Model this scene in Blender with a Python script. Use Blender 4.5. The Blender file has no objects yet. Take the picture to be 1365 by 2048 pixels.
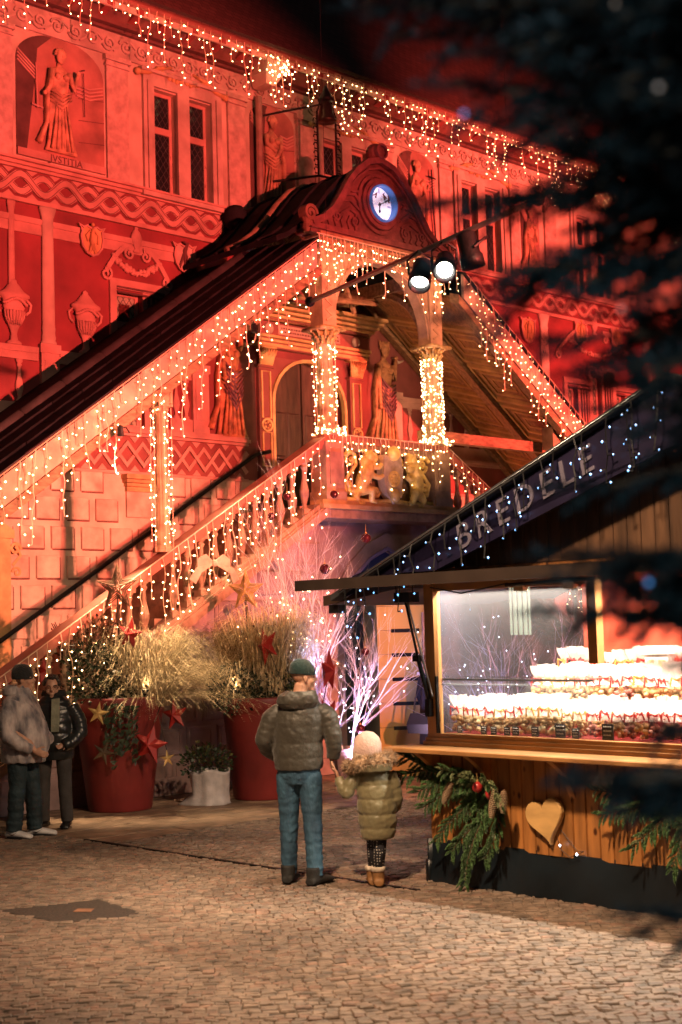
import bpy, bmesh, math, random
from mathutils import Vector, Matrix, Euler
random.seed(7)
R = math.radians
SC = bpy.context.scene
COL = SC.collection

# ------------------------------------------------------------------ camera
cam_d = bpy.data.cameras.new("camera")
cam = bpy.data.objects.new("camera", cam_d)
COL.objects.link(cam)
PITCH, ROLL = R(4.6), R(-1.64)
_f = Vector((0, math.cos(PITCH), math.sin(PITCH)))
_u0 = Vector((0, -math.sin(PITCH), math.cos(PITCH)))
_r0 = Vector((1, 0, 0))
_r = _r0 * math.cos(ROLL) + _u0 * math.sin(ROLL)
_u = -_r0 * math.sin(ROLL) + _u0 * math.cos(ROLL)
M = Matrix((_r, _u, -_f)).transposed().to_4x4()
M.translation = Vector((0, 0, 2.04))
cam.matrix_world = M
cam_d.sensor_fit = 'HORIZONTAL'
cam_d.sensor_width = 24.0
cam_d.lens = 24.0 * 2844 / 1365
cam_d.clip_start = 0.05
cam_d.clip_end = 400
cam_d.dof.use_dof = True
cam_d.dof.focus_distance = 14.0
cam_d.dof.aperture_fstop = 2.4
SC.camera = cam

# ------------------------------------------------------------------ world: a clear night sky
W = bpy.data.worlds.new("World"); SC.world = W; W.use_nodes = True
nt = W.node_tree; bg = nt.nodes['Background']
sky = nt.nodes.new('ShaderNodeTexSky'); sky.sky_type = 'NISHITA'; sky.sun_disc = False
sky.sun_elevation = R(-2.0); sky.sun_rotation = R(200)
nt.links.new(sky.outputs[0], bg.inputs[0]); bg.inputs[1].default_value = 0.12

def lamp(name, kind, loc, aim, power, col, size=0.3, spot=60, blend=0.5, sy=None):
    L = bpy.data.lights.new(name, kind); L.energy = power; L.color = col
    if kind == 'SPOT':
        L.spot_size = R(spot); L.spot_blend = blend; L.shadow_soft_size = size
    elif kind == 'AREA':
        L.size = size
        if sy: L.shape = 'RECTANGLE'; L.size_y = sy
    else: L.shadow_soft_size = size
    o = bpy.data.objects.new(name, L); COL.objects.link(o); o.location = loc
    d = Vector(aim) - Vector(loc)
    o.rotation_euler = d.to_track_quat('-Z', 'Y').to_euler()
    return o
# red facade floodlights standing across the square, and the warm street lamps behind the camera
RED = (1.0, 0.115, 0.08)
lamp('red_floodlight', 'SPOT', (8.3, 5.6, 5.2), (-3.6, 19.2, 7.4), 30000, RED, 0.12, 38, 0.8)
lamp('red_floodlight', 'SPOT', (15.2, 13.4, 5.0), (3.6, 26.3, 6.8), 46000, RED, 0.12, 42, 0.7)
lamp('red_floodlight', 'SPOT', (8.6, 5.9, 5.0), (-3.4, 18.6, 1.2), 26000, (1.0, 0.27, 0.15), 0.12, 30, 0.6)
lamp('added_porch_flood', 'SPOT', (8.6, 5.9, 5.0), (1.1, 20.2, 5.9), 13000, (1.0, 0.50, 0.27), 0.12, 15, 0.7)  # added amber beam, brightens the porch front
# street lamp behind and left of the camera
lamp('street_lamp_light', 'SPOT', (-1.0, 6.4, 6.6), (0.9, 10.6, 0.0), 3900, (1.0, 0.66, 0.40), 0.22, 66, 1.0)
lamp('street_lamp_light', 'SPOT', (4.6, 5.0, 7.0), (-1.8, 16.0, 0.6), 3000, (1.0, 0.68, 0.42), 0.22, 50, 0.9)

lamp('added_fir_fill', 'SPOT', (-2.2, -2.6, 3.2), (.75, 1.9, 2.3), 420, (.62, .82, 1.0), .5, 34, .8)  # added cool fill that lifts the near fir tree
lamp('violet_floodlight', 'SPOT', (0.15, 17.6, 0.35), (1.0, 19.8, 3.0), 420, (0.86, 0.56, 0.86), 0.1, 110, 0.8)

vs = SC.view_settings
SC.display_settings.display_device = 'sRGB'
vs.view_transform = 'Standard'; vs.look = 'None'; vs.exposure = 0; vs.gamma = 1; vs.use_curve_mapping = False
SC.render.engine = 'CYCLES'
cy = SC.cycles
cy.use_denoising = True
try: cy.denoiser = 'OPENIMAGEDENOISE'
except Exception: pass
cy.use_light_tree = True
cy.max_bounces = 6; cy.diffuse_bounces = 3; cy.glossy_bounces = 3; cy.transmission_bounces = 5; cy.transparent_max_bounces = 12
cy.sample_clamp_indirect = 3.0; cy.sample_clamp_direct = 0
cy.caustics_reflective = False; cy.caustics_refractive = False

# ------------------------------------------------------------------ helpers
class MB:
    """collects shapes, links them as one mesh object"""
    def __init__(s): s.v = []; s.f = []; s.m = []; s.k = 0; s.X = None
    def mat(s, k): s.k = k; return s
    def add(s, vs, fs):
        b = len(s.v)
        if s.X is not None: vs = [s.X @ Vector(p) for p in vs]
        s.v += [tuple(p) for p in vs]
        s.f += [tuple(b + i for i in f) for f in fs]
        s.m += [s.k] * len(fs)
        return s
    def box(s, x0, x1, y0, y1, z0, z1):
        return s.add([(x0,y0,z0),(x1,y0,z0),(x1,y1,z0),(x0,y1,z0),(x0,y0,z1),(x1,y0,z1),(x1,y1,z1),(x0,y1,z1)],
                     [(0,3,2,1),(4,5,6,7),(0,1,5,4),(1,2,6,5),(2,3,7,6),(3,0,4,7)])
    def bbox(s, x0, x1, y0, y1, z0, z1, b):
        """box whose front (-y) face is bevelled by b: pillowed block"""
        return s.add([(x0,y1,z0),(x1,y1,z0),(x1,y1,z1),(x0,y1,z1),(x0,y0+b,z0),(x1,y0+b,z0),(x1,y0+b,z1),(x0,y0+b,z1),
                      (x0+b,y0,z0+b),(x1-b,y0,z0+b),(x1-b,y0,z1-b),(x0+b,y0,z1-b)],
                     [(0,1,5,4),(1,2,6,5),(2,3,7,6),(3,0,4,7),(4,5,9,8),(5,6,10,9),(6,7,11,10),(7,4,8,11),(8,9,10,11),(0,3,2,1)])
    def hexa(s, p):
        """8 corners: bottom 4, top 4"""
        return s.add(p, [(0,3,2,1),(4,5,6,7),(0,1,5,4),(1,2,6,5),(2,3,7,6),(3,0,4,7)])
    def prism(s, poly, y0, y1):
        """polygon of (x, z) extruded along y"""
        n = len(poly)
        return s.add([(x, y0, z) for x, z in poly] + [(x, y1, z) for x, z in poly],
                     [tuple(range(n)), tuple(range(2*n-1, n-1, -1))] + [(i, i+n, (i+1) % n + n, (i+1) % n) for i in range(n)])
    def ribbon(s, pts, w, y0, y1, closed=False):
        """flat band of width w along (x, z) points, standing y0..y1 proud"""
        n = len(pts); L = []; Rr = []
        for i, p in enumerate(pts):
            a = pts[i-1] if (i > 0 or closed) else p
            c = pts[(i+1) % n] if (i < n-1 or closed) else p
            d = Vector((c[0]-a[0], c[1]-a[1]));
            if d.length < 1e-9: d = Vector((1, 0))
            d.normalize(); q = Vector((-d.y, d.x)) * (w if not isinstance(w, (list, tuple)) else w[i]) / 2
            L.append((p[0]+q.x, p[1]+q.y)); Rr.append((p[0]-q.x, p[1]-q.y))
        V = []
        for i in range(n):
            V += [(L[i][0], y0, L[i][1]), (Rr[i][0], y0, Rr[i][1]), (L[i][0], y1, L[i][1]), (Rr[i][0], y1, Rr[i][1])]
        F = []
        for i in range(n if closed else n-1):
            a = 4*i; b = 4*((i+1) % n)
            F += [(a, a+1, b+1, b), (a, b, b+2, a+2), (a+1, a+3, b+3, b+1)]
        if not closed: F += [(0, 2, 3, 1), (4*n-4, 4*n-3, 4*n-1, 4*n-2)]
        return s.add(V, F)
    def loft(s, rings, cap=True):
        n = len(rings[0]); V = [p for r in rings for p in r]; F = []
        for i in range(len(rings)-1):
            for j in range(n):
                F.append((i*n+j, i*n+(j+1) % n, (i+1)*n+(j+1) % n, (i+1)*n+j))
        if cap: F += [tuple(range(n-1, -1, -1)), tuple((len(rings)-1)*n + j for j in range(n))]
        return s.add(V, F)
    def tube(s, pts, r, n=6, flat=1.0, closed=False, ref=None):
        pts = [Vector(p) for p in pts]; m = len(pts); rings = []
        up = Vector(ref) if ref else Vector((0, 0, 1)); prev = None
        for i, p in enumerate(pts):
            d = (pts[min(i+1, m-1)] - pts[max(i-1, 0)])
            if closed: d = pts[(i+1) % m] - pts[i-1]
            if d.length < 1e-9: d = Vector((0, 0, 1))
            d.normalize()
            if prev is None:
                a = up if abs(d.dot(up)) < 0.95 else Vector((1, 0, 0))
                e1 = d.cross(a).normalized()
            else:
                e1 = (prev - d * prev.dot(d)).normalized()
            e2 = d.cross(e1); prev = e1
            rr = r[i] if isinstance(r, (list, tuple)) else r
            rings.append([p + e1 * rr * math.cos(2*math.pi*j/n) + e2 * rr * flat * math.sin(2*math.pi*j/n) for j in range(n)])
        if closed: rings.append(rings[0]); return s.loft(rings, False)
        return s.loft(rings)
    def lathe(s, prof, n=12, c=(0, 0, 0), sq=1.0, cap=True):
        """profile of (r, z) turned about z; sq squashes y"""
        return s.loft([[(c[0]+r*math.cos(2*math.pi*j/n), c[1]+r*sq*math.sin(2*math.pi*j/n), c[2]+z) for j in range(n)] for r, z in prof], cap)
    def sph(s, c, r, nu=10, nv=7):
        if not isinstance(r, (list, tuple)): r = (r, r, r)
        rings = []
        for i in range(nv+1):
            a = math.pi * (i / nv); a = min(max(a, 0.06), math.pi-0.06)
            rings.append([(c[0]+r[0]*math.sin(a)*math.cos(2*math.pi*j/nu), c[1]+r[1]*math.sin(a)*math.sin(2*math.pi*j/nu), c[2]-r[2]*math.cos(a)) for j in range(nu)])
        return s.loft(rings)
    def octa(s, c, r):
        x, y, z = c
        return s.add([(x+r,y,z),(x-r,y,z),(x,y+r,z),(x,y-r,z),(x,y,z+r),(x,y,z-r)],
                     [(0,2,4),(2,1,4),(1,3,4),(3,0,4),(2,0,5),(1,2,5),(3,1,5),(0,3,5)])
    def mesh(s, name, smooth=False):
        me = bpy.data.meshes.new(name); me.from_pydata(s.v, [], s.f)
        if any(s.m): me.polygons.foreach_set('material_index', s.m)
        if smooth: me.polygons.foreach_set('use_smooth', [True]*len(s.f))
        me.update(); return me
    def build(s, name, mats, parent=None, smooth=False, loc=None, rot=None, fix=True):
        me = s.mesh(name, smooth)
        if fix:
            bm = bmesh.new(); bm.from_mesh(me); bmesh.ops.recalc_face_normals(bm, faces=bm.faces); bm.to_mesh(me); bm.free()
        for m in (mats if isinstance(mats, (list, tuple)) else [mats]): me.materials.append(m)
        return put(name, me, parent, loc, rot)

def put(name, me, parent=None, loc=None, rot=None, scale=None):
    o = bpy.data.objects.new(name, me); COL.objects.link(o)
    if parent is not None: o.parent = parent
    if loc is not None: o.location = loc
    if rot is not None: o.rotation_euler = rot
    if scale is not None: o.scale = scale if isinstance(scale, (list, tuple)) else (scale,)*3
    return o
def tag(o, label=None, cat=None, group=None, kind=None):
    if label: o['label'] = label
    if cat: o['category'] = cat
    if group: o['group'] = group
    if kind: o['kind'] = kind
    return o
def thing(name, label, cat, loc=(0,0,0), rz=0, group=None, parent=None):
    o = bpy.data.objects.new(name, None); COL.objects.link(o); o.empty_display_size = 0.1
    o.location = loc; o.rotation_euler = (0, 0, rz)
    if parent is not None: o.parent = parent
    return tag(o, label, cat, group)
def kids(o): return [c for c in bpy.data.objects if c.parent == o]
def copy_tree(o, parent=None):
    c = o.copy(); COL.objects.link(c); c.parent = parent
    for ch in kids(o): copy_tree(ch, c)
    return c
def smooth_angle(o, deg=40):
    me = o.data
    bm = bmesh.new(); bm.from_mesh(me)
    for f in bm.faces: f.smooth = True
    for e in bm.edges:
        if len(e.link_faces) == 2 and e.calc_face_angle(0) > R(deg): e.smooth = False
    bm.to_mesh(me); bm.free(); return o
def bez(p0, p1, p2, n=8):
    p0, p1, p2 = Vector(p0), Vector(p1), Vector(p2)
    return [p0*(1-t)**2 + p1*2*t*(1-t) + p2*t*t for t in [i/n for i in range(n+1)]]
def lettering(name, body, size, mat, parent, loc, rot, extrude=.004, **kw):
    cu = bpy.data.curves.new(name, 'FONT'); cu.body = body; cu.size = size; cu.extrude = extrude
    for k, v in kw.items(): setattr(cu, k, v)
    tmp = bpy.data.objects.new('tmp', cu); COL.objects.link(tmp); bpy.context.view_layer.update()
    me = bpy.data.meshes.new_from_object(tmp.evaluated_get(bpy.context.evaluated_depsgraph_get()))
    bpy.data.objects.remove(tmp); bpy.data.curves.remove(cu); me.materials.clear(); me.materials.append(mat)
    return put(name, me, parent, loc, rot)
def jit(a): return random.uniform(-a, a)

# ------------------------------------------------------------------ materials
MATS = {}
def pm(name, col, rough=0.6, var=0.18, scale=6.0, bump=0.15, bscale=None, metal=0.0, col2=None, det=5.0, stretch=None, spec=0.5, sheen=0.0, coat=0.0, stain=0, knots=0):
    if name in MATS: return MATS[name]
    m = bpy.data.materials.new(name); m.use_nodes = True; n = m.node_tree.nodes; l = m.node_tree.links
    b = n['Principled BSDF']; b.inputs['Roughness'].default_value = rough; b.inputs['Metallic'].default_value = metal
    b.inputs['Specular IOR Level'].default_value = spec
    if sheen: b.inputs['Sheen Weight'].default_value = sheen
    if coat: b.inputs['Coat Weight'].default_value = coat
    tc = n.new('ShaderNodeTexCoord'); mp = n.new('ShaderNodeMapping'); l.new(tc.outputs['Object'], mp.inputs[0])
    if stretch: mp.inputs['Scale'].default_value = stretch
    nz = n.new('ShaderNodeTexNoise'); nz.inputs['Scale'].default_value = scale; nz.inputs['Detail'].default_value = det
    l.new(mp.outputs[0], nz.inputs['Vector'])
    rp = n.new('ShaderNodeValToRGB'); c2 = col2 or tuple(max(0, c*(1-2.2*var)) for c in col)
    c1 = tuple(min(1, c*(1+var)) for c in col)
    rp.color_ramp.elements[0].position = 0.30; rp.color_ramp.elements[1].position = 0.68
    rp.color_ramp.elements[0].color = (*c2, 1); rp.color_ramp.elements[1].color = (*c1, 1)
    l.new(nz.outputs[0], rp.inputs[0])
    ri = n.new('ShaderNodeObjectInfo'); hv = n.new('ShaderNodeHueSaturation')
    mr = n.new('ShaderNodeMapRange'); mr.inputs['To Min'].default_value = 1 - var*0.6; mr.inputs['To Max'].default_value = 1 + var*0.6
    l.new(ri.outputs['Random'], mr.inputs[0]); l.new(mr.outputs[0], hv.inputs['Value']); l.new(rp.outputs[0], hv.inputs['Color'])
    if knots:      # dark knots in the boards
        vk = n.new('ShaderNodeTexVoronoi'); vk.inputs['Scale'].default_value = knots; mk = n.new('ShaderNodeMapping'); mk.inputs['Scale'].default_value = (1, 1, .6)
        gk = n.new('ShaderNodeNewGeometry'); l.new(gk.outputs['Position'], mk.inputs[0]); l.new(mk.outputs[0], vk.inputs['Vector'])
        rk = n.new('ShaderNodeValToRGB'); rk.color_ramp.elements[0].position = .10; rk.color_ramp.elements[0].color = (.16,.10,.07,1); rk.color_ramp.elements[1].position = .19; rk.color_ramp.elements[1].color = (1,1,1,1); l.new(vk.outputs['Distance'], rk.inputs[0])
        xk = n.new('ShaderNodeMix'); xk.data_type = 'RGBA'; xk.blend_type = 'MULTIPLY'; xk.inputs[0].default_value = 1; l.new(hv.outputs[0], xk.inputs[6]); l.new(rk.outputs[0], xk.inputs[7]); l.new(xk.outputs[2], b.inputs['Base Color'])
    elif stain:      # broad dirty and worn areas
        ge = n.new('ShaderNodeNewGeometry'); ns = n.new('ShaderNodeTexNoise'); ns.inputs['Scale'].default_value = stain; ns.inputs['Detail'].default_value = 5; l.new(ge.outputs['Position'], ns.inputs['Vector'])
        m2 = n.new('ShaderNodeMapRange'); m2.inputs['From Min'].default_value = .32; m2.inputs['From Max'].default_value = .68; m2.inputs['To Min'].default_value = .78; m2.inputs['To Max'].default_value = 1.10; l.new(ns.outputs[0], m2.inputs[0])
        mm = n.new('ShaderNodeMix'); mm.data_type = 'RGBA'; mm.blend_type = 'MULTIPLY'; mm.inputs[0].default_value = 1; l.new(hv.outputs[0], mm.inputs[6]); l.new(m2.outputs[0], mm.inputs[7]); l.new(mm.outputs[2], b.inputs['Base Color'])
    else: l.new(hv.outputs[0], b.inputs['Base Color'])
    if bump:
        n2 = n.new('ShaderNodeTexNoise'); n2.inputs['Scale'].default_value = bscale or scale*6; n2.inputs['Detail'].default_value = 6
        l.new(mp.outputs[0], n2.inputs['Vector'])
        bp = n.new('ShaderNodeBump'); bp.inputs['Strength'].default_value = bump; bp.inputs['Distance'].default_value = 0.02
        l.new(n2.outputs[0], bp.inputs['Height']); l.new(bp.outputs[0], b.inputs['Normal'])
    MATS[name] = m; return m
def em(name, col, st, base=(0.8,0.8,0.8)):
    if name in MATS: return MATS[name]
    m = bpy.data.materials.new(name); m.use_nodes = True; b = m.node_tree.nodes['Principled BSDF']
    b.inputs['Base Color'].default_value = (*base, 1)
    b.inputs['Emission Color'].default_value = (*col, 1); b.inputs['Emission Strength'].default_value = st
    MATS[name] = m; return m
def glass(name, tint=(1,1,1), refl=1.0, rough=0.0, ior=1.5, body=None, bodymix=0.0):
    """clear pane: lets light through, mirrors by Fresnel; body adds a milky or dark share"""
    if name in MATS: return MATS[name]
    m = bpy.data.materials.new(name); m.use_nodes = True; n = m.node_tree.nodes; l = m.node_tree.links
    n.remove(n['Principled BSDF']); out = n['Material Output']
    tr = n.new('ShaderNodeBsdfTransparent'); tr.inputs[0].default_value = (*tint, 1)
    gl = n.new('ShaderNodeBsdfGlossy'); gl.inputs['Roughness'].default_value = rough
    fr = n.new('ShaderNodeFresnel'); fr.inputs[0].default_value = ior
    mu = n.new('ShaderNodeMath'); mu.operation = 'MULTIPLY'; mu.inputs[1].default_value = refl; mu.use_clamp = True
    ge = n.new('ShaderNodeNewGeometry'); inv = n.new('ShaderNodeMath'); inv.operation = 'SUBTRACT'; inv.inputs[0].default_value = 1.0; l.new(ge.outputs['Backfacing'], inv.inputs[1])
    m0 = n.new('ShaderNodeMath'); m0.operation = 'MULTIPLY'; l.new(fr.outputs[0], m0.inputs[0]); l.new(inv.outputs[0], m0.inputs[1]); l.new(m0.outputs[0], mu.inputs[0]); mx = n.new('ShaderNodeMixShader')
    l.new(mu.outputs[0], mx.inputs[0])
    if body:
        d1 = n.new('ShaderNodeBsdfDiffuse'); d1.inputs[0].default_value = (*body, 1); d2 = n.new('ShaderNodeBsdfTranslucent'); d2.inputs[0].default_value = (*body, 1); df = n.new('ShaderNodeAddShader'); l.new(d1.outputs[0], df.inputs[0]); l.new(d2.outputs[0], df.inputs[1])
        m2 = n.new('ShaderNodeMixShader'); m2.inputs[0].default_value = bodymix
        l.new(tr.outputs[0], m2.inputs[1]); l.new(df.outputs[0], m2.inputs[2]); l.new(m2.outputs[0], mx.inputs[1])
    else: l.new(tr.outputs[0], mx.inputs[1])
    l.new(gl.outputs[0], mx.inputs[2]); l.new(mx.outputs[0], out.inputs[0])
    MATS[name] = m; return m

STONE = pm('pale_sandstone', (0.52,0.40,0.32), 0.8, 0.14, 2.2, 0.22, 18, stain=1.1)
STONE2 = pm('painted_stone_grey', (0.42,0.31,0.26), 0.8, 0.16, 3.0, 0.2, 20)
REDWALL = pm('red_painted_plaster', (0.20,0.033,0.038), 0.75, 0.16, 1.6, 0.12, 25, stain=1.6)
REDWALL2 = pm('brown_red_plaster', (0.19,0.05,0.045), 0.75, 0.18, 1.8, 0.12, 25)
ROSE = pm('rose_painted_stone', (0.44,0.24,0.20), 0.75, 0.14, 3.0, 0.18, 25)
GOLDST = pm('ochre_painted_stone', (0.50,0.30,0.13), 0.7, 0.18, 5.0, 0.15, 30)
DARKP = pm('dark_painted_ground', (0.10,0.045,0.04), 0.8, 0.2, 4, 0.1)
SHADE = pm('brown_line_paint', (0.13,0.05,0.045), 0.8, 0.1, 4, 0.1)
WOODOLD = pm('old_oak_timber', (0.30,0.17,0.085), 0.6, 0.25, 3.0, 0.25, 14, stretch=(1,1,6))
SLATE = pm('dark_roof_slate', (0.012,0.012,0.015), 0.9, 0.25, 4, 0.3, 16, spec=0.12)
GOLD = pm('gilded_carving', (0.92,0.62,0.18), 0.4, 0.2, 9, 0.25, 40, metal=0.1)
IRON = pm('black_wrought_iron', (0.02,0.02,0.022), 0.5, 0.2, 8, 0.2, metal=0.6)
GLASSD = pm('dark_window_glass', (0.018,0.020,0.022), 0.12, 0.25, 3, 0.05, 6)
GLASSL = pm('pale_window_glass', (0.34,0.36,0.27), 0.2, 0.22, 9, 0.12, 14)
LEAD = pm('lead_came', (0.05,0.05,0.05), 0.6, 0.1, 8, 0)
WIRE = pm('pale_light_cable', (0.80,0.52,0.36), 0.5, 0.1, 8, 0)
BULB = em('warm_led', (1.0, 0.64, 0.28), 26.0)
BULBB = em('blue_white_led', (0.14, 0.46, 1.0), 4.0)
BULBW = em('cold_white_led', (0.80, 0.86, 1.0), 9.0)
# ------------------------------------------------------------------ ground
def gz(x, y): return 0.0
g = MB()
g.add([(-90,-60,-0.007),(90,-60,-0.007),(90,120,-0.007),(-90,120,-0.007)], [(0,1,2,3)])
ground = g.build('ground', pm('joint_earth', (0.15,0.11,0.08), 0.95, 0.3, 3, 0.3, 30)); tag(ground, kind='structure')
plaza = thing('cobbled_square', None, None); tag(plaza, kind='structure')

SETT = pm('sett_porphyry', (0.235,0.172,0.128), 0.62, 0.22, 9, 0.35, 60, stain=.9)
SETT2 = pm('sett_rust', (0.245,0.155,0.112), 0.65, 0.26, 9, 0.35, 60, stain=.9)
SETT3 = pm('sett_dark', (0.175,0.135,0.105), 0.6, 0.26, 9, 0.35, 60, stain=.9)
SETTS = [SETT, SETT, SETT, SETT2, SETT, SETT3]
BN = (0.70091, -0.71325); BU = (0.71325, 0.70091); BO = (-1.5054, 18.1009)
def dwall(x, y): return (x-BO[0])*BN[0] + (y-BO[1])*BN[1]        # metres in front of the stair wall
def twall(x, y): return (x-BO[0])*BU[0] + (y-BO[1])*BU[1]
def in_view(x, y, m=0.5):
    return y > 6.9 and abs(x + 0.03*y*0) < y*0.232 + m
def sett(mb, x, y, a, lx, ly, h, k):
    """one worn sett: a low pillow with a tilted, chipped top"""
    c, s = math.cos(a), math.sin(a)
    def P(u, v, z): return (x + u*c - v*s, y + u*s + v*c, z)
    q = [(-lx/2*random.uniform(.95,1.02), -ly/2*random.uniform(.94,1.02)), (lx/2*random.uniform(.95,1.02), -ly/2*random.uniform(.94,1.02)),
         (lx/2*random.uniform(.95,1.02), ly/2*random.uniform(.94,1.02)), (-lx/2*random.uniform(.95,1.02), ly/2*random.uniform(.94,1.02))]
    V = [P(u, v, -0.045) for u, v in q] + [P(u, v, h-0.006) for u, v in q] + [P(u*.84, v*.80, h + jit(.004)) for u, v in q]
    mb.k = k
    mb.add(V, [(0,1,5,4),(1,2,6,5),(2,3,7,6),(3,0,4,7),(4,5,9,8),(5,6,10,9),(6,7,11,10),(7,4,8,11),(8,9,10,11)])
HOLE = [(-2.66,10.83),(-2.07,10.30),(-1.49,10.52),(-1.95,11.14)]
def inside(p, poly):
    r = False
    for i in range(len(poly)):
        (x1,y1),(x2,y2) = poly[i], poly[i-1]
        if (y1 > p[1]) != (y2 > p[1]) and p[0] < (x2-x1)*(p[1]-y1)/(y2-y1)+x1: r = not r
    return r
cells = []
row = 0; y = 6.7
while y < 18.6:
    ly = 0.056 + jit(.006); xw = y*0.245 + 1.5
    x = -xw + random.random()*.1
    while x < xw:
        lx = random.uniform(.058, .10)
        bow = 0.12*math.sin((x+0.35*y)*1.9) + 0.05*math.sin(x*4.1+1)
        cells.append((x+lx/2, y + bow*0.55 + jit(.006), lx, ly, R(7)+0.16*math.cos((x+0.35*y)*1.9)*0.9+jit(.05)))
        x += lx + 0.003
    y += ly + 0.002; row += 1
FAR = lambda x, y: (dwall(x, y) < 2.3 and twall(x, y) > -3.43) or dwall(x, y) < 0.1
cells = [c for c in cells if not inside(c[:2], HOLE) and not FAR(c[0], c[1])]
near = sorted([c for c in cells if abs(c[0]) < c[1]*0.243 and c[1] > 7.3], key=lambda c: c[1])[:290]
nset = set(near)
# the nearest setts: one object each, sharing twelve meshes
proto = []
for i in range(12):
    mb = MB(); sett(mb, 0, 0, 0, 1.0*.100, .064, random.uniform(-.003,.006), 0)
    me = mb.mesh('sett'); me.materials.append(SETTS[i % len(SETTS)]); proto.append(me)
for c in near:
    o = put('sett', random.choice(proto), plaza, (c[0], c[1], jit(.004)), (jit(.035), jit(.035), c[4]), (c[2]/.100, c[3]/.064, 1))
mb = MB()
for c in cells:
    if c not in nset: sett(mb, c[0], c[1], c[4], c[2], c[3], random.uniform(-.006,.006), random.choice([0,0,0,0,1,2]))
o = mb.build('sett_field', [SETT, SETT2, SETT3], plaza, fix=False); tag(o, kind='stuff')
# dark finely paved square patch with one orange stone
mb = MB()
mb.add([(x, y, -0.003) for x, y in HOLE], [(0,1,2,3)])
cov = mb.build('patch_of_fine_paving', pm('dark_fine_paving', (0.05,0.038,0.03), 0.8, 0.3, 60, 0.6, 90), plaza)
mb = MB()
mb.add([(-1.99+dx*.07, 10.72+dy*.07, z) for z in (-.02, .001) for dx, dy in ((-1,-.6),(.9,-1),(1,.7),(-.8,1))], [(4,5,6,7),(0,1,5,4),(1,2,6,5),(2,3,7,6),(3,0,4,7)])
mb.build('orange_paver', pm('orange_paver', (0.24,0.11,0.06), 0.8, 0.2, 9, 0.2), plaza)
# long slabs along the foot of the town hall
SLAB = pm('sandstone_slab', (0.27,0.175,0.115), 0.6, 0.24, 5, 0.25, 40)
mb = MB(); n_slab = 0; rest = MB()
d = 2.28; rows = 0
while d > -0.1:
    w = 0.30 if rows % 2 else 0.36
    t = -3.42
    while t < 8:
        L = random.uniform(.55, 1.05)
        t0, t1, d0, d1 = t+.006, t+L-.006, d-w+.007, d-.007
        def WP(tt, dd, z): return (BO[0]+tt*BU[0]+dd*BN[0], BO[1]+tt*BU[1]+dd*BN[1], z)
        h = jit(.004)
        V = [WP(t0,d0,-.045),WP(t1,d0,-.045),WP(t1,d1,-.045),WP(t0,d1,-.045),WP(t0,d0,h-.006),WP(t1,d0,h-.006),WP(t1,d1,h-.006),WP(t0,d1,h-.006),
             WP(t0+.01,d0+.01,h),WP(t1-.01,d0+.01,h),WP(t1-.01,d1-.01,h),WP(t0+.01,d1-.01,h)]
        F = [(0,4,5,1),(1,5,6,2),(2,6,7,3),(3,7,4,0),(4,8,9,5),(5,9,10,6),(6,10,11,7),(7,11,8,4),(8,11,10,9)]
        c = WP((t0+t1)/2, (d0+d1)/2, 0)
        if abs(c[0]) < c[1]*.245 + .2 and n_slab < 280:
            m1 = MB(); m1.add(V, F); m1.build('paving_slab', SLAB, plaza); n_slab += 1
        else: rest.add(V, F)
        t += L
    d -= w; rows += 1
o = rest.build('paving_slab_field', SLAB, plaza); tag(o, kind='stuff')
# iron drain channel running across the square
mb = MB()
for i in range(45):
    dd = 1.9 + i*.1
    mb.X = Matrix.Translation((BO[0]-3.45*BU[0]+dd*BN[0], BO[1]-3.45*BU[1]+dd*BN[1], 0)) @ Matrix.Rotation(math.atan2(BN[1], BN[0]), 4, 'Z')
    mb.box(0, .094, -.018, .018, -.03, .008)
mb.X = None
mb.build('drain_channel', IRON, plaza)
# ------------------------------------------------------------------ town hall (local axes: x along the facade, y into it, z up)
HA = math.atan2(BU[1], BU[0])
hall = thing('town_hall', 'painted town hall with red floodlit facade, icicle lit eaves and dark tiled roof', 'building', (BO[0], BO[1], 0), HA)
F = 2.2
def wall_grid(mb, x0, x1, z0, z1, holes, y, depth):
    xs = sorted({x0, x1, *[h[0] for h in holes], *[h[1] for h in holes]}); zs = sorted({z0, z1, *[h[2] for h in holes], *[h[3] for h in holes]})
    for a, b in zip(xs, xs[1:]):
        for c, d in zip(zs, zs[1:]):
            mx, mz = (a+b)/2, (c+d)/2
            if not (x0 <= mx <= x1 and z0 <= mz <= z1): continue
            if any(h[0] < mx < h[1] and h[2] < mz < h[3] for h in holes): continue
            mb.add([(a,y,c),(b,y,c),(b,y,d),(a,y,d)], [(0,1,2,3)])
    for a, b, c, d in holes:
        mb.add([(a,y,c),(b,y,c),(b,y,d),(a,y,d),(a,y+depth,c),(b,y+depth,c),(b,y+depth,d),(a,y+depth,d)], [(0,4,5,1),(1,5,6,2),(2,6,7,3),(3,7,4,0)])
WC = [1.19, 4.59, 8.01, 11.45]                         # centres of the upper double windows
up_holes = []
for c in WC:
    up_holes += [(c-.53, c-.10, 8.38, 9.93), (c+.12, c+.55, 8.38, 9.93)]
mb = MB(); wall_grid(mb, -9, 22, 8.30, 11.0, up_holes, F, .22); mb.build('upper_wall', STONE, hall, fix=False)
low_holes = [(-.05, .42, 4.92, 6.84), (10.42, 10.78, 5.2, 6.52), (11.22, 11.58, 5.2, 6.82), (12.02, 12.38, 5.2, 6.52), (2.84, 4.40, 3.72, 5.55)]
mb = MB(); wall_grid(mb, -9, 22, 4.64, 8.30, low_holes[:4] + [(2.84, 4.40, 4.64, 6.22)], F, .22); mb.build('middle_wall', REDWALL, hall, fix=False)
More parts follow.
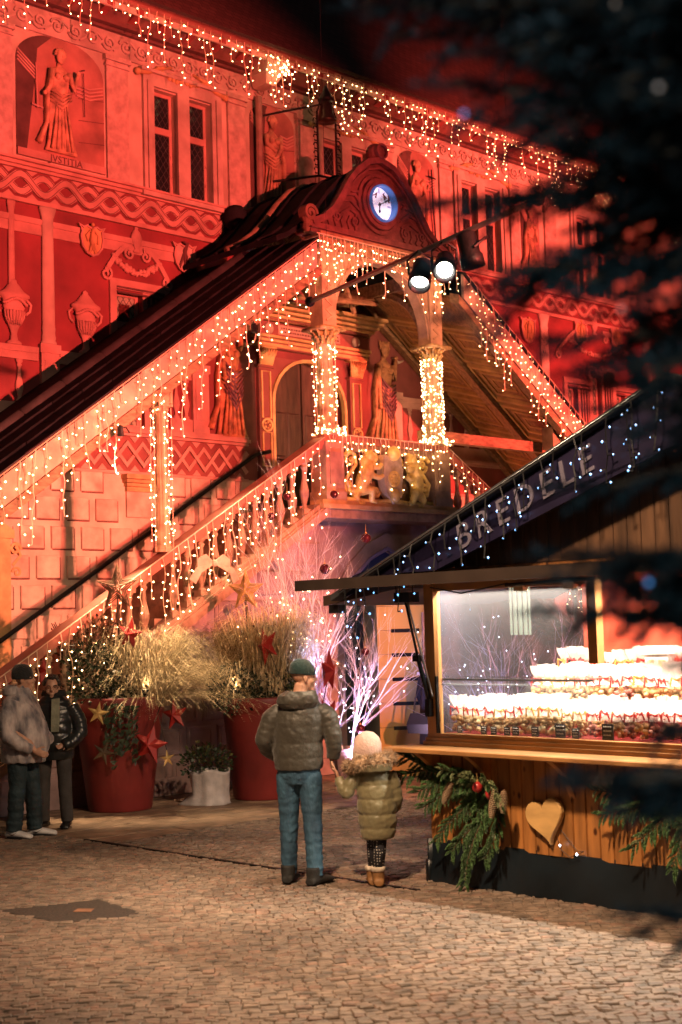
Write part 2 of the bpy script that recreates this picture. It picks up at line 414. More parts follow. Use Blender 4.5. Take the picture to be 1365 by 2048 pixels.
mb = MB(); wall_grid(mb, -9, 22, 0, 4.64, [(2.84, 4.40, 3.70, 4.64)], F, .22); mb.build('lower_wall', STONE, hall, fix=False)
mb = MB(); mb.box(-9, 22, F+.8, F+8, 0, 10.6); mb.build('inner_wall', DARKP, hall)
# brown ground behind the portal and its figures
mb = MB(); mb.prism([(1.45,4.86),(2.52,4.86),(2.52,7.4),(4.8,7.4),(4.8,4.86),(7.2,4.86),(7.2,6.2),(5.2,7.72),(2.2,7.72),(1.45,7.1)], F-.004, F+.01)
mb.build('portal_backing', REDWALL2, hall)

def double_window(c, z0=8.38, z1=9.93, zt=9.36):
    mb = MB(); p = F-.05
    # moulded stone surround with a central mullion
    mb.box(c-.72, c-.53, p, F+.05, z0-.02, z1+.02); mb.box(c+.55, c+.74, p, F+.05, z0-.02, z1+.02)
    mb.box(c-.10, c+.12, p, F+.05, z0-.02, z1+.02); mb.box(c-.72, c+.74, p, F+.05, z1+.02, z1+.20)
    mb.box(c-.78, c+.80, p-.05, F+.05, z1+.20, z1+.25); mb.box(c-.66, c-.60, p-.03, p, z0, z1+.08); mb.box(c+.62, c+.68, p-.03, p, z0, z1+.08)
    mb.box(c-.80, c+.82, p-.07, F+.05, z0-.10, z0-.02)
    w = mb.build('double_window', STONE2, hall)
    for k, x in enumerate((c-.53, c+.12)):
        mb = MB(); y = F+.10; a, b = x+.005, x+.425
        mb.box(a, a+.05, y, y+.05, z0, z1); mb.box(b-.05, b, y, y+.05, z0, z1)
        mb.box(a+.05, b-.05, y, y+.05, z0, z0+.05); mb.box(a+.05, b-.05, y, y+.05, z1-.05, z1); mb.box(a+.05, b-.05, y-.01, y+.05, zt-.05, zt+.05)
        mb.box(b-.035, b-.015, y-.015, y, z0+.3, z0+.34); mb.box(b-.035, b-.015, y-.015, y, z0+.6, z0+.64)
        mb.build('casement_frame', ROSE, w)
        mb = MB(); mb.box(a+.05, b-.05, y+.02, y+.03, z0+.05, zt-.05); mb.box(a+.05, b-.05, y+.02, y+.03, zt+.05, z1-.05); mb.build('pane', GLASSD, w)
        lattice(w, a+.05, b-.05, z0+.05, zt-.05, y+.012); lattice(w, a+.05, b-.05, zt+.05, z1-.05, y+.012)
    return w
def lattice(parent, x0, x1, z0, z1, y, sx=.105, sz=.15):
    mb = MB(); n = 0
    def clip(p, q):
        # clip a segment to the pane
        t0, t1 = 0.0, 1.0; dx, dz = q[0]-p[0], q[1]-p[1]
        for pp, qq in ((-dx, p[0]-x0), (dx, x1-p[0]), (-dz, p[1]-z0), (dz, z1-p[1])):
            if abs(pp) < 1e-9:
                if qq < 0: return None
            else:
                r = qq/pp
                if pp < 0: t0 = max(t0, r)
                else: t1 = min(t1, r)
        return None if t0 >= t1 else ((p[0]+dx*t0, p[1]+dz*t0), (p[0]+dx*t1, p[1]+dz*t1))
    k = sz/sx; W_ = x1-x0; H_ = z1-z0; m = int((H_/k+W_)/sx)+2
    for i in range(-1, m+1):
        for s in (1, -1):
            xa = x0 + i*sx if s < 0 else x1 - i*sx
            seg = clip((xa, z0), (xa + s*(H_/k+0.0), z0+H_))
            if seg: mb.ribbon(list(seg), .007, y, y+.006)
    mb.build('lead_lattice', LEAD, parent, fix=False)
for c in WC: double_window(c)

# lower window on the left, behind the stair roof, with painted architrave and broken pediment
def low_window(x0, x1, z0, z1, zt, steps=3, ped=True, pale=True):
    mb = MB()
    mb.box(x0-.11, x0, F-.04, F+.05, z0, z1+.02); mb.box(x1, x1+.40, F-.012, F+.03, z0, z1+.02); mb.box(x0-.11, x1+.46, F-.04, F+.05, z1+.02, z1+.16)
    w = mb.build('low_window', ROSE, hall)
    for i in range(steps):
        m1 = MB(); xx = x1 + .08 + i*.085
        m1.box(xx, xx+.035, F-.03, F-.01, z0, z1-.02-.0*i); m1.build('painted_moulding', DARKP, w)
    m1 = MB()
    for z in (z1-.07, z1+.0): m1.box(x0, x1+.36, F-.056, F-.041, z+.03, z+.055)
    m1.build('painted_moulding', DARKP, w)
    y = F+.10
    m1 = MB(); m1.box(x0+.004, x0+.03, y, y+.04, z0, z1); m1.box(x1-.06, x1-.004, y, y+.04, z0, z1); m1.box(x0+.03, x1-.06, y, y+.04, z1-.05, z1)
    m1.box(x0+.03, x1-.06, y, y+.04, zt-.05, zt+.05); m1.box(x0+.03, x1-.06, y, y+.04, z0, z0+.04); m1.build('casement_frame', ROSE, w)
    m1 = MB(); m1.box(x0+.03, x1-.06, y+.02, y+.03, z0+.04, zt-.05); m1.box(x0+.03, x1-.06, y+.02, y+.03, zt+.05, z1-.05); m1.build('pane', GLASSL, w)
    lattice(w, x0+.03, x1-.06, z0+.04, zt-.05, y+.012); lattice(w, x0+.03, x1-.06, zt+.05, z1-.05, y+.012)
    return w
lw = low_window(-.05, .42, 4.92, 6.84, 6.38)
m1 = MB(); m1.box(.09, .27, F+.105, F+.118, 6.44, 6.68); m1.build('heraldic_pane', pm('heraldic_glass', (0.12,0.03,0.025), 0.3, 0.4, 30, 0.1), lw)
for a, b, z1 in ((10.42, 10.78, 6.52), (11.22, 11.58, 6.82), (12.02, 12.38, 6.52)): low_window(a, b, 5.2, z1, 6.0, 3)

def spiral(cx, cz, r0, turns=1.6, a0=0, sgn=1, n=26, k=0.12):
    return [(cx + r0*(1-k*0 - (i/n)*.86)*math.cos(a0+sgn*2*math.pi*turns*i/n), cz + r0*(1-(i/n)*.86)*math.sin(a0+sgn*2*math.pi*turns*i/n)) for i in range(n+1)]
def pediment(cx, z, w, h):
    """painted broken pediment: two volutes, a swag of fruit and a finial"""
    p = thing('painted_pediment', None, None, (0,0,0), 0, None, hall)
    for s in (-1, 1):
        arc = [(cx + s*(w*.5 - w*.40*(t)), z + h*.05 + h*.62*math.sin(t*math.pi*.55)) for t in [i/8 for i in range(9)]]
        mb = MB(); mb.ribbon(arc, .07, F-.045, F); mb.build('pediment_arc', ROSE, p)
        mb = MB(); mb.ribbon(spiral(cx+s*w*.5, z-.02, .10, 1.4, math.pi/2, s), .035, F-.05, F); mb.build('volute', ROSE, p)
        mb = MB(); mb.ribbon(spiral(cx+s*w*.13, z+h*.52, .09, 1.4, math.pi/2, -s), .035, F-.05, F); mb.build('volute', ROSE, p)
    mb = MB()
    for i in range(26):
        t = i/25; x = cx + (t-.5)*w*.72; zz = z + h*.40 - math.sin(math.pi*t)*h*.30
        for _ in range(2): mb.sph((x+jit(.02), F-.02, zz+jit(.035)), random.uniform(.024,.042), 6, 4)
    mb.build('fruit_swag', ROSE, p, True)
    mb = MB(); mb.lathe([(.05,0),(.07,.02),(.035,.06),(.085,.14),(.10,.22),(.07,.30),(.03,.34),(.035,.37),(.005,.40)], 12, (cx, F-.02, z+h*.58), .4); mb.build('finial', ROSE, p, True)
pediment(.32, 7.06, 1.08, .62)
pediment(11.4, 7.12, 2.5, .85)
# ---- guilloche frieze and cornice
mb = MB(); mb.box(-9, 22, F-.02, F, 7.86, 8.30); mb.build('frieze_ground', REDWALL, hall)
mb = MB(); mb.box(-9, 22, F-.06, F, 7.80, 7.86); mb.box(-9, 22, F-.05, F, 8.26, 8.30); mb.box(-9, 22, F-.09, F, 8.30, 8.345); mb.box(-9, 22, F-.14, F, 8.345, 8.375); mb.build('cornice', ROSE, hall)
wl = .72
for s in (1, -1):
    pts = [(-3.2 + i*wl/12, 8.065 + s*.118*math.sin(2*math.pi*(i/12))) for i in range(int(17.5/wl*12))]
    mb = MB(); mb.ribbon(pts, .105, F-.046-.010*s, F-.02); mb.build('guilloche_band', ROSE, hall)
    mb = MB(); 
    for o_ in (-.046, .046): mb.ribbon([(x, z+o_) for x, z in pts], .010, F-.049-.010*s, F-.045-.010*s)
    mb.build('guilloche_line', SHADE, hall)
tm = MB(); tm.prism([(-.09,.0),(.09,.0),(0,.07)], -.012, 0); tme = tm.mesh('frieze_triangle'); tme.materials.append(ROSE)
for i in range(30):
    put('frieze_triangle', tme, hall, (-3.2+ i*wl/2, F-.02, 7.87), None); put('frieze_triangle', tme, hall, (-3.2+ i*wl/2, F-.02, 8.25), (0, math.pi, 0))
# ---- zigzag band and ledge above the rusticated base
mb = MB(); mb.box(-9, 2.50, F-.03, F, 4.27, 4.78); mb.box(4.82, 12, F-.03, F, 4.27, 4.78); mb.build('zigzag_ground', REDWALL2, hall)
mb = MB()
for a, b in ((-9, 2.30), (5.0, 12)):
    mb.box(a, b, F-.07, F, 4.78, 4.82); mb.box(a, b, F-.12, F, 4.82, 4.87); mb.box(a, b, F-.08, F, 4.87, 4.915); mb.box(a, b, F-.045, F, 4.24, 4.28)
mb.build('ledge', ROSE, hall)
for s in (1, -1):
    mb = MB(); pts = []
    for i in range(26): pts.append((-4.6 + i*.275, 4.525 + s*(.155 if i % 2 else -.155)))
    mb.ribbon(pts, .075, F-.058-.010*s, F-.03); mb.build('zigzag_band', ROSE, hall)
tm = MB(); tm.prism([(-.13,0),(.13,0),(0,.135)], -.02, 0); tme = tm.mesh('zigzag_triangle'); tme.materials.append(ROSE)
for i in range(26):
    x = -4.6 + .275*(i+.5)
    if x < 2.4 or x > 4.9: put('zigzag_triangle', tme, hall, (x, F-.03, 4.285), None, .62); put('zigzag_triangle', tme, hall, (x, F-.03, 4.77), (0, math.pi, 0), .62)
# ---- rusticated painted blocks on the base wall
BLK = pm('painted_ashlar_block', (0.50,0.345,0.275), 0.78, 0.20, 3.5, 0.2, 22)
zz = 4.27; k = 0
while zz > .3:
    off = (.24 if k % 2 else 0) - 5
    x = off
    while x < 2.6:
        if x > -4.6 and not (-.16 < x+.18 < .66 and zz > 3.6):
            mb = MB(); mb.bbox(x+.045, x+.40, F-.035, F, zz-.30, zz-.0, .010); mb.build('ashlar_block', BLK, hall)
            if k < 5:
                m2 = MB(); m2.box(x+.40, x+.422, F-.012, F, zz-.318, zz-.02); m2.box(x+.07, x+.40, F-.012, F, zz-.318, zz-.30); m2.build('painted_joint_shadow', SHADE, hall)
        x += .475
    zz -= .395; k += 1
# painted corbel on the base wall and the doorway at the far left
mb = MB(); mb.box(.0, .62, F-.15, F, 4.17, 4.235); mb.box(.02, .60, F-.12, F, 4.12, 4.165); mb.box(.04, .58, F-.09, F, 4.07, 4.115); mb.box(.06, .56, F-.06, F, 4.00, 4.065); mb.build('painted_corbel', GOLDST, hall)
mb = MB(); mb.box(.07, .55, F-.035, F, 3.64, 4.0); mb.build('corbel_shaft', BLK, hall)
mb = MB()
mb.prism([(-3.5,3.30),(-1.75,3.30),(-1.75,3.40),(-2.5,3.86),(-3.5,3.4)], F-.08, F); mb.box(-1.98, -1.80, F-.06, F, 1.2, 3.30)
mb.ribbon(spiral(-1.72, 3.16, .085, 1.3, 0, 1), .035, F-.05, F); mb.ribbon(spiral(-1.70, 2.86, .07, 1.3, math.pi, -1), .03, F-.05, F)
mb.ribbon([(-1.72,3.25),(-1.64,3.08),(-1.76,2.95)], .04, F-.045, F)
mb.build('painted_doorway', GOLDST, hall)

# ---- painted gallery: parapet rail, balusters, columns, urns, shields
def bal_prof(h): return [(.055,0),(.055,.05*h),(.03,.09*h),(.028,.14*h),(.06,.32*h),(.062,.40*h),(.03,.62*h),(.024,.80*h),(.045,.86*h),(.03,.9*h),(.055,.94*h),(.055,h)]
for a, b in ((-6, -1.33), (-1.0, -.16), (.88, 1.26), (5.7, 10.0)):
    mb = MB(); mb.box(a, b, F-.045, F, 5.78, 5.86); mb.box(a, b, F-.03, F, 5.68, 5.78); mb.box(a, b, F-.04, F, 4.88, 5.10); mb.build('parapet_rail', ROSE, hall)
bme = MB(); bme.lathe(bal_prof(.58), 10, (0,0,0), .5); bme = bme.mesh('painted_baluster', True); bme.materials.append(ROSE)
for x in (-2.45, -1.98, -1.62, -.62, -.30, .98, 1.16, 5.95, 6.3, 6.65, 7.0, 7.4, 7.8, 8.2, 8.6, 9.0):
    put('painted_baluster', bme, hall, (x, F-.02, 5.10))
for a, b in ((-1.3, -1.02), (1.26, 1.56), (5.42, 5.72)):
    mb = MB(); mb.box(a, b, F-.06, F, 4.86, 5.80); mb.box(a-.02, b+.02, F-.075, F, 5.80, 5.92); mb.box(a+.05, b-.05, F-.068, F-.06, 5.1, 5.7)
    mb.build('painted_pedestal', ROSE, hall)
def painted_column(x, r=.10, z0=5.92, z1=7.80, mat=STONE):
    mb = MB(); h = z1-z0
    mb.lathe([(r*1.25,0),(r*1.25,.03),(r*1.05,.06),(r*1.12,.10),(r*1.0,.16),(r*1.08,.22),(r,.26),(r*.97,h*.5),(r*.88,h-.28),(r*1.02,h-.25),(r*.88,h-.22),(r*.95,h-.15),(r*1.3,h-.04),(r*1.35,h-.03),(r*1.35,h)], 14, (x, F-.02, z0), .45)
    return mb.build('painted_column', mat, hall, True)
painted_column(-1.16); painted_column(-1.72, .05, 6.4, 7.80, ROSE); painted_column(9.76, .12); painted_column(13.2, .12)
mb = MB(); mb.box(-6, 1.4, F-.02, F, 7.40, 7.46); mb.box(-6, 1.4, F-.03, F, 7.54, 7.62); mb.box(-6, 1.4, F-.015, F, 7.46, 7.54); mb.build('painted_beam', REDWALL2 if False else ROSE, hall)
def urn(x, z0, h=.88):
    mb = MB(); s = h/.88
    mb.lathe([(q*s, p*s) for q, p in [(.11,0),(.11,.03),(.06,.06),(.045,.14),(.06,.20),(.09,.25),(.13,.31),(.155,.40),(.15,.46),(.165,.50),(.15,.53),(.18,.60),(.24,.64),(.235,.67),(.15,.72),(.09,.79),(.05,.83),(.045,.86),(.005,.89)]], 18, (x, F-.03, z0), .45)
    u = mb.build('painted_urn', ROSE, hall, True)
    mb = MB()
    for i in range(9):
        a = (i-4)*.3; mb.tube([(x+.16*s*math.sin(a), F-.03-.072*math.cos(a), z0+.45*s), (x+.15*s*math.sin(a), F-.03-.074*math.cos(a), z0+.36*s), (x+.09*s*math.sin(a), F-.03-.05*math.cos(a), z0+.26*s)], .013, 5)
    for i in range(14):
        a = (i/13-.5)*2.2; mb.sph((x+.19*s*math.sin(a), F-.03-.09*math.cos(a), z0+.57*s+.03*math.cos(a*3)), .025*s, 6, 4)
    mb.build('urn_relief', ROSE, u, True)
    mb = MB()
    for q in (-1, 1): mb.tube([(x+q*.20*s, F-.02, z0+.62*s), (x+q*.27*s, F-.02, z0+.56*s), (x+q*.25*s, F-.02, z0+.47*s), (x+q*.19*s, F-.02, z0+.42*s)], .02, 6)
    mb.build('urn_handle', ROSE, u, True)
urn(-1.70, 5.86); urn(-.57, 5.86); urn(7.6, 5.86)
def shield(x, z, h=.50, charge='figure'):
    w = h*.46
    P = [(-.62,.42),(-.95,.55),(-.72,.30),(-.80,-.1),(-.70,-.55),(-.38,-.88),(0,-1),(.38,-.88),(.70,-.55),(.80,-.1),(.72,.30),(.95,.55),(.62,.42),(.35,.52),(0,.40),(-.35,.52)]
    mb = MB(); mb.prism([(x+p*w, z+q*h*.55) for p, q in P], F-.05, F)
    s = mb.build('painted_shield', STONE2 if charge == 'crook' else GOLDST, hall)
    mb = MB(); mb.ribbon([(x+p*w*.98, z+q*h*.54) for p, q in P], .03, F-.068, F-.05, True); mb.build('shield_rim', ROSE, s)
    mb = MB()
    if charge == 'figure':
        mb.tube([(x, F-.055, z-.20), (x-.02, F-.06, z-.06), (x, F-.065, z+.06), (x+.01, F-.06, z+.12)], [.03,.05,.045,.025], 7, .6); mb.sph((x+.01, F-.06, z+.165), .03, 7, 5)
        mb.tube([(x-.03, F-.06, z+.08), (x-.10, F-.06, z), (x-.07, F-.06, z-.08)], .017, 5); mb.tube([(x+.03, F-.06, z+.08), (x+.10, F-.06, z+.02), (x+.09, F-.06, z-.10)], .017, 5)
        mb.tube([(x-.01, F-.06, z-.1), (x-.05, F-.06, z-.24)], .022, 5); mb.tube([(x+.01, F-.06, z-.1), (x+.05, F-.06, z-.24)], .022, 5)
    else:
        mb.tube([(x, F-.055, z-.24), (x, F-.06, z+.05), (x+.05, F-.06, z+.16), (x-.03, F-.06, z+.18)], [.012,.035,.03,.015], 6); mb.tube([(x-.02, F-.06, z-.0), (x-.10, F-.06, z-.22)], .02, 5); mb.tube([(x+.02, F-.06, z-.0), (x+.10, F-.06, z-.22)], .02, 5)
    mb.build('shield_charge', GOLDST if charge == 'figure' else SHADE, s, True)
shield(-.46, 7.52); shield(1.16, 7.54, .5, 'crook'); shield(9.25, 7.5, .55); shield(10.9, 7.66, .5); shield(12.1, 7.66, .5)

# ---- niches with painted allegorical figures
def relief_figure(name, x, z, h, parent, mat, seed=0, y=None, arms=((-.9,.62,-1.25,.45),(.7,.72,.95,.92)), flow=1):
    """a draped standing figure as one smooth low relief, h high"""
    rs = random.Random(seed); y = F-.02 if y is None else y; mb = MB(); S = h/1.75
    def ring(cx, zz, rx, ry, n=28, fold=0.0, ph=0):
        return [(x+S*(cx+(rx+fold*math.sin(7*2*math.pi*j/n+ph))*math.cos(2*math.pi*j/n)), y-S*.5*(ry+fold*math.sin(9*2*math.pi*j/n+ph))*math.sin(2*math.pi*j/n), z+S*zz) for j in range(n)]
    mb.loft([ring(.02*flow,0,.30,.16,fold=.03),ring(.02*flow,.08,.27,.17,fold=.03,ph=.4),ring(0,.4,.21,.17,fold=.026,ph=.9),ring(-.03*flow,.7,.20,.18,fold=.016,ph=1.5),ring(-.03*flow,.88,.20,.18,fold=.008),ring(0,1.02,.15,.14),ring(.01,1.2,.18,.17),ring(.01,1.36,.19,.14),ring(.01,1.43,.10,.09),ring(.01,1.47,.052,.06),ring(.01,1.52,.05,.06)])
    mb.lathe([(.02,-.125),(.06,-.10),(.082,-.03),(.086,.03),(.075,.09),(.03,.125)], 14, (x+.012*S, y-.04, z+1.63*S), .6) if S > .9 else mb.lathe([(.02*S,-.125*S),(.06*S,-.10*S),(.082*S,-.03*S),(.086*S,.03*S),(.075*S,.09*S),(.03*S,.125*S)], 14, (x+.012*S, y-.04, z+1.63*S), .6)
    for i in range(9):
        a = math.pi*(i/8); mb.sph((x+.012*S+.095*S*math.cos(a), y-.03, z+1.66*S+.09*S*math.sin(a)), .028*S, 6, 4)
    mb.sph((x+.012*S, y-.04-.055*S, z+1.62*S), (.013*S,.014*S,.026*S), 6, 4)
    for sx in (-1, 1): mb.sph((x+S*(.01+sx*.075), y-S*.08, z+S*1.27), S*.06, 8, 6)
    # sash swung across the hips and a trailing cloak
    for k in range(4):
        mb.tube([(x+S*(-.22), y-S*.06, z+S*(1.02-.06*k)), (x-S*.02, y-S*(.105), z+S*(.93-.07*k)), (x+S*.21, y-S*.05, z+S*(1.06-.045*k))], [S*.012,S*.028,S*.012], 6)
    for k in range(5):
        xx = (-.16+.07*k)
        mb.tube([(x+S*(xx*.7), y-S*.085, z+S*.82), (x+S*(xx+.02*flow), y-S*.10, z+S*.42), (x+S*(xx*1.4+.03*flow), y-S*.085, z+S*.03)], [S*.012,S*.026,S*.03], 6)
    mb.tube([(x-S*.17*flow, y-S*.02, z+S*1.38), (x-S*.26*flow, y-S*.03, z+S*.9), (x-S*.27*flow, y-S*.03, z+S*.45), (x-S*.42*flow, y-S*.02, z+S*.10)], [S*.05,S*.075,S*.06,S*.10], 8, .5)
    for k, (ex, ez, hx, hz) in enumerate(arms):
        sgn = -1 if ex < 0 else 1
        mb.tube([(x+S*sgn*.16, y-S*.05, z+S*1.37), (x+S*.30*ex, y-S*.07, z+S*1.75*ez), (x+S*.30*hx, y-S*.09, z+S*1.75*hz)], [S*.062,S*.045,S*.03], 8)
        mb.sph((x+S*.30*hx, y-S*.09, z+S*1.75*hz), S*.04, 7, 5)
    return mb.build(name, mat, parent, True)
FIGS = pm('painted_figure_stone', (0.48,0.27,0.17), 0.75, 0.25, 7, 0.25, 30)
def niche(x0, x1, z0, z1, seed, arms, flow, label=None):
    c = (x0+x1)/2; r = (x1-x0)/2; zs = z1-r*.62
    P = [(x0,z0),(x1,z0)] + [(c+r*math.cos(a), zs+(z1-zs)*math.sin(a)) for a in [math.pi*i/14 for i in range(15)]]
    mb = MB(); mb.prism(P, F-.008, F+.01); n = mb.build('painted_niche', pm('niche_paint', (0.33,0.15,0.12), 0.8, 0.22, 2.2, 0.15, 20), hall)
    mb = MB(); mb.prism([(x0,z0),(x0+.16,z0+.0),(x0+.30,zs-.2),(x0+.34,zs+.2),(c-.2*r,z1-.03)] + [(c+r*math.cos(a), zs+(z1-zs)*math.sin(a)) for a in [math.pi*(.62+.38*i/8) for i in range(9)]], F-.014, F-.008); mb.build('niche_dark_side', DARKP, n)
    for k in range(4):
        mb = MB(); mb.ribbon([(x0+.02, zs+.02-.05*k+.10), (x0+.3*r+.1, zs-.10-.05*k)], .022, F-.026, F-.01); mb.build('niche_moulding', ROSE, n)
        mb = MB(); mb.ribbon([(c+.35*r, zs-.16-.05*k), (c+.65*r, zs-.18-.05*k), (x1-.02, zs-.10-.05*k)], .022, F-.026, F-.01); mb.build('niche_moulding', ROSE, n)
    for k, z in enumerate((.25, .5, .75)): mb = MB(); mb.ribbon([(c+.4*r, z0+(zs-z0)*z-.03), (x1, z0+(zs-z0)*z+.02)], .010, F-.012, F-.006); mb.build('niche_joint', SHADE, n)
    relief_figure('painted_figure', c-.04, z0+.05, (z1-z0)*.86, n, FIGS, seed, F-.03, arms, flow)
    mb = MB(); mb.box(x0-.0, x1, F-.05, F, z0-.10, z0); mb.build('niche_sill', ROSE, n)
    return n
n1 = niche(-1.62, -.20, 8.55, 10.24, 1, ((-.75,.60,-1.10,.53),(.85,.62,1.05,.80)), 1)
mb = MB(); mb.tube([(-1.31,F-.05,9.16),(-1.33,F-.05,9.78)], [.015,.004], 5); mb.tube([(-1.40,F-.05,9.19),(-1.22,F-.05,9.17)], .012, 5); mb.build('sword', ROSE, n1)
mb = MB(); mb.tube([(-.60,F-.06,9.84),(-.55,F-.06,9.86)], .01, 5); mb.tube([(-.56,F-.05,9.82),(-.55,F-.05,9.2)], .006, 5); mb.build('scales', DARKP, n1)
lettering('inscription', 'JVSTITIA', .135, SHADE, n1, (-.86, F-.054, 8.455), (math.pi/2, 0, 0), align_x='CENTER', space_character=1.05)
niche(2.52, 3.45, 8.50, 10.22, 2, ((-.55,.68,.05,.62),(.6,.66,.2,.56)), -1)
n3 = niche(5.85, 6.80, 8.50, 10.22, 3, ((-.62,.62,-.5,.80),(.66,.64,.95,.72)), -1)
mb = MB(); mb.tube([(6.66,F-.07,9.95),(6.68,F-.06,9.3),(6.74,F-.06,8.55)], .014, 5); mb.tube([(6.57,F-.07,9.82),(6.76,F-.07,9.80)], .012, 5); mb.build('cross_staff', IRON, n3)
niche(9.2, 9.75, 8.50, 9.9, 5, ((-.62,.62,-.5,.60),(.66,.64,.75,.52)), 1)
# pilasters between the bays
for a, b in ((-.17, .20), (2.06, 2.40), (3.50, 3.86), (5.30, 5.70), (6.90, 7.22), (8.86, 9.10), (-2.05, -1.70), (9.9, 10.25)):
    mb = MB(); mb.box(a, b, F-.045, F, 8.375, 10.05); mb.box(a-.02, b+.02, F-.07, F, 10.05, 10.09); mb.box(a-.035, b+.035, F-.085, F, 10.13, 10.20); mb.box(a, b, F-.05, F, 10.09, 10.13)
    mb.box(b, b+.025, F-.02, F, 8.38, 10.05)
    mb.build('pilaster', pm('marbled_pilaster', (0.44,0.31,0.26), 0.75, 0.14, 9, 0.2, 22), hall)
# carved swags over the windows
for c in WC:
    mb = MB()
    for s in (-1, 1):
        mb.tube([(c+s*.80, F-.05, 10.10), (c+s*.62, F-.06, 10.13), (c+s*.42, F-.06, 10.24), (c+s*.2, F-.05, 10.30)], [.04,.035,.03,.02], 6); mb.sph((c+s*.82, F-.05, 10.10), .055, 7, 5)
    for i in range(30): 
        t = i/29; mb.sph((c+(t-.5)*.95+jit(.01), F-.06, 10.20-.07*math.sin(math.pi*t)+jit(.03)), random.uniform(.022,.04), 6, 4)
    mb.build('painted_swag', GOLDST, hall, True)
# ---- scroll frieze under the eaves, corona, brackets, gutter
mb = MB(); mb.box(-9, 22, F-.03, F, 10.22, 10.56); mb.build('scroll_ground', STONE2, hall)
sp = MB(); sp.ribbon(spiral(0, 0, .115, 1.5, math.pi*.9, -1, 20), .034, -.03, 0); sp.ribbon([(-.10,-.02),(-.2,-.09),(-.27,-.02)], .03, -.028, 0); sp.sph((.0,-.02,0), .03, 6, 4); spm = sp.mesh('carved_scroll'); spm.materials.append(STONE2)
i = 0; x = -2.4
while x < 13:
    put('carved_scroll', spm, hall, (x, F-.03, 10.385), (0, 0, 0), (1, 1, 1 if i % 2 else -1)); x += .285; i += 1
mb = MB(); mb.box(-9, 22, F-.10, F, 10.56, 10.60); mb.box(-9, 22, F-.20, F, 10.60, 10.63); mb.build('eaves_moulding', SHADE, hall)
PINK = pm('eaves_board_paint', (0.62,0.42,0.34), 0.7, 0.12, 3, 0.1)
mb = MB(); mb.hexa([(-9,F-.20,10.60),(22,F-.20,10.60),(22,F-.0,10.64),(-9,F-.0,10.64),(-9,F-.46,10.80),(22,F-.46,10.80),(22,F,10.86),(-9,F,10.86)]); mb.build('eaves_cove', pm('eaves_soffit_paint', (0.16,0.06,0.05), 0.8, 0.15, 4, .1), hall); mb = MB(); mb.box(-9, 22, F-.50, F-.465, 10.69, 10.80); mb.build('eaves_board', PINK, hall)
rf = MB(); rf.hexa([(-.05,-.02,-.0),(.05,-.02,0),(.05,.25,-.05),(-.05,.25,-.05),(-.05,-.02,.07),(.05,-.02,.07),(.05,.25,.07),(-.05,.25,.07)]); rfm = rf.mesh('rafter_end'); rfm.materials.append(pm('rafter_paint', (0.30,0.05,0.05), 0.7, 0.1))
x = -2.4
while x < 14: put('rafter_end', rfm, hall, (x, F-.49, 10.705), None, (1.2,1,1.25)); x += .50
mb = MB(); mb.tube([(-9, F-.50, 10.83), (22, F-.50, 10.83)], .06, 8); mb.build('gutter', pm('gutter_copper', (0.30,0.12,0.09), 0.5, 0.1, 6, 0.1), hall)
mb = MB(); mb.box(2.46, 2.80, F-.52, F-.10, 10.52, 10.72); mb.hexa([(2.54,F-.4,10.36),(2.72,F-.4,10.36),(2.72,F-.1,10.36),(2.54,F-.1,10.36),(2.46,F-.5,10.52),(2.80,F-.5,10.52),(2.80,F-.1,10.52),(2.46,F-.1,10.52)]); mb.build('rainwater_hopper', PINK, hall)
mb = MB(); mb.tube([(2.62, F-.12, 10.25), (2.62, F-.10, 8.2), (2.62, F-.10, 7.0)], .055, 8)
mb.build('downpipe', pm('downpipe_copper', (0.24,0.15,0.12), 0.5, 0.15, 6, 0.1), hall)
# tiled roof rising from the eaves
tm = bpy.data.materials.new('roof_tiles'); tm.use_nodes = True; n = tm.node_tree.nodes; l = tm.node_tree.links; b = n['Principled BSDF']
tc = n.new('ShaderNodeTexCoord'); mp = n.new('ShaderNodeMapping'); mp.inputs['Rotation'].default_value = (R(-52), 0, 0); l.new(tc.outputs['Object'], mp.inputs[0])
bk = n.new('ShaderNodeTexBrick'); bk.inputs['Scale'].default_value = 5.2; bk.inputs['Color1'].default_value = (.13,.055,.045,1); bk.inputs['Color2'].default_value = (.09,.037,.03,1); bk.inputs['Mortar'].default_value = (.035,.016,.013,1)
bk.inputs['Mortar Size'].default_value = .03; bk.inputs['Brick Width'].default_value = .8; bk.inputs['Row Height'].default_value = .6
l.new(mp.outputs[0], bk.inputs[0]); l.new(bk.outputs[0], b.inputs['Base Color']); b.inputs['Roughness'].default_value = .8
bp = n.new('ShaderNodeBump'); bp.inputs['Strength'].default_value = .6; l.new(bk.outputs['Fac'], bp.inputs['Height']); bp.invert = True; l.new(bp.outputs[0], b.inputs['Normal'])
mb = MB(); mb.hexa([(-9,F-.56,10.86),(22,F-.56,10.86),(22,F+7,20.3),(-9,F+7,20.3),(-9,F-.60,10.91),(22,F-.60,10.91),(22,F+7,20.45),(-9,F+7,20.45)]); mb.build('roof', tm, hall)

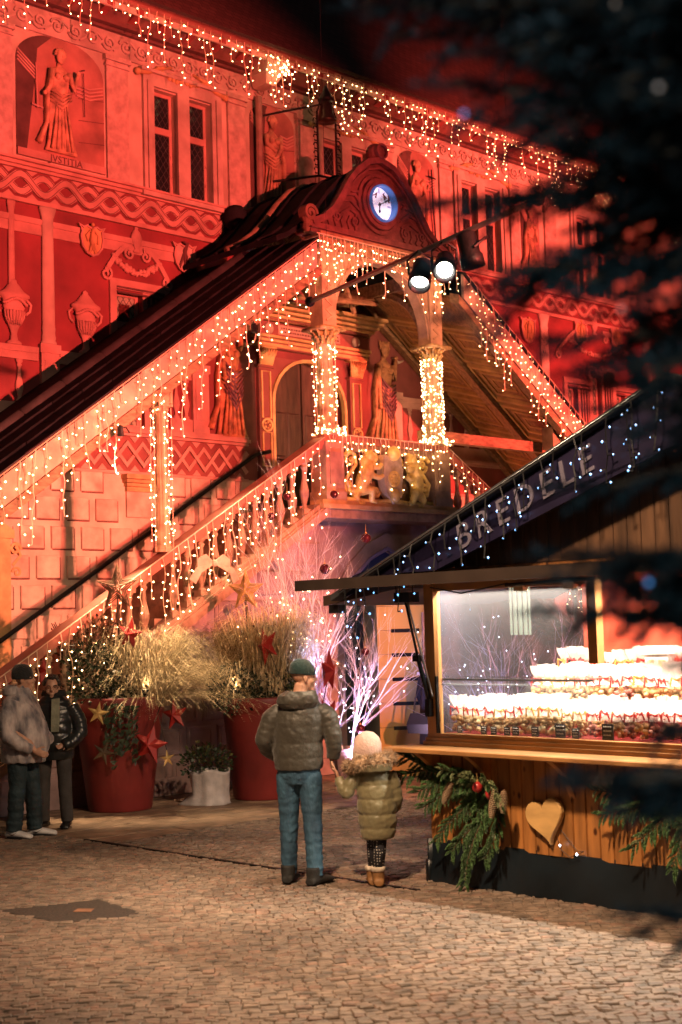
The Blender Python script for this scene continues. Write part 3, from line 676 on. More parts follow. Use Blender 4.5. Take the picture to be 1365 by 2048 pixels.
# ---- portal at the head of the stairs
por = thing('portal', None, None, (0, 0, 0), 0, None, hall)
for a in (2.53, 4.49):
    mb = MB(); mb.box(a, a+.27, F-.07, F, 3.72, 6.02); mb.box(a-.03, a+.30, F-.10, F, 6.02, 6.06); mb.box(a-.02, a+.29, F-.09, F, 3.72, 4.42)
    mb.build('portal_pilaster', REDWALL2, por)
mb = MB()
for a in (2.53, 4.49):
    for z0, z1 in ((4.50, 5.02), (5.24, 5.96), (3.8, 4.36)): mb.ribbon([(a+.05,z0),(a+.22,z0),(a+.22,z1),(a+.05,z1)], .028, F-.095, F-.07, True)
    mb.ribbon([(a+.135+.10*math.cos(t), 5.13+.09*math.sin(t)) for t in [2*math.pi*i/14 for i in range(14)]], .03, F-.10, F-.07, True)
    for i in range(5): mb.sph((a+.135+.05*math.cos(i*1.257), F-.09, 5.13+.05*math.sin(i*1.257)), .022, 6, 4)
arch = [(2.84, 3.72), (2.84, 5.50)] + [(3.62-.78*math.cos(t), 5.50+.72*math.sin(t)) for t in [math.pi*i/16 for i in range(1, 16)]] + [(4.40, 5.50), (4.40, 3.72)]
mb.ribbon(arch, .05, F-.06, F+.02)
mb.build('gilded_moulding', GOLDST, por)
mb = MB()      # spandrels closing the square wall opening to a round arch
sp_l = [(2.84, 6.22), (2.84, 5.50)] + [(3.62-.78*math.cos(t), 5.50+.72*math.sin(t)) for t in [math.pi*i/16 for i in range(1, 9)]]
mb.prism(sp_l, F-.006, F+.2); mb.prism([(7.24-x, z) for x, z in sp_l], F-.006, F+.2); mb.build('spandrel', REDWALL2, por)
for a in (2.53, 4.49):
    mb = MB(); c = a+.135
    for i in range(8):
        t = i/7-.5
        mb.tube([(c+t*.22, F-.09, 6.06), (c+t*.26, F-.12, 6.18), (c+t*.36, F-.15, 6.30)], [.024,.026,.012], 6)
        mb.sph((c+t*.30, F-.13, 6.2+.03*(i%2)), .03, 6, 4)
    mb.box(c-.17, c+.17, F-.17, F, 6.31, 6.345); mb.build('portal_capital', GOLDST, por, True)
mb = MB()
for z0, z1, o in ((6.35, 6.40, .08), (6.42, 6.46, .10), (6.48, 6.52, .13), (6.74, 6.77, .12), (6.79, 6.83, .18), (6.85, 6.89, .24), (6.91, 6.95, .30), (6.97, 7.02, .36)):
    mb.box(2.53-o*.6, 4.80+o*.8, F-.05-o, F, z0, z1)
mb.build('entablature_fillet', GOLDST, por)
mb = MB()
for z0, z1, o in ((6.33, 6.53, .07), (6.53, 6.74, .05), (6.74, 7.0, .12)): mb.box(2.53-o*.5, 4.80+o*.5, F-.05-o, F, z0, z1)
mb.build('entablature', REDWALL2, por)
mb = MB(); mb.box(2.92, 4.25, F-.115, F-.10, 6.56, 6.71); mb.build('inscription_tablet', ROSE, por)
mb = MB()
for r_ in range(2):
    x = 2.98
    while x < 4.18:
        w = random.uniform(.02,.05); mb.box(x, x+w, F-.118, F-.115, 6.595+.055*r_, 6.62+.055*r_); x += w+.018
mb.build('tablet_lettering', SHADE, por)
for c in (2.72, 4.6): 
    mb = MB(); mb.sph((c, F-.12, 6.63), (.09,.05,.09), 10, 7); mb.build('lion_boss', STONE2, por, True)
DOORW = pm('dark_oak_door', (0.055,0.03,0.022), 0.5, 0.25, 3, 0.2, 20, stretch=(6,6,1))
mb = MB(); mb.box(2.84, 4.40, F+.16, F+.20, 3.72, 6.22); pd = por; mb.build('portal_door', DOORW, por)
mb = MB()
for a, b in ((2.92, 3.24), (3.30, 3.56), (3.68, 3.94), (4.0, 4.32)):
    for z0, z1 in ((3.85, 4.6), (4.7, 5.4)): mb.bbox(a, b, F+.135, F+.16, z0, z1, .02)
mb.box(3.60, 3.64, F+.12, F+.16, 3.72, 6.2); mb.build('door_panel', DOORW, pd)
# painted figures either side of the portal
FIG2 = pm('painted_figure_ochre', (0.42,0.19,0.09), 0.75, 0.3, 8, 0.25, 30)
relief_figure('painted_figure', 1.98, 4.90, 1.72, hall, FIG2, 11, F-.03, ((-.62,.66,-.55,.5),(.62,.80,.5,1.02)), 1)
relief_figure('painted_figure', 5.33, 5.0, 1.72, hall, FIG2, 12, F-.03, ((-.66,.6,-.62,.36),(.60,.64,.72,.86)), 1)
CLOAK = pm('painted_violet_cloak', (0.13,0.055,0.07), 0.8, 0.3, 8, 0.2)
for cx, z, s in ((1.98, 4.9, -1), (5.33, 5.0, 1)):
    mb = MB()
    for k in range(7): mb.tube([(cx-.17+.0*k, F-.12, z+1.12-.07*k), (cx+.03, F-.15, z+.92-.085*k), (cx+.19, F-.12, z+1.02-.06*k)], [.014,.03,.014], 6)
    mb.build('painted_cloak', CLOAK, hall, True)
    mb = MB()
    mb.tube([(cx+.2, F-.06, z+1.50), (cx+.32, F-.06, z+1.42), (cx+.42, F-.06, z+1.46)], [.03,.06,.05], 6, .4); mb.build('painted_scroll', STONE2, hall, True)
mb = MB()
for i in range(6): 
    a = math.pi*i/5; mb.tube([(5.34+.09*math.cos(a), F-.06, 6.66+.02*math.sin(a)), (5.34+.12*math.cos(a), F-.06, 6.76)], [.02,.006], 5)
mb.build('painted_crown', FIG2, hall)
# handrail fixed to the facade up the left flight
mb = MB(); mb.tube([(-4.4, F-.12, .55), (-1.93, F-.12, 2.02), (2.40, F-.12, 4.66), (2.68, F-.12, 4.72)], .032, 8)
for i in range(6): mb.tube([(-3+i*.95, F-.12, 1.39+i*.578), (-3+i*.95, F-.02, 1.33+i*.578)], .014, 5)
mb.build('wall_handrail', IRON, hall, True)
# ------------------------------------------------------------------ covered double staircase with its porch (same local axes, front plane y = 0)
st = thing('covered_staircase', 'roofed double stone staircase with clock gable porch climbing the town hall front', 'staircase', (BO[0], BO[1], 0), HA)
CT = 3.0
def zr(t):                                   # top of the handrail
    t = min(t, 2*CT - t); return min(1.64 + .60*(t+3.25), 4.66)
def ze(t): return 7.36 - .71*(abs(t-CT)-1.44)   # eaves edge of the flight roofs
def mir(t, s): return t if s < 0 else 2*CT - t
RAILM = pm('red_painted_handrail', (0.40,0.13,0.09), 0.55, 0.15, 4, 0.12)
BALM = pm('worn_sandstone', (0.36,0.215,0.145), 0.75, 0.22, 6, 0.25, 30)
BEAM = pm('brown_oak_beam', (0.27,0.155,0.085), 0.55, 0.25, 3.5, 0.22, 14, stretch=(2,6,6))
TILT = [0.0]
def sloped(mb, t0, t1, y0, y1, a, b, fn, s):
    """bar following fn from t0 to t1 with offsets a (bottom), b (top); TILT raises it towards the facade"""
    x0, x1 = mir(t0, s), mir(t1, s)
    if x0 > x1: x0, x1 = x1, x0
    k0, k1 = TILT[0]*(y0+.3), TILT[0]*(y1+.3)
    mb.hexa([(x0,y0,fn(x0)+a+k0),(x1,y0,fn(x1)+a+k0),(x1,y1,fn(x1)+a+k1),(x0,y1,fn(x0)+a+k1),(x0,y0,fn(x0)+b+k0),(x1,y0,fn(x1)+b+k0),(x1,y1,fn(x1)+b+k1),(x0,y1,fn(x0)+b+k1)])
bme = MB(); H_ = .70
bme.lathe([(q*1.08, p) for q, p in bal_prof(H_)], 12); bme.box(-.07,.07,-.07,.07,-.05,.03); bme.box(-.065,.065,-.065,.065,H_-.03,H_+.06)
bme = bme.mesh('baluster', False); bme.materials.append(BALM)
for s in (-1, 1):
    mb = MB(); sloped(mb, -4.4, 1.74, -.11, .11, -.10, 0, zr, s); sloped(mb, -4.4, 1.74, -.085, .085, -.15, -.10, zr, s); mb.build('handrail', RAILM, st)
    mb = MB(); sloped(mb, -4.4, 1.72, -.15, .15, -1.09, -.92, zr, s); sloped(mb, -4.4, 1.72, -.11, .11, -.92, -.86, zr, s); sloped(mb, -4.4, 1.72, -.18, .10, -1.0, -.95, zr, s); mb.build('stringer', BALM, st)
    t = -4.2
    while t < 1.62:
        if abs(t+.97) > .13: put('baluster', bme, st, (mir(t, s), 0, zr(t)-.85))
        t += .225
    mb = MB(); sloped(mb, -4.4, 1.74, .15, 2.18, -1.05, -.95, zr, s); mb.build('stair_flight', BALM, st)
    mb = MB()
    for i in range(22):
        x = -4.3 + i*.275; xx = mir(x, s); z = zr(x)-.95
        mb.box(min(xx, mir(x+.275, s)), max(xx, mir(x+.275, s)), .16, 2.17, z, z+.16)
    mb.build('step', BALM, st)
# wall under the flights with a pointed entrance arch
LOWER = pm('violet_grey_ashlar', (0.33,0.215,0.20), 0.8, 0.2, 2.5, 0.25, 18)
mb = MB(); y0, y1 = .47, .62
mb.prism([(-4.4, 0), (2.57, 0), (2.57, 2.45), (2.57, 3.55), (1.62, 3.47), (-4.3, zr(-4.3)-1.08)], y0, y1)
mb.prism([(2*CT+4.4, 0), (2*CT+4.3, zr(-4.3)-1.08), (2*CT-1.62, 3.47), (4.37, 3.55), (4.37, 2.45), (4.37, 0)], y0, y1)
ap = [(2.57, 2.45), (2.80, 2.76), (3.13, 3.03), (3.47, 3.18)]
mb.prism([(2.57, 3.55)] + ap + [(3.47, 3.55)], y0, y1); mb.prism([(3.47, 3.55)] + [(6.94-x, z) for x, z in ap[::-1]] + [(4.37, 3.55)], y0, y1)
wl_ = mb.build('wall_under_stairs', LOWER, st)
mb = MB()
vo = [(2.47, 2.35), (2.47, 2.48), (2.73, 2.84), (3.09, 3.13), (3.47, 3.29), (3.85, 3.13), (4.21, 2.84), (4.47, 2.48), (4.47, 2.35)]
mb.ribbon(vo, .20, .44, .47); mb.build('arch_voussoir_band', LOWER, st)
mb = MB(); mb.ribbon([(x, z-.13 if i not in (0, 8) else z) for i, (x, z) in enumerate(vo)], .05, .42, .47); mb.build('arch_moulding', pm('violet_arch_edge', (0.22,0.17,0.30), 0.6, 0.1), st)
# panelled blocks on that wall
zz = 3.22; k = 0
while zz > .25:
    x = -3.8 + (.26 if k % 2 else 0)
    while x < 2.2:
        top = min(zr(x) - 1.13, 3.45)
        if zz < top and x+.44 < 2.36:
            m1 = MB(); m1.bbox(x, x+.42, .438, .47, zz-.34, zz, .02); m1.build('ashlar_panel', LOWER, st)
            m2 = MB(); m2.ribbon([(x+.05, zz-.29), (x+.37, zz-.29), (x+.37, zz-.05), (x+.05, zz-.05)], .014, .428, .438, True); m2.build('panel_moulding', LOWER, st)
        x += .50
    zz -= .40; k += 1
mb = MB(); mb.box(-4.4, 2.55, .42, .47, 0, .22); mb.build('plinth', LOWER, st)
# landing
mb = MB(); mb.box(1.60, 4.40, -.10, 2.18, 3.52, 3.70); mb.build('landing_slab', BALM, st)
mb = MB(); mb.box(1.62, 4.38, -.16, .10, 3.70, 3.76); mb.box(1.60, 4.40, -.20, .10, 3.64, 3.70); mb.build('landing_moulding', GOLDST, st)
mb = MB(); mb.box(2.06, 3.90, .02, .12, 3.76, 4.52); mb.build('landing_parapet', pm('dark_parapet', (0.20,0.11,0.05), 0.7, 0.2, 5, 0.1), st)
mb = MB(); mb.box(1.72, 4.28, -.12, .14, 4.56, 4.66); mb.build('landing_rail', RAILM, st)
mb = MB(); mb.box(2.05, 3.92, -.08, .12, 4.46, 4.56); mb.build('parapet_moulding', BALM, st)
PIER = pm('porch_sandstone', (0.42,0.27,0.165), 0.72, 0.2, 5, 0.22, 26)
for c in (1.88, 4.09):
    mb = MB(); mb.box(c-.17, c+.17, -.15, .16, 3.76, 4.56); mb.box(c-.19, c+.19, -.17, .17, 3.76, 3.88); mb.box(c-.11, c+.11, -.17, -.15, 3.98, 4.42); mb.build('pedestal', PIER, st)
    mb = MB(); mb.lathe([(.17,0),(.17,.05),(.14,.08),(.155,.12),(.125,.16),(.122,.5),(.115,.95),(.105,1.22),(.125,1.24),(.125,1.27),(.105,1.29)], 16, (c, 0, 4.66))
    co = mb.build('porch_column', PIER, st, True)
    mb = MB()
    for i in range(10):
        a = 2*math.pi*i/10
        for r0, z0, r1, z1 in ((.10, 5.93, .16, 6.02), (.11, 6.0, .20, 6.11)):
            aa = a + (.31 if r1 > .18 else 0)
            mb.tube([(c+r0*math.cos(aa), r0*math.sin(aa), z0), (c+(r0+.03)*math.cos(aa), (r0+.03)*math.sin(aa), (z0+z1)/2+.02), (c+r1*math.cos(aa), r1*math.sin(aa), z1)], [.03,.03,.016], 6)
            mb.sph((c+r1*math.cos(aa), r1*math.sin(aa), z1), .026, 6, 4)
    mb.lathe([(.10,5.9),(.11,6.0),(.15,6.1)], 12, (c,0,0)); mb.box(c-.22, c+.22, -.22, .22, 6.115, 6.155)
    mb.build('corinthian_capital', pm('gilt_capital', (0.50,0.36,0.15), 0.5, 0.25, 12, 0.3, 40, metal=.25), st, True)
    mb = MB(); mb.box(c-.13, c+.13, -.12, .13, 6.155, 7.42); mb.build('porch_pier', PIER, st)
    mb = MB()
    for i in range(5): mb.ribbon([(c-.07, 6.25+i*.14), (c+.05, 6.32+i*.14), (c-.05, 6.39+i*.14)], .028, -.135, -.12)
    mb.build('carved_vine', PIER, st)
# front arch with spandrels, side braces, roof truss
mb = MB()
top = 7.42
L = [(2.01, top), (2.01, 6.22)] + [(2.985-.955*math.cos(a), 6.28+.95*math.sin(a)) for a in [math.pi/2*i/10 for i in range(11)]] + [(2.985, top)]
mb.prism(L, -.08, .10); mb.prism([(5.97-x, z) for x, z in L[::-1]], -.08, .10); mb.build('porch_arch', PIER, st)
mb = MB(); mb.ribbon([(2.985-1.0*math.cos(a), 6.28+.995*math.sin(a)) for a in [math.pi*i/24 for i in range(25)]], .05, -.105, -.08); mb.build('arch_moulding', PIER, st)
mb = MB(); mb.box(1.72, 4.27, -.16, .14, 7.26, 7.44); mb.box(1.66, 4.33, -.22, .14, 7.40, 7.46); mb.build('porch_lintel', BEAM, st)
for c in (1.88, 4.09):
    mb = MB(); mb.box(c-.10, c+.10, .13, 2.17, 7.10, 7.30); mb.build('porch_side_beam', BEAM, st)
    mb = MB(); pts = [(c, .13 + .95*(1-math.cos(a)), 6.2 + .92*math.sin(a)) for a in [math.pi/2*i/8 for i in range(9)]]
    mb.tube(pts, .075, 6); mb.build('curved_brace', BEAM, st)
mb = MB()
mb.tube([(1.9, 1.1, 6.85), (4.1, 1.1, 7.02)], .045, 6); mb.tube([(3.0, 1.1, 6.9), (3.05, 1.1, 8.1)], .05, 6); mb.tube([(2.2, 1.4, 6.9), (3.0, 1.2, 8.2)], .045, 6); mb.tube([(3.9, 1.4, 6.9), (3.1, 1.2, 8.2)], .045, 6); mb.tube([(3.0, .1, 7.3), (3.0, 2.1, 7.4)], .05, 6)
mb.build('roof_truss', BEAM, st)
mb = MB(); mb.box(4.2, 8.2, -.28+.55, -.12+.55, 4.80, 4.96); mb.build('tie_beam', BEAM, st)
# bell shaped porch roof
prof = [(1.12,7.36),(1.35,7.47),(1.62,7.66),(1.88,7.92),(2.10,8.18),(2.35,8.42),(2.65,8.58),(3.0,8.63)]
prof = prof + [(6.0-x, z) for x, z in prof[-2::-1]]
mb = MB(); mb.prism(prof + [(x, z-.08) for x, z in prof[::-1]], .09, 2.18); mb.build('porch_roof', SLATE, st)
mb = MB()
for y in (.5, .95, 1.4, 1.85): mb.tube([(x, y, z+.01) for x, z in prof], .028, 6)
mb.build('standing_seam', SLATE, st)
mb = MB(); mb.tube([(x, 1.15, z+.02) for x, z in prof[:8]], [.05,.055,.06,.06,.06,.06,.05,.04], 8); mb.build('hip_roll', pm('weathered_hip_tile', (0.20,0.14,0.09), 0.7, 0.25, 6, 0.2), st, True)
mb = MB(); mb.lathe([(.05,0),(.16,.1),(.20,.22),(.16,.34),(.10,.40)], 12, (2.03, 2.0, 7.98)); mb.build('roof_finial', SLATE, st, True)
# clock gable
GAB = pm('carved_red_gable', (0.125,0.045,0.045), 0.65, 0.22, 7, 0.25, 30)
out = [(1.60,7.60),(1.82,7.70),(2.02,7.86),(2.18,8.08),(2.34,8.32),(2.52,8.52),(2.74,8.68),(3.0,8.75)]
out = out + [(6.0-x, z) for x, z in out[-2::-1]]
mb = MB(); mb.prism([(1.60,7.44)] + out + [(4.40,7.44)], -.06, .10); ga = mb.build('clock_gable', GAB, st)
mb = MB(); mb.ribbon(out, .085, -.15, -.06); mb.ribbon([(CT+(x-CT)*.93, 7.62+(z-7.62)*.90) for x, z in out], .03, -.11, -.06)
mb.box(1.52, 4.48, -.17, .12, 7.44, 7.52); mb.box(1.56, 4.44, -.13, .12, 7.52, 7.60); mb.box(1.50, 4.50, -.21, .12, 7.49, 7.505)
mb.build('gable_moulding', GAB, ga)
for s in (-1, 1):
    mb = MB(); mb.ribbon(spiral(CT+s*1.46, 7.70, .12, 1.7, 0 if s < 0 else math.pi, -s, 24), .045, -.17, -.02); mb.sph((CT+s*1.46, -.1, 7.70), .05, 8, 6)
    mb.lathe([(.05,0),(.075,.05),(.055,.13),(.09,.19),(.03,.23)], 10, (CT+s*1.47, -.09, 7.44)); mb.build('gable_volute', pm('gable_volute_wood', (0.17,0.08,0.055), 0.65, 0.2, 6, 0.2), ga)
mb = MB()      # carved leaves
for s in (-1, 1):
    for k in range(7):
        a0 = .2 + k*.19; r0, r1 = .44, .50 + .32*max(0, 1-abs(k-1.2)/5)
        p = [(CT+s*r0*math.cos(a0), 8.06+r0*math.sin(a0)-.30), (CT+s*(r0+r1)*.55*math.cos(a0+.10), 8.06+(r0+r1)*.55*math.sin(a0+.1)-.32), (CT+s*r1*1.12*math.cos(a0-.02), 8.06+r1*1.0*math.sin(a0-.05)-.34)]
        mb.ribbon(p, [.03,.055,.012], -.095, -.06)
    for k in range(6):
        x = CT+s*(.50+.13*k); mb.ribbon([(x, 7.64), (x+s*.04, 7.74-.008*k), (x+s*.0, 7.86-.03*k)], [.05,.035,.01], -.09, -.06)
    mb.ribbon(spiral(CT+s*.52, 7.76, .10, 1.5, math.pi/2, s, 18), .03, -.095, -.06); mb.ribbon(spiral(CT+s*.88, 7.78, .08, 1.5, math.pi/2, -s, 18), .026, -.095, -.06)
mb.build('carved_foliage', GAB, ga)
ring = [2*math.pi*i/32 for i in range(32)]
mb = MB()
for r, w, y in ((.42,.05,-.10), (.345,.06,-.13), (.29,.05,-.155)): mb.ribbon([(CT-.02+r*math.cos(a), 8.10+r*math.sin(a)) for a in ring], w, y, -.05, True)
mb.build('clock_surround', GAB, ga)
mb = MB(); mb.sph((CT, -.02, 8.88), (.15,.14,.14), 14, 9); mb.ribbon([(CT+.10*math.cos(a), 8.88+.10*math.sin(a)) for a in ring], .03, -.17, -.10, True); mb.build('gable_finial', GAB, ga, False)
ck = thing('clock', 'round blue white lit clock face in the carved red gable', 'clock', (BO[0], BO[1], 0), HA)
CX, CZ = CT-.02, 8.10
mb = MB(); mb.prism([(CX+.265*math.cos(a), CZ+.265*math.sin(a)) for a in ring], -.085, -.062); mb.build('clock_face', em('clock_glow', (0.50,0.76,1.0), 1.25, (0.7,0.8,0.9)), ck)
mb = MB(); mb.ribbon([(CX+.262*math.cos(a), CZ+.262*math.sin(a)) for a in ring], .022, -.20, -.08, True); mb.build('clock_rim', em('clock_rim_blue', (0.03,0.16,0.5), .55, (0.05,0.15,0.4)), ck)
HAND = pm('clock_hand_black', (0.02,0.03,0.06), 0.4, 0.1, 4, 0)
for nm, a, L_, w in (('minute_hand', R(28), .20, .022), ('hour_hand', R(-92), .13, .03)):
    mb = MB(); mb.ribbon([(CX-.03*math.cos(a), CZ-.03*math.sin(a)), (CX+L_*.6*math.cos(a), CZ+L_*.6*math.sin(a)), (CX+L_*.72*math.cos(a), CZ+L_*.72*math.sin(a)), (CX+L_*math.cos(a), CZ+L_*math.sin(a))], [w*.6,w*.5,w*1.6,w*.2], -.10, -.09); mb.build(nm, HAND, ck)
mb = MB(); mb.sph((CX, -.097, CZ), .022, 8, 5)
mb.build('clock_hub', HAND, ck)
mb = MB()
for i in range(12):
    a = 2*math.pi*i/12; r0, r1 = (.195, .24) if i % 3 else (.165, .24)
    mb.ribbon([(CX+r0*math.cos(a), CZ+r0*math.sin(a)), (CX+r1*math.cos(a), CZ+r1*math.sin(a))], .014 if i % 3 else .03, -.0875, -.085)
mb.build('hour_mark', em('clock_mark', (0.35,0.55,0.85), .55, (.3,.4,.6)) if True else pm('x', (0.20,0.30,0.5), 0.5, 0.05, 4, 0), ck)

# flight roofs: courses of slate, ridge tiles, lit fascia, coffered soffit
FASC = pm('painted_fascia', (0.50,0.33,0.25), 0.65, 0.15, 4, 0.12)
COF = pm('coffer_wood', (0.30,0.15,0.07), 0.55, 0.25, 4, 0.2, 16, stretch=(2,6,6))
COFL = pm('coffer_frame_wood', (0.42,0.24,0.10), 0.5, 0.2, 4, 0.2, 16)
for s in (-1, 1):
    ta, tb = (-4.7, 1.48); TILT[0] = .29 if s > 0 else 0.0
    yy_ = [-.34, -.02, .32, .66, 1.0]
    for i in range(4):
        t = ta - .2*(i % 2)
        while t < tb - .02:
            e_ = min(t+.40, tb); q_ = jit(.006); mb = MB(); sloped(mb, max(t, ta)+.004, e_-.004, yy_[i]+jit(.008), yy_[i+1]+.03, -.05+.025*i+q_, .012+.03*i+q_, ze, s); mb.build('slate', SLATE, st); t += .40
    mb = MB(); sloped(mb, ta, tb, 1.0, 2.18, -.02, .05, ze, s); mb.build('back_slope', SLATE, st)
    t = ta
    while t < tb-.2:
        m1 = MB(); x0, x1 = mir(t, s), mir(t+.58, s); k_ = TILT[0]*1.3; m1.tube([(x0, 1.02, ze(x0)+.12+k_), (x1, 1.02, ze(x1)+.12+k_)], .07, 8)
        m1.build('ridge_tile', pm('ridge_tile_clay', (0.03,0.027,0.03), 0.9, 0.2, 6, 0.2), st, True); t += .60
    mb = MB(); sloped(mb, ta, tb, -.32, -.27, -.40, -.03, ze, s); mb.build('fascia', FASC, st)
    mb = MB(); sloped(mb, ta, tb, -.36, -.30, -.035, .01, ze, s); mb.build('eaves_edge', pm('eaves_metal', (0.02,0.018,0.02), 0.4, 0.1), st)
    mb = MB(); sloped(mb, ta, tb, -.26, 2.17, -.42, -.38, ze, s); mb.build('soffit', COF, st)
    for y0, y1 in ((-.30, -.12), (.86, 1.06), (2.0, 2.17)):
        mb = MB(); sloped(mb, ta, tb+.1, y0, y1, -.56, -.42, ze, s); mb.build('soffit_beam', BEAM, st)
    t = ta + .1
    while t < tb - .5:
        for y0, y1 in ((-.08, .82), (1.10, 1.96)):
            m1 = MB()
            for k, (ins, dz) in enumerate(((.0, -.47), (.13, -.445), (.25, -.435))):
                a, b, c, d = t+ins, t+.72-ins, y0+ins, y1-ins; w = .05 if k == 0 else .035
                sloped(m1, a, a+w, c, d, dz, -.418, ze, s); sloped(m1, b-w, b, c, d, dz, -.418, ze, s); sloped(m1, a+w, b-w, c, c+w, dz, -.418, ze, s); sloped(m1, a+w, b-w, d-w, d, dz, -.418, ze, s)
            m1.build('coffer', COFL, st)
        t += .80
    # posts carrying the flight roofs
    for tp in (-.97, -4.2):
        x = mir(tp, s); zt = ze(x)-.42; zb = zr(x)
        m1 = MB(); m1.lathe([(.12,0),(.12,.05),(.085,.09),(.075,.5),(.068,zt-zb-.42),(.10,zt-zb-.38),(.10,zt-zb-.33)], 10, (x, 0, zb)); m1.box(x-.11, x+.11, -.11, .11, zt-.34, zt+.02)
        m1.build('roof_post', PIER, st)
TILT[0] = 0.0
# gilded coat of arms on the landing front: two lions holding a shield
arms = thing('coat_of_arms', 'gilded carved coat of arms with two lions on the porch parapet', 'emblem', (BO[0], BO[1], 0), HA)
def rem(o, vox, it=3):
    m = o.modifiers.new('remesh', 'REMESH'); m.mode = 'VOXEL'; m.voxel_size = vox; m.use_smooth_shade = True
    if it:
        s = o.modifiers.new('smooth', 'SMOOTH'); s.factor = .5; s.iterations = it
    return o
def lion(cx, s):
    mb = MB(); y = -.10
    def P(a, b, c=0): return (cx+s*a, y-c, 4.12+b)
    mb.tube([P(-.10,-.22), P(-.08,-.08,.03), P(-.02,.06,.05), P(.03,.18,.04)], [.10,.105,.115,.10], 10)
    mb.sph(P(.05,.27,.05), (.10,.09,.10), 10, 7); mb.sph(P(.13,.25,.08), .05, 8, 6); mb.sph(P(.01,.19,.03), (.13,.09,.11), 10, 7)
    for e in (-.05, .09): mb.sph(P(e,.36,.04), .028, 6, 5)
    mb.tube([P(.05,.14,.08), P(.16,.12,.12), P(.22,.18,.12)], [.05,.04,.035], 8); mb.tube([P(.04,.02,.08), P(.17,-.02,.12), P(.24,.02,.12)], [.05,.04,.035], 8)
    mb.tube([P(-.10,-.20,.02), P(.04,-.20,.10), P(.06,-.34,.06), P(.14,-.36,.06)], [.085,.07,.05,.04], 8); mb.tube([P(-.14,-.2,0), P(-.22,-.30,.02), P(-.16,-.38,.02), P(-.06,-.38,.03)], [.08,.06,.05,.04], 8)
    mb.tube([P(-.16,-.20), P(-.32,-.22), P(-.38,-.06), P(-.27,.06), P(-.17,.16), P(-.20,.30), P(-.32,.34), P(-.38,.27)], [.035,.03,.03,.028,.03,.03,.035,.04], 8)
    o = mb.build('lion', GOLD, arms, True); rem(o, .013, 2); return o
lion(2.50, 1); lion(3.46, -1)
mb = MB(); sh = [(-.17,.34),(0,.30),(.17,.34),(.20,.05),(.15,-.2),(0,-.36),(-.15,-.2),(-.20,.05)]
mb.prism([(2.98+a, 4.10+b) for a, b in sh], -.20, -.06); so = mb.build('shield', pm('shield_silver', (0.62,0.50,0.33), .45, .15, 8, .2, metal=.3), arms)
mb = MB()
mb.ribbon([(2.98+.095*math.cos(a), 4.10+.095*math.sin(a)) for a in ring], .035, -.225, -.20, True)
for i in range(8): mb.ribbon([(2.98, 4.10), (2.98+.11*math.cos(i*math.pi/4), 4.10+.11*math.sin(i*math.pi/4))], .026, -.222, -.20)
mb.build('shield_charge', GOLD, arms)
mb = MB(); mb.sph((2.98, -.21, 4.46), (.11,.09,.11), 10, 7); mb.build('crest', GOLD, arms, True)
mb = MB(); mb.sph((2.98,-.22,3.86), (.09,.06,.10), 8, 6); mb.build('mask_boss', GOLD, arms, True)
for cx_, cz_, r_, sg in ((2.24,4.34,.11,1),(3.72,4.34,.11,-1),(2.20,3.98,.10,-1),(3.76,3.98,.10,1),(2.72,4.38,.08,1),(3.24,4.38,.08,-1),(2.74,3.92,.08,-1),(3.22,3.92,.08,1),(2.40,3.90,.07,1),(3.56,3.90,.07,-1)):
    mb = MB(); sp_ = spiral(cx_, cz_, r_, 1.5, 0, sg, 18); mb.tube([(a, -.06-.03*(i/18), b) for i, (a, b) in enumerate(sp_)], [.030-.012*i/18 for i in range(19)], 6); mb.sph((sp_[-1][0], -.10, sp_[-1][1]), .03, 6, 5); mb.build('gilded_scroll', GOLD, arms, True)
mb = MB(); mb.tube([(2.1,-.10,3.79),(2.6,-.13,3.76),(3.0,-.15,3.79),(3.4,-.13,3.76),(3.88,-.10,3.79)], .035, 8); mb.build('carved_base_scroll', GOLD, arms, True)

# iron bell frame standing on the porch roof
bell = thing('bell', 'dark bronze bell under its cap in an iron scroll frame over the porch', 'bell', (BO[0], BO[1], 0), HA)
BX, BY = 3.56, 1.55
mb = MB(); mb.lathe([(.16,0),(.15,.03),(.115,.14),(.10,.26),(.06,.32),(.01,.34)], 16, (BX, BY, 9.92)); mb.build('bell_body', pm('bell_bronze', (0.10,0.07,0.05), 0.4, 0.2, 6, 0.1, metal=.7), bell, True)
mb = MB(); mb.lathe([(.13,0),(.12,.03),(.05,.16),(.03,.22),(.005,.26)], 12, (BX, BY, 10.26)); mb.build('bell_cap', IRON, bell, True)
mb = MB()
for sx in (-.20, .20):
    mb.tube([(BX+sx, BY, 9.02), (BX+sx, BY, 10.05)], .017, 6)
    for i in range(7):
        z = 9.1 + i*.13; sg = 1 if sx > 0 else -1
        mb.tube([(BX+sx+sg*(.045+.045*math.cos(a)), BY, z+.05*math.sin(a)) for a in [2*math.pi*j/10*.85 for j in range(11)]], .011, 5)
mb.tube([(BX-.20,BY,10.03),(BX-.1,BY,10.3),(BX,BY,10.32),(BX+.1,BY,10.3),(BX+.20,BY,10.03)], .014, 6)
mb.tube([(BX-.75, BY+.6, 8.95), (BX-.20, BY, 9.02), (BX+.2, BY, 9.04), (BX+.24, BY, 9.12)], .02, 6); mb.tube([(BX-.80, BY+.6, 10.0), (BX-.3, BY+.1, 10.12), (BX-.1, BY, 10.18)], .016, 6)
mb.tube([(BX, BY, 8.6), (BX-.0, BY, 9.02)], .02, 6)
mb.build('iron_frame', IRON, bell)

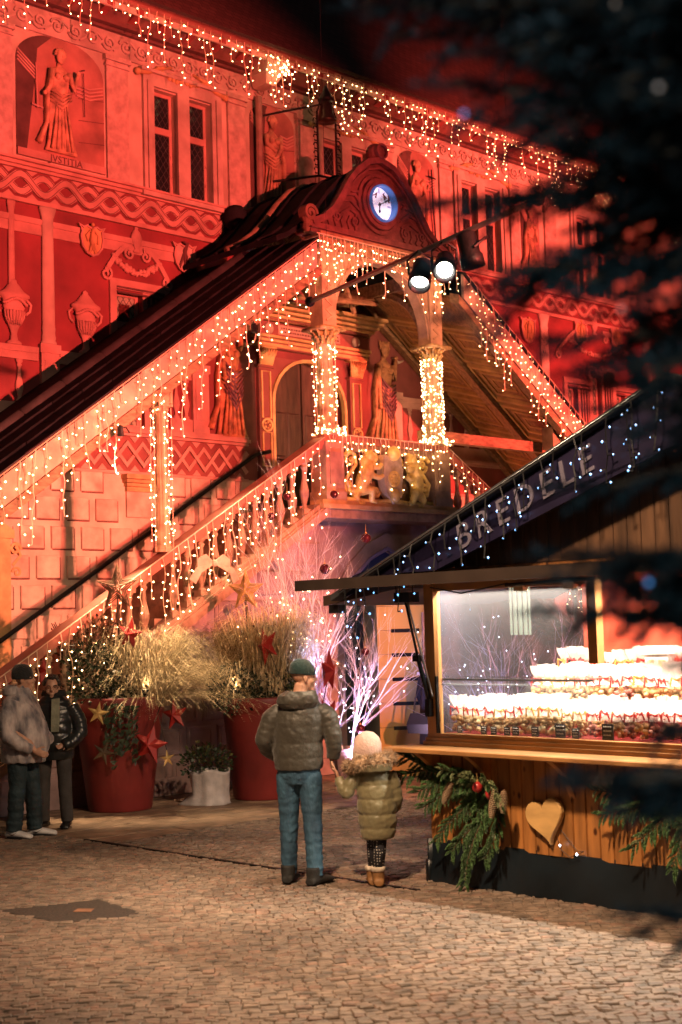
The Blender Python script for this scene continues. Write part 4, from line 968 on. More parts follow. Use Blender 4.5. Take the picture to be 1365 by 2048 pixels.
# recessed entrance under the landing
ent = thing('entrance', 'glazed recessed entrance with bright ceiling strip under the landing arch', 'entrance', (BO[0], BO[1], 0), HA)
mb = MB(); mb.box(2.43, 2.57, .62, 2.15, 0, 3.5); mb.box(4.37, 4.50, .62, 2.15, 0, 3.5); mb.box(2.43, 4.50, 2.0, 2.15, 0, 3.5); mb.build('lobby_wall', pm('lobby_plaster', (0.40,0.33,0.27), 0.8, 0.1, 2, 0.1), ent)
mb = MB(); mb.box(2.57, 4.37, .62, 2.0, 2.46, 2.50); mb.build('lobby_ceiling', pm('lobby_ceiling_paint', (0.55,0.42,0.28), 0.6, 0.05), ent)
mb = MB(); mb.box(2.75, 4.30, .80, 1.10, 2.425, 2.458); mb.build('ceiling_light_strip', em('lobby_light', (1.0,0.82,0.60), 3.2), ent)
mb = MB(); mb.box(2.57, 4.37, .60, .64, 2.50, 3.2); mb.build('overlight_glass', glass('blue_overlight', (0.5,0.6,0.9), 1.2, body=(0.06,0.08,0.22), bodymix=.6), ent)
mb = MB(); mb.box(2.57, 4.37, .56, .66, 2.34, 2.44); mb.box(2.57, 2.62, .58, .66, 0, 2.34); mb.box(3.02, 3.07, .58, .66, 0, 2.34); mb.build('door_frame', pm('grey_steel_frame', (0.10,0.11,0.115), 0.4, 0.1, metal=.5), ent)
mb = MB(); mb.box(2.62, 3.02, .61, .625, .05, 2.34); mb.build('side_glass', glass('entrance_glass', (0.75,0.8,0.85), 1.6, body=(0.10,0.10,0.12), bodymix=.35), ent)
# the open wooden leaf, turned towards the square
leaf = thing('wooden_door', 'pale wooden door leaf with six dark horizontal slots standing ajar', 'door', (0.46, 19.25, 0), R(-4))
DW = pm('honey_wood_veneer', (0.46,0.30,0.085), 0.45, 0.10, 2.2, 0.08, 10, stretch=(1,1,.25))
for i in range(8):
    m1 = MB(); z0 = .02+i*.325; m1.bbox(-.02, .62, -.02, .03, z0, z0+.320, .003); m1.build('door_board', DW, leaf)
for i in range(6):
    m1 = MB(); z0 = .33+i*.325; m1.box(.17, .55, -.026, -.018, z0-.02, z0+.03); m1.build('slot_window', GLASSD, leaf)
m1 = MB(); m1.tube([(.60, -.06, .5), (.60, -.06, 2.2)], .014, 8); m1.tube([(.60,-.06,.7),(.60,-.0,.7)], .01, 6); m1.tube([(.60,-.06,2.0),(.60,-.0,2.0)], .01, 6); m1.build('pull_bar', pm('violet_steel', (0.30,0.28,0.40), .3, .05, metal=.8), leaf)
m1 = MB(); m1.box(.50, .61, -.024, -.02, 1.36, 1.40); m1.build('door_notice', pm('white_card', (0.8,0.8,0.8), .6, .03, 4, 0), leaf)
m1 = MB(); m1.box(.63, .74, -.01, .03, 0.02, 2.62); m1.build('door_edge_strip', pm('dark_blue_jamb', (0.05,0.05,0.12), .5, .1), leaf)

# warm floodlights lying on the landing and the right flight
def HW_(x, y, z): return Vector((BO[0] + x*BU[0] - y*BN[0], BO[1] + x*BU[1] - y*BN[1], z))
for x, y, z, p in ((3.5, .9, 3.95, 95), (6.3, .8, zr(6.3)-.6, 48), (7.8, .8, zr(7.8)-.6, 26)):
    fl = thing('floodlight', 'small warm floodlight lying on the ' + ('porch landing' if x < 4 else 'upper right flight' if x < 7 else 'lower right flight'), 'floodlight', HW_(x, y, z), HA, 'floodlights on the stairs')
    mb = MB(); mb.box(-.10, .10, -.06, .06, -.06, .03); mb.build('lamp_body', IRON, fl)
    mb = MB(); mb.box(-.08, .08, -.045, .045, .03, .038); mb.build('lamp_lens', em('floodlight_lens', (1.0,.6,.28), 4), fl)
    q = HW_(x+.3, y+.2, z+3); lamp('floodlight_beam', 'SPOT', HW_(x, y, z+.08), q, p, (1.0, .56, .24), .06, 150, .6)
# ------------------------------------------------------------------ strings of warm icicle lights
def strand_mesh(L, seed, bulb, step=.092, r=.0098):
    rs = random.Random(seed); mb = MB(); pts = [(0,0,0)]; x = y = 0; n = max(2, int(L/step))
    for i in range(1, n+1):
        x = x*.7 + rs.uniform(-.022,.022); y = y*.7 + rs.uniform(-.015,.015); pts.append((x, y, -L*i/n))
    mb.k = 0; mb.tube(pts, .0058, 3)
    for i in range(1, n+1):
        p = pts[i]; a = (0 if i % 2 else math.pi) + rs.uniform(-.8,.8); d = rs.uniform(.022,.045)
        q = (p[0]+d*math.cos(a), p[1]+d*math.sin(a), p[2]+rs.uniform(-.012,.012))
        mb.k = 0; mb.tube([p, q], .0062, 3); mb.k = 1; mb.octa(q, r*rs.uniform(.75,1.15))
    me = mb.mesh('light_drop'); me.materials.append(IRON if bulb is BULBB else WIRE); me.materials.append(bulb); return me
DROPS = {}
def drops(bulb):
    if bulb.name not in DROPS: DROPS[bulb.name] = [strand_mesh(.22+.085*i, i, bulb) for i in range(13)]
    return DROPS[bulb.name]
def icicles(label, pts, spacing, lo, hi, bulb=None, group='warm white icicle light strings', loc=None, rz=HA, name='icicle_lights', sag=.01, skew=1.0):
    bulb = bulb or BULB; D = drops(bulb)
    o = thing(name, label, 'string lights', loc or (BO[0], BO[1], 0), rz, group)
    mb = MB(); mb.tube(pts, .007, 4); mb.build('light_cable', IRON if bulb is BULBB else WIRE, o)
    for p, q in zip(pts, pts[1:]):
        p, q = Vector(p), Vector(q); L = (q-p).length; n = max(1, int(L/spacing))
        for i in range(n):
            c = p.lerp(q, (i+random.random()*.7)/n); ln = lo + (hi-lo)*random.random()**skew
            k = min(12, max(0, int((ln-.22)/.085)))
            put('light_drop', D[k], o, c, (jit(.05), jit(.05), random.choice([0, math.pi])+jit(.5)))
    return o
icicles('long icicle light string along the town hall eaves', [(-2.6, F-.55, 10.84), (2.4, F-.55, 10.83), (8, F-.55, 10.84), (14.5, F-.55, 10.84)], .15, .22, 1.1, skew=1.5)
icicles('icicle light string along the eaves of the left stair roof', [(-4.5, -.37, ze(-4.5)-.02), (1.45, -.37, ze(1.45)-.02)], .165, .3, 1.2, skew=1.3)
icicles('icicle light string along the eaves of the right stair roof', [(4.55, -.37, ze(4.55)-.02), (9.6, -.37, ze(9.6)-.02)], .16, .3, 1.2, skew=1.2)
icicles('icicle light string under the clock gable', [(1.55, -.26, 7.40), (4.45, -.26, 7.40)], .085, .22, .85, skew=1.7)
icicles('icicle light string hanging from the left handrail', [(-4.3, -.14, zr(-4.3)), (1.7, -.14, zr(1.7))], .165, .3, 1.1, skew=1.1)
icicles('icicle light string on the landing rail over the gilded lions', [(1.70, -.15, 4.67), (4.30, -.15, 4.67)], .095, .22, .9, skew=1.5)
icicles('icicle light string hanging from the right handrail', [(4.3, -.14, zr(4.3)), (9.0, -.14, zr(9.0))], .17, .25, .95, skew=1.2)
def fairy_mesh(mb, pts, bulb_k=1, r=.010, step=.06, wire=.004):
    pts = [Vector(p) for p in pts]; mb.k = 0; mb.tube(pts, wire, 3); mb.k = bulb_k; acc = 0
    for p, q in zip(pts, pts[1:]):
        L = (q-p).length; acc += L
        while acc > step:
            acc -= step; c = p.lerp(q, random.random()); mb.octa((c.x+jit(.02), c.y+jit(.02), c.z+jit(.015)), r*random.uniform(.8,1.1))
def wrapped(label, c, r, z0, z1, n, step=.06, rr=.010, bulb=None):
    o = thing('column_lights', label, 'string lights', (BO[0], BO[1], 0), HA, 'light strings wrapped round the stair columns')
    for k in range(n):
        a = 2*math.pi*k/n + .2; mb = MB()
        pts = [(c + (r+jit(.006))*math.cos(a), (r+jit(.006))*math.sin(a), z0+(z1-z0)*i/8) for i in range(9)]
        fairy_mesh(mb, pts, 1, rr, step); mb.build('light_drop', [WIRE, bulb or BULB], o, fix=False)
    return o
wrapped('light string wrapped round the lower left roof post', -.97, .13, zr(-.97), ze(-.97)-.55, 6, .085)
wrapped('light string wrapped round the left porch column', 1.88, .155, 4.70, 5.95, 9, .065)
wrapped('light string wrapped round the right porch column', 4.09, .155, 4.70, 5.95, 13, .048)
wrapped('light string on the left porch pier above its capital', 1.88, .185, 6.6, 7.4, 6, .07)
wrapped('light string on the right porch pier above its capital', 4.09, .185, 6.6, 7.4, 6, .07)
def cluster(label, c, s, n):
    mb = MB()
    for _ in range(n):
        mb.k = 1; p = (c[0]+jit(s[0]), c[1]+jit(s[1]), c[2]+jit(s[2])); mb.octa(p, .014)
        mb.k = 0; mb.tube([p, (c[0]+jit(s[0]), c[1]+jit(s[1]), c[2]+jit(s[2]))], .003, 3)
    o = mb.build('light_bundle', [WIRE, BULB], None, fix=False, loc=(BO[0], BO[1], 0), rot=(0,0,HA)); tag(o, label, 'string lights', 'bundles of spare light string')
cluster('bundle of lights heaped at the foot of the left porch column', (1.88, -.04, 4.72), (.22,.18,.06), 70)
cluster('bundle of lights heaped at the foot of the right porch column', (4.09, -.04, 4.72), (.22,.18,.06), 70)
cluster('bundle of lights on the rainwater hopper under the eaves', (2.62, F-.66, 10.55), (.20,.06,.14), 26)

# ------------------------------------------------------------------ lamp bar hung over the square
bar = thing('lamp_bar', 'black lighting bar with stage lamps hanging over the square', 'lighting bar', (0, 0, 0))
A = Vector((-.26, 14.5, 5.4)); B = Vector((1.66, 11.2, 5.42))
STEEL = pm('grey_steel_tube', (0.22,0.20,0.19), .4, .15, 6, .05, metal=.7)
mb = MB(); mb.tube([A, B], .026, 8); mb.build('steel_tube', STEEL, bar, True)
mb = MB(); mb.sph(A, .055, 8, 6); mb.sph(B, .055, 8, 6); mb.build('end_cap', IRON, bar, True)
mb = MB()
for k in (.1, .9): p = A.lerp(B, k); mb.tube([p, (p.x, p.y, 9.5)], .0018, 4)
mb.build('suspension_wire', IRON, bar)
for k, aim, lit in ((.542, (-.3, 8.6, 0), 1), (.645, (.1, 5.0, 0), 1), (.75, (2.6, 12.5, -1), 0)):
    p = A.lerp(B, k); c = p + Vector((0, -.02, -.24)); d = (Vector(aim)-c).normalized(); q = d.to_track_quat('Z', 'Y').to_matrix().to_4x4()
    lp = thing('stage_lamp', ['dark unlit stage lamp at the right of the bar', 'lit stage lamp tilted down, left on the bar', 'dazzling stage lamp facing the camera, middle of the bar'][0 if not lit else (1 if k < .6 else 2)], 'stage lamp', c)
    lp.rotation_mode = 'QUATERNION'; lp.rotation_quaternion = d.to_track_quat('Z', 'Y')
    mb = MB(); mb.lathe([(.05,-.22),(.085,-.20),(.09,-.02),(.105,0),(.105,.10),(.095,.10),(.09,.03)], 14); mb.build('lamp_housing', IRON, lp, True)
    mb = MB(); mb.lathe([(.002,.035),(.072,.034),(.072,.045),(.002,.05)], 14); mb.build('lamp_lens', em('lamp_lens_glow', (1.0,0.93,0.80), 60) if lit else GLASSD, lp, True)
    mb = MB(); y = [(.11*s, 0, -.06) for s in (-1, 1)]; mb.tube([y[0], (.11*-1, .12, -.12), (0, .20, -.14), (.11, .12, -.12), y[1]], .012, 5); mb.build('yoke', IRON, lp)
    if lit: lamp('stage_lamp_light', 'SPOT', c + d*.16, aim if k < .6 else (.6, 7.8, 0), 600 if k < .6 else 350, (1.0, .72, .46), .09, 110, .8)

# ------------------------------------------------------------------ planters, grasses, stars, twig trees
TERRA = pm('red_plastic_planter', (0.27,0.032,0.028), 0.5, 0.14, 2, 0.08, 30, stain=3.2)
STRAW = pm('dry_straw_grass', (0.74,0.56,0.32), 0.7, 0.3, 14, 0)
STRAWB = pm('brown_dry_grass', (0.46,0.30,0.14), 0.7, 0.35, 14, 0)
LEAFD = pm('dark_conifer_leaf', (0.035,0.055,0.022), 0.5, 0.5, 14, 0)
LEAFB = pm('bronze_leaf', (0.12,0.065,0.025), 0.5, 0.5, 14, 0)
LEAFY = pm('golden_green_leaf', (0.12,0.12,0.035), 0.5, 0.4, 14, 0)
BARK = pm('dark_bark', (0.07,0.05,0.035), 0.85, 0.3, 10, 0.3)
def leaves(mb, n, c, r, size, up=.3, surf=.45):
    for _ in range(n):
        v = Vector((random.gauss(0,1), random.gauss(0,1), random.gauss(0,1))).normalized() * (surf + (1-surf)*random.random()**.6)
        p = Vector((c[0]+v.x*r[0], c[1]+v.y*r[1], c[2]+v.z*r[2])) + Vector((jit(.03), jit(.03), jit(.04)))
        d = (v + Vector((jit(.7), jit(.7), up+jit(.5)))).normalized(); sd = d.cross(Vector((jit(1), jit(1), jit(1)))).normalized()
        L = size*random.uniform(.6,1.5); w = L*.28
        mb.add([p, p+d*L*.5+sd*w, p+d*L, p+d*L*.5-sd*w], [(0,1,2,3)])
def blades(mb, n, c, r, h, lean, w=.006, arch=1.0, tilt=(0,0), plume=0):
    for _ in range(n):
        a = random.uniform(0, 2*math.pi); rr = r*math.sqrt(random.random()); L = h*random.triangular(.35,1.15,.85)
        b = Vector((c[0]+rr*math.cos(a), c[1]+rr*math.sin(a), c[2])); a2 = a + jit(1.4); ln = lean*random.triangular(.05,1.5,.5)
        d = Vector((math.cos(a2)*ln+tilt[0]*random.random()*1.6, math.sin(a2)*ln+tilt[1]*random.random()*1.6, 0)); ww = w*random.uniform(.5,1.3)
        p = [b, b+Vector((jit(.03),jit(.03),L*.55))+d*.25, b+Vector((jit(.04),jit(.04),L*(.98-.14*arch*ln)))+d*.68, b+Vector((0,0,L*(1.0-.45*arch*ln*random.uniform(.6,1.4))))+d*1.05]
        sd = Vector((-math.sin(a2+jit(1.2)), math.cos(a2+jit(1.2)), 0)).normalized()*ww
        mb.add([p[0]-sd, p[0]+sd, p[1]+sd*.9, p[1]-sd*.9, p[2]+sd*.6, p[2]-sd*.6, p[3]], [(0,1,2,3),(3,2,4,5),(5,4,6)])
        if plume and random.random() < plume:
            e = (p[3]-p[2]); e = e.normalized() if e.length > 0 else Vector((0,0,-1)); q0 = p[2].lerp(p[3], .35); k0 = random.uniform(.7,1.3)
            for k in range(14):
                q = q0 + e*(.013*k)*k0 + Vector((0,0,-.0007*k*k)); s2 = Vector((jit(1),jit(1),jit(1)-.25)).normalized()*.020*k0*(1-.04*k)
                mb.add([q-s2*.12, q+e*.012, q+e*.026+s2], [(0,1,2)])
def planter(loc, label, r0, r1, h):
    t = thing('planter', label, 'planter', loc, 0, 'tall red planters by the stairs')
    mb = MB(); mb.lathe([(r0*.97,0),(r0,.02),(r1*.955,h*.84),(r1*.965,h*.85),(r1,h*.86),(r1*1.015,h*.98),(r1,h),(r1*.93,h),(r1*.90,h*.90)], 36); mb.build('pot', TERRA, t, True)
    mb = MB(); mb.lathe([(.01,h*.9),(r1*.91,h*.9),(r1*.91,h*.905),(.01,h*.93)], 20); mb.build('soil', BARK, t); return t
P1 = Vector((-2.66, 16.72, 0)); P2 = Vector((-1.03, 17.46, 0))
planter(P1, 'tall red planter with pampas grass and stars, behind the couple', .37, .53, 1.30)
planter(P2, 'tall red planter beside the twig trees, behind the man', .37, .50, 1.22)
def plant(name, label, loc, mats, fn, cat='plant'):
    t = thing(name, label, cat, loc); fn(t); return t
def f1(t):
    mb = MB(); blades(mb, 900, (.16,0,0), .26, .92, .55, .005, 1.0, (.14,0), .95); blades(mb, 600, (.24,-.05,0), .24, .58, .65, .005, 1.3, (.24,-.06), .95); o = mb.build('blades', STRAW, t, fix=False); tag(o, kind='stuff')
    mb = MB(); blades(mb, 200, (.26,-.1,0), .12, .25, .8, .007, 3.0, (.42,-.1), .8); o = mb.build('drooping_plumes', STRAW, t, fix=False); tag(o, kind='stuff')
plant('pampas_grass', 'pale feathery grass arching over the left red planter', P1+Vector((.12,0,1.18)), None, f1)
def f2(t):
    mb = MB(); leaves(mb, 1500, (-.26,-.18,.34), (.38,.36,.40), .055); leaves(mb, 500, (-.05,-.28,.12), (.40,.22,.2), .05); o = mb.build('foliage', LEAFD, t, fix=False); tag(o, kind='stuff')
    mb = MB(); leaves(mb, 1100, (-.28,-.05,.68), (.40,.36,.38), .05); leaves(mb, 300, (.2,-.2,.30), (.32,.25,.25), .045); o = mb.build('foliage', LEAFB, t, fix=False); tag(o, kind='stuff')
    mb = MB()
    for i in range(26): a = random.uniform(0, 6.28); mb.tube([(-.25,0,0), (-.3+.2*math.cos(a), .2*math.sin(a), .4), (-.32+.46*math.cos(a), .4*math.sin(a), .75+.25*random.random())], .006, 4)
    mb.build('stem', BARK, t)
plant('evergreen_shrub', 'dark bushy evergreen with bronze top in the left red planter', P1+Vector((0,0,1.2)), None, f2, 'shrub')
def f2b(t):
    mb = MB()
    for k in range(5):
        x = -.18+.08*k; L = random.uniform(.35,.75)
        for i in range(int(L*90)): z = -L*random.random(); mb.add([(x+jit(.05), -.54-.04*z*-1+jit(.02), z), (x+jit(.05)+.03, -.56, z+.01), (x+jit(.04), -.57, z-.045)], [(0,1,2)])
    o = mb.build('foliage', LEAFD, t, fix=False); tag(o, kind='stuff')
plant('trailing_ivy', 'dark ivy trailing down the front of the left red planter', P1+Vector((.12,0,1.24)), None, f2b, 'ivy')
def f3(t):
    mb = MB(); blades(mb, 1500, (-.05,.1,0), .36, 1.05, .46, .0055, .6, (0,0), .7); o = mb.build('blades', STRAWB, t, fix=False); tag(o, kind='stuff')
    mb = MB(); blades(mb, 700, (.1,.0,0), .32, 1.2, .4, .006, .5, (.05,0), .9); blades(mb, 400, (-.3,0,0), .18, .66, .8, .007, 1.3, (-.3,0), .8); o = mb.build('seed_heads', STRAW, t, fix=False); tag(o, kind='stuff')
plant('dry_grass', 'brown dry ornamental grass rising from the middle red planter', P2+Vector((0,0,1.1)), None, f3)
def f4(t):
    mb = MB(); leaves(mb, 1300, (-.28,-.26,.16), (.34,.3,.30), .055); leaves(mb, 500, (.22,-.2,.16), (.34,.3,.26), .055); o = mb.build('foliage', LEAFD, t, fix=False); tag(o, kind='stuff')
    mb = MB(); leaves(mb, 260, (-.36,-.2,.26), (.24,.2,.2), .045); leaves(mb, 420, (.45,-.30,.06), (.13,.12,.32), .05, -.2); o = mb.build('foliage', LEAFY, t, fix=False); tag(o, kind='stuff')
    mb = MB(); leaves(mb, 600, (.15,.1,.55), (.42,.35,.55), .04); o = mb.build('foliage', LEAFB, t, fix=False); tag(o, kind='stuff')
plant('evergreen_shrub', 'golden green evergreen in the middle red planter behind the man', P2+Vector((0,0,1.15)), None, f4, 'shrub')
# stars
REDST = pm('red_felt_star', (0.42,0.022,0.018), 0.5, 0.15, 6, 0.1)
GOLDS = pm('golden_straw_star', (0.62,0.40,0.14), 0.45, 0.25, 10, 0.2, metal=.2)
def star(label, loc, r, m, rz=0, tilt=0, depth=.3, wire=None, name='red_star', inner=.42, group=None):
    t = thing(name, label, 'star', loc, 0, group); mb = MB(); V = [(0,-r*depth,0),(0,r*depth,0)]
    for i in range(10):
        a = math.pi/2 + i*math.pi/5; rr = r if i % 2 == 0 else r*inner; V.append((rr*math.cos(a), 0, rr*math.sin(a)))
    F_ = []
    for i in range(10): j = (i+1) % 10; F_ += [(0, 2+i, 2+j), (1, 2+j, 2+i)]
    mb.add(V, F_); mb.build('star_body', m, t); t.rotation_euler = (0, tilt, rz)
    if wire: mb = MB(); mb.tube(wire, .006, 4); mb.build('star_stick', BARK, t)
    return t
def rstar(label, loc, r, m, rz, tilt, **k): return star(label, loc, r, m, rz, tilt, **k)
star('bright red star stuck in the pampas grass', (-2.46, 16.35, 2.02), .20, REDST, R(-35), R(12), wire=[(0,0,0),(0,.1,-.9)])
star('red star seen edge on beside the couple', (-3.50, 16.6, 1.62), .22, REDST, R(72), R(4), wire=[(0,0,0),(.0,.0,-.6)])
star('red star tilted among the evergreens of the middle planter', (-.93, 17.0, 1.84), .24, REDST, R(-50), R(-24), wire=[(0,0,0),(0,.1,-.7)])
star('large dark red star hanging low on the left planter', (-2.22, 16.12, .78), .23, REDST, R(-20), R(14), wire=[(0,0,.25),(0,.1,.55)])
star('red star in the shade under the drooping grass', (-1.98, 16.5, 1.08), .19, REDST, R(-30), R(-8), wire=[(0,0,0),(0,.1,.4)])
star('tall red star standing right of the man', (-.20, 16.9, 1.52), .26, REDST, R(70), R(6), wire=[(0,0,0),(.0,.1,-.6)])
star('red star low beside the blue lit twigs', (-.22, 16.6, .98), .28, REDST, R(62), R(-30), wire=[(0,0,0),(.0,.1,-.5)])
star('golden star pinned on the front of the left planter', (-2.80, 16.13, 1.14), .14, GOLDS, R(-12), R(10), depth=.12, name='golden_star', inner=.36)
star('small golden star dangling beside the left planter', (-2.05, 16.3, .60), .105, GOLDS, R(40), R(-5), depth=.14, name='golden_star', inner=.34, wire=[(0,0,.1),(0,.1,.5)])
star('dark straw star low on the left planter', (-2.75, 16.15, .70), .15, pm('dull_straw_star', (0.12,0.075,0.04), .7, .3, 9, .2), R(-8), R(22), depth=.08, name='straw_star', inner=.30)
def wire_star(label, loc, r, rz, m=GOLDS):
    t = thing('straw_star', label, 'star', loc, rz); mb = MB()
    pts = [(r*math.cos(math.pi/2+i*math.pi/5)*(1 if i % 2 == 0 else .40), 0, r*math.sin(math.pi/2+i*math.pi/5)*(1 if i % 2 == 0 else .40)) for i in range(10)]
    for k in (.35, .6, .8, 1.0): mb.tube([(a*k, -.03*(1-k), c*k) for a, b, c in pts], .011, 5, closed=True, ref=(0,1,0))
    for p in pts[::2]: mb.tube([(0,-.03,0), p], .009, 5)
    mb.build('star_body', m, t); mb = MB(); mb.tube([(0,0,-r*.4),(0,.02,-r*.4-.5)], .008, 5); mb.build('star_stick', BARK, t)
wire_star('open golden straw star on a stick above the middle planter', (-1.18, 17.2, 2.50), .25, R(-25))
wire_star('dark wire star in front of the balusters above the left planter', (-2.62, 16.5, 2.56), .27, R(-20), pm('dull_straw_star', (0.12,0.075,0.04)))
t = thing('ribbon_bow', 'cream ribbon bow tied on a baluster of the left flight', 'bow', (BO[0]-.35*BU[0]+.2*BN[0], BO[1]-.35*BU[1]+.2*BN[1], 2.87), HA)
CREAM = pm('cream_ribbon', (0.66,0.48,0.36), .7, .15, 8, .2)
mb = MB()
for s in (-1, 1): 
    mb.loft([[(s*.02,-.02,-.03),(s*.02,-.02,.03),(s*.02,.0,.03),(s*.02,.0,-.03)],[(s*.14,-.05,-.02),(s*.14,-.05,.11),(s*.14,-.01,.11),(s*.14,-.01,-.02)],[(s*.26,-.02,-.06),(s*.26,-.02,.05),(s*.26,.0,.05),(s*.26,.0,-.06)]])
    mb.loft([[(s*.02,-.03,-.02),(s*.06,-.03,.0),(s*.06,-.02,.0),(s*.02,-.02,-.02)],[(s*.22,-.05,-.12),(s*.30,-.05,-.06),(s*.30,-.04,-.06),(s*.22,-.04,-.12)],[(s*.30,-.03,-.26),(s*.40,-.03,-.20),(s*.40,-.02,-.20),(s*.30,-.02,-.26)]])
mb.sph((0,-.03,0), .045, 8, 6); mb.build('bow_loops', CREAM, t)
t = thing('ribbon_bow', 'small cream bow on a stick above the pampas grass', 'bow', (-2.30, 16.7, 1.98), 0)
mb = MB()
for s in (-1, 1): mb.loft([[(0,-.02,-.015),(0,-.02,.02),(0,.0,.02),(0,0,-.015)],[(s*.06,-.03,.0),(s*.06,-.03,.07),(s*.06,0,.07),(s*.06,0,0)],[(s*.09,-.02,-.05),(s*.09,-.02,-.01),(s*.09,0,-.01),(s*.09,0,-.05)]])
mb.sph((0,-.02,0), .025, 7, 5); mb.box(-.025,.025,-.02,0,-.40,0); mb.build('bow_loops', CREAM, t)
# white sack pot with a small shrub
t = thing('white_pot', 'white cloth wrapped flower pot with loose hem on the slabs', 'flower pot', (-1.64, 16.98, 0), 0)
mb = MB(); rings = []
for z, r in ((0,.24),(.02,.225),(.12,.215),(.26,.225),(.36,.235),(.40,.245),(.38,.22),(.33,.20)):
    rings.append([((r + .014*math.sin(5*a+z*9)+ (.16*max(0, math.cos(a-math.pi*1.02))**6*(1-z/.1) if z < .1 else 0))*math.cos(a), (r+.014*math.sin(7*a))*math.sin(a), z + (.02*math.sin(4*a+1) if z > .3 else 0)) for a in [2*math.pi*j/40 for j in range(40)]])
mb.loft(rings); mb.build('cloth_wrap', pm('white_sackcloth', (0.66,0.60,0.58), .85, .12, 8, .3, 40), t, True)
t = thing('small_shrub', 'small dark shrub growing in the white pot', 'shrub', (-1.64, 16.98, .36))
mb = MB(); leaves(mb, 500, (-.04,0,.12), (.30,.24,.17), .05); o = mb.build('foliage', LEAFD, t, fix=False); tag(o, kind='stuff')
mb = MB(); leaves(mb, 110, (-.02,-.02,.22), (.26,.2,.12), .045); o = mb.build('foliage', LEAFY, t, fix=False); tag(o, kind='stuff')
# twig trees
def twig(mb, p, d, L, r, depth, spread, up, tips):
    n = 4; pts = [p]; q = p; dd = d
    for i in range(n):
        dd = (dd + Vector((jit(.16), jit(.16), jit(.10)+up*.05))).normalized(); q = q + dd*L/n; pts.append(q)
    mb.tube(pts, [r*(1-.5*i/n) for i in range(n+1)], 4)
    if depth == 0: tips.append(q); return
    for k in range(random.choice([2,3,3])):
        b = pts[random.randint(1, n)]
        nd = (dd + Vector((jit(spread), jit(spread), jit(spread*.6)+up*.2))).normalized()
        twig(mb, b, nd, L*random.uniform(.55,.85), r*.55, depth-1, spread, up, tips)
TWIGW = pm('white_painted_twig', (0.74,0.70,0.70), .6, .08, 9, 0)
def twig_tree(label, base, stems, L, depth, m, spread, up, leds, ledmat):
    t = thing('twig_tree', label, 'twig tree', base); mb = MB(); tips = []
    for i in range(stems):
        a = random.uniform(0, 2*math.pi); twig(mb, Vector((.05*math.cos(a), .05*math.sin(a), 0)), Vector((.42*math.cos(a), .42*math.sin(a), 1)).normalized(), L*random.uniform(.8,1.15), .0095, depth, spread, up, tips)
    mb.build('branches', m, t)
    mb = MB()
    for _ in range(leds): q = random.choice(tips)*random.uniform(.35,1.0); mb.octa((q.x+jit(.04), q.y+jit(.04), q.z+jit(.04)), .0085)
    o = mb.build('fairy_lights', ledmat, t, fix=False); tag(o, kind='stuff'); return t
twig_tree('tall white twig tree with baubles rising behind the middle planter', (-.50, 17.75, .9), 10, 1.2, 4, TWIGW, .55, .8, 110, BULB)
random.seed(21)
twig_tree('blue lit white twig tree in the grey box by the entrance', (-.02, 17.95, .42), 10, .78, 4, TWIGW, .62, .6, 60, BULBW)
lamp('twig_tree_spotlight', 'SPOT', (.12, 17.62, .52), (.12, 18.1, 1.5), 80, (.06,.20,1.0), .04, 130, .5)
lamp('twig_tree_spotlight', 'SPOT', (-.45, 17.35, 1.35), (-.5, 17.8, 3.0), 90, (.40,.50,1.0), .04, 100, .6)
t = thing('box_planter', 'grey square planter box holding the blue lit twigs', 'planter', (.06, 18.0, 0), R(8))
mb = MB(); mb.hexa([(-.19,-.19,0),(.19,-.19,0),(.19,.19,0),(-.19,.19,0),(-.24,-.24,.50),(.24,-.24,.50),(.24,.24,.50),(-.24,.24,.50)]); mb.build('box', pm('grey_box', (0.15,0.11,0.115), .6, .12, 3, .1), t)
mb = MB(); mb.ribbon([(-.235,-.235),(.235,-.235),(.235,.235),(-.235,.235)], .03, -.505, -.5, True); mb.X = None
mb = MB(); 
for a, b, c, d in ((-.25,.25,-.25,-.21),(-.25,.25,.21,.25),(-.25,-.21,-.21,.21),(.21,.25,-.21,.21)): mb.box(a,b,c,d,.50,.525)
mb.build('box_rim', pm('grey_box_rim', (0.2,0.17,0.18), .5, .1), t)
mb = MB(); mb.box(-.04,.14,-.20,-.12,.53,.555); mb.build('led_floodlight', em('led_flood', (.6,.78,1.0), 6), t)
BAUB = pm('dark_red_bauble', (0.10,0.02,0.03), .12, .1, 4, 0, metal=.6)
for lab, p, r in (('dark bauble hanging left of the gilded arms', (-.66,17.5,3.66), .05), ('dark bauble high in the white twigs', (-.08,17.6,3.68), .05), ('dark red bauble out on a right twig tip', (.30,17.6,3.12), .062), ('dark bauble in the middle of the white twigs', (-.22,17.5,2.75), .065),
                  ('red bauble low in the white twigs', (-.52,17.4,2.55), .05), ('small dark bauble on a left twig', (-.86,17.5,3.42), .05), ('dark bauble in the blue lit twigs', (.16,17.6,.78), .055), ('red bauble over the blue lit twigs', (.25,17.6,1.72), .05)):
    t = thing('bauble', lab, 'bauble', p, 0, 'baubles hung in the twig trees'); mb = MB(); mb.sph((0,0,0), r, 12, 8); mb.build('ball', BAUB, t, True); mb = MB(); mb.lathe([(.012,0),(.012,.018),(.002,.02),(.002,.12)], 6, (0,0,r-.004)); mb.build('cap', GOLDS, t)

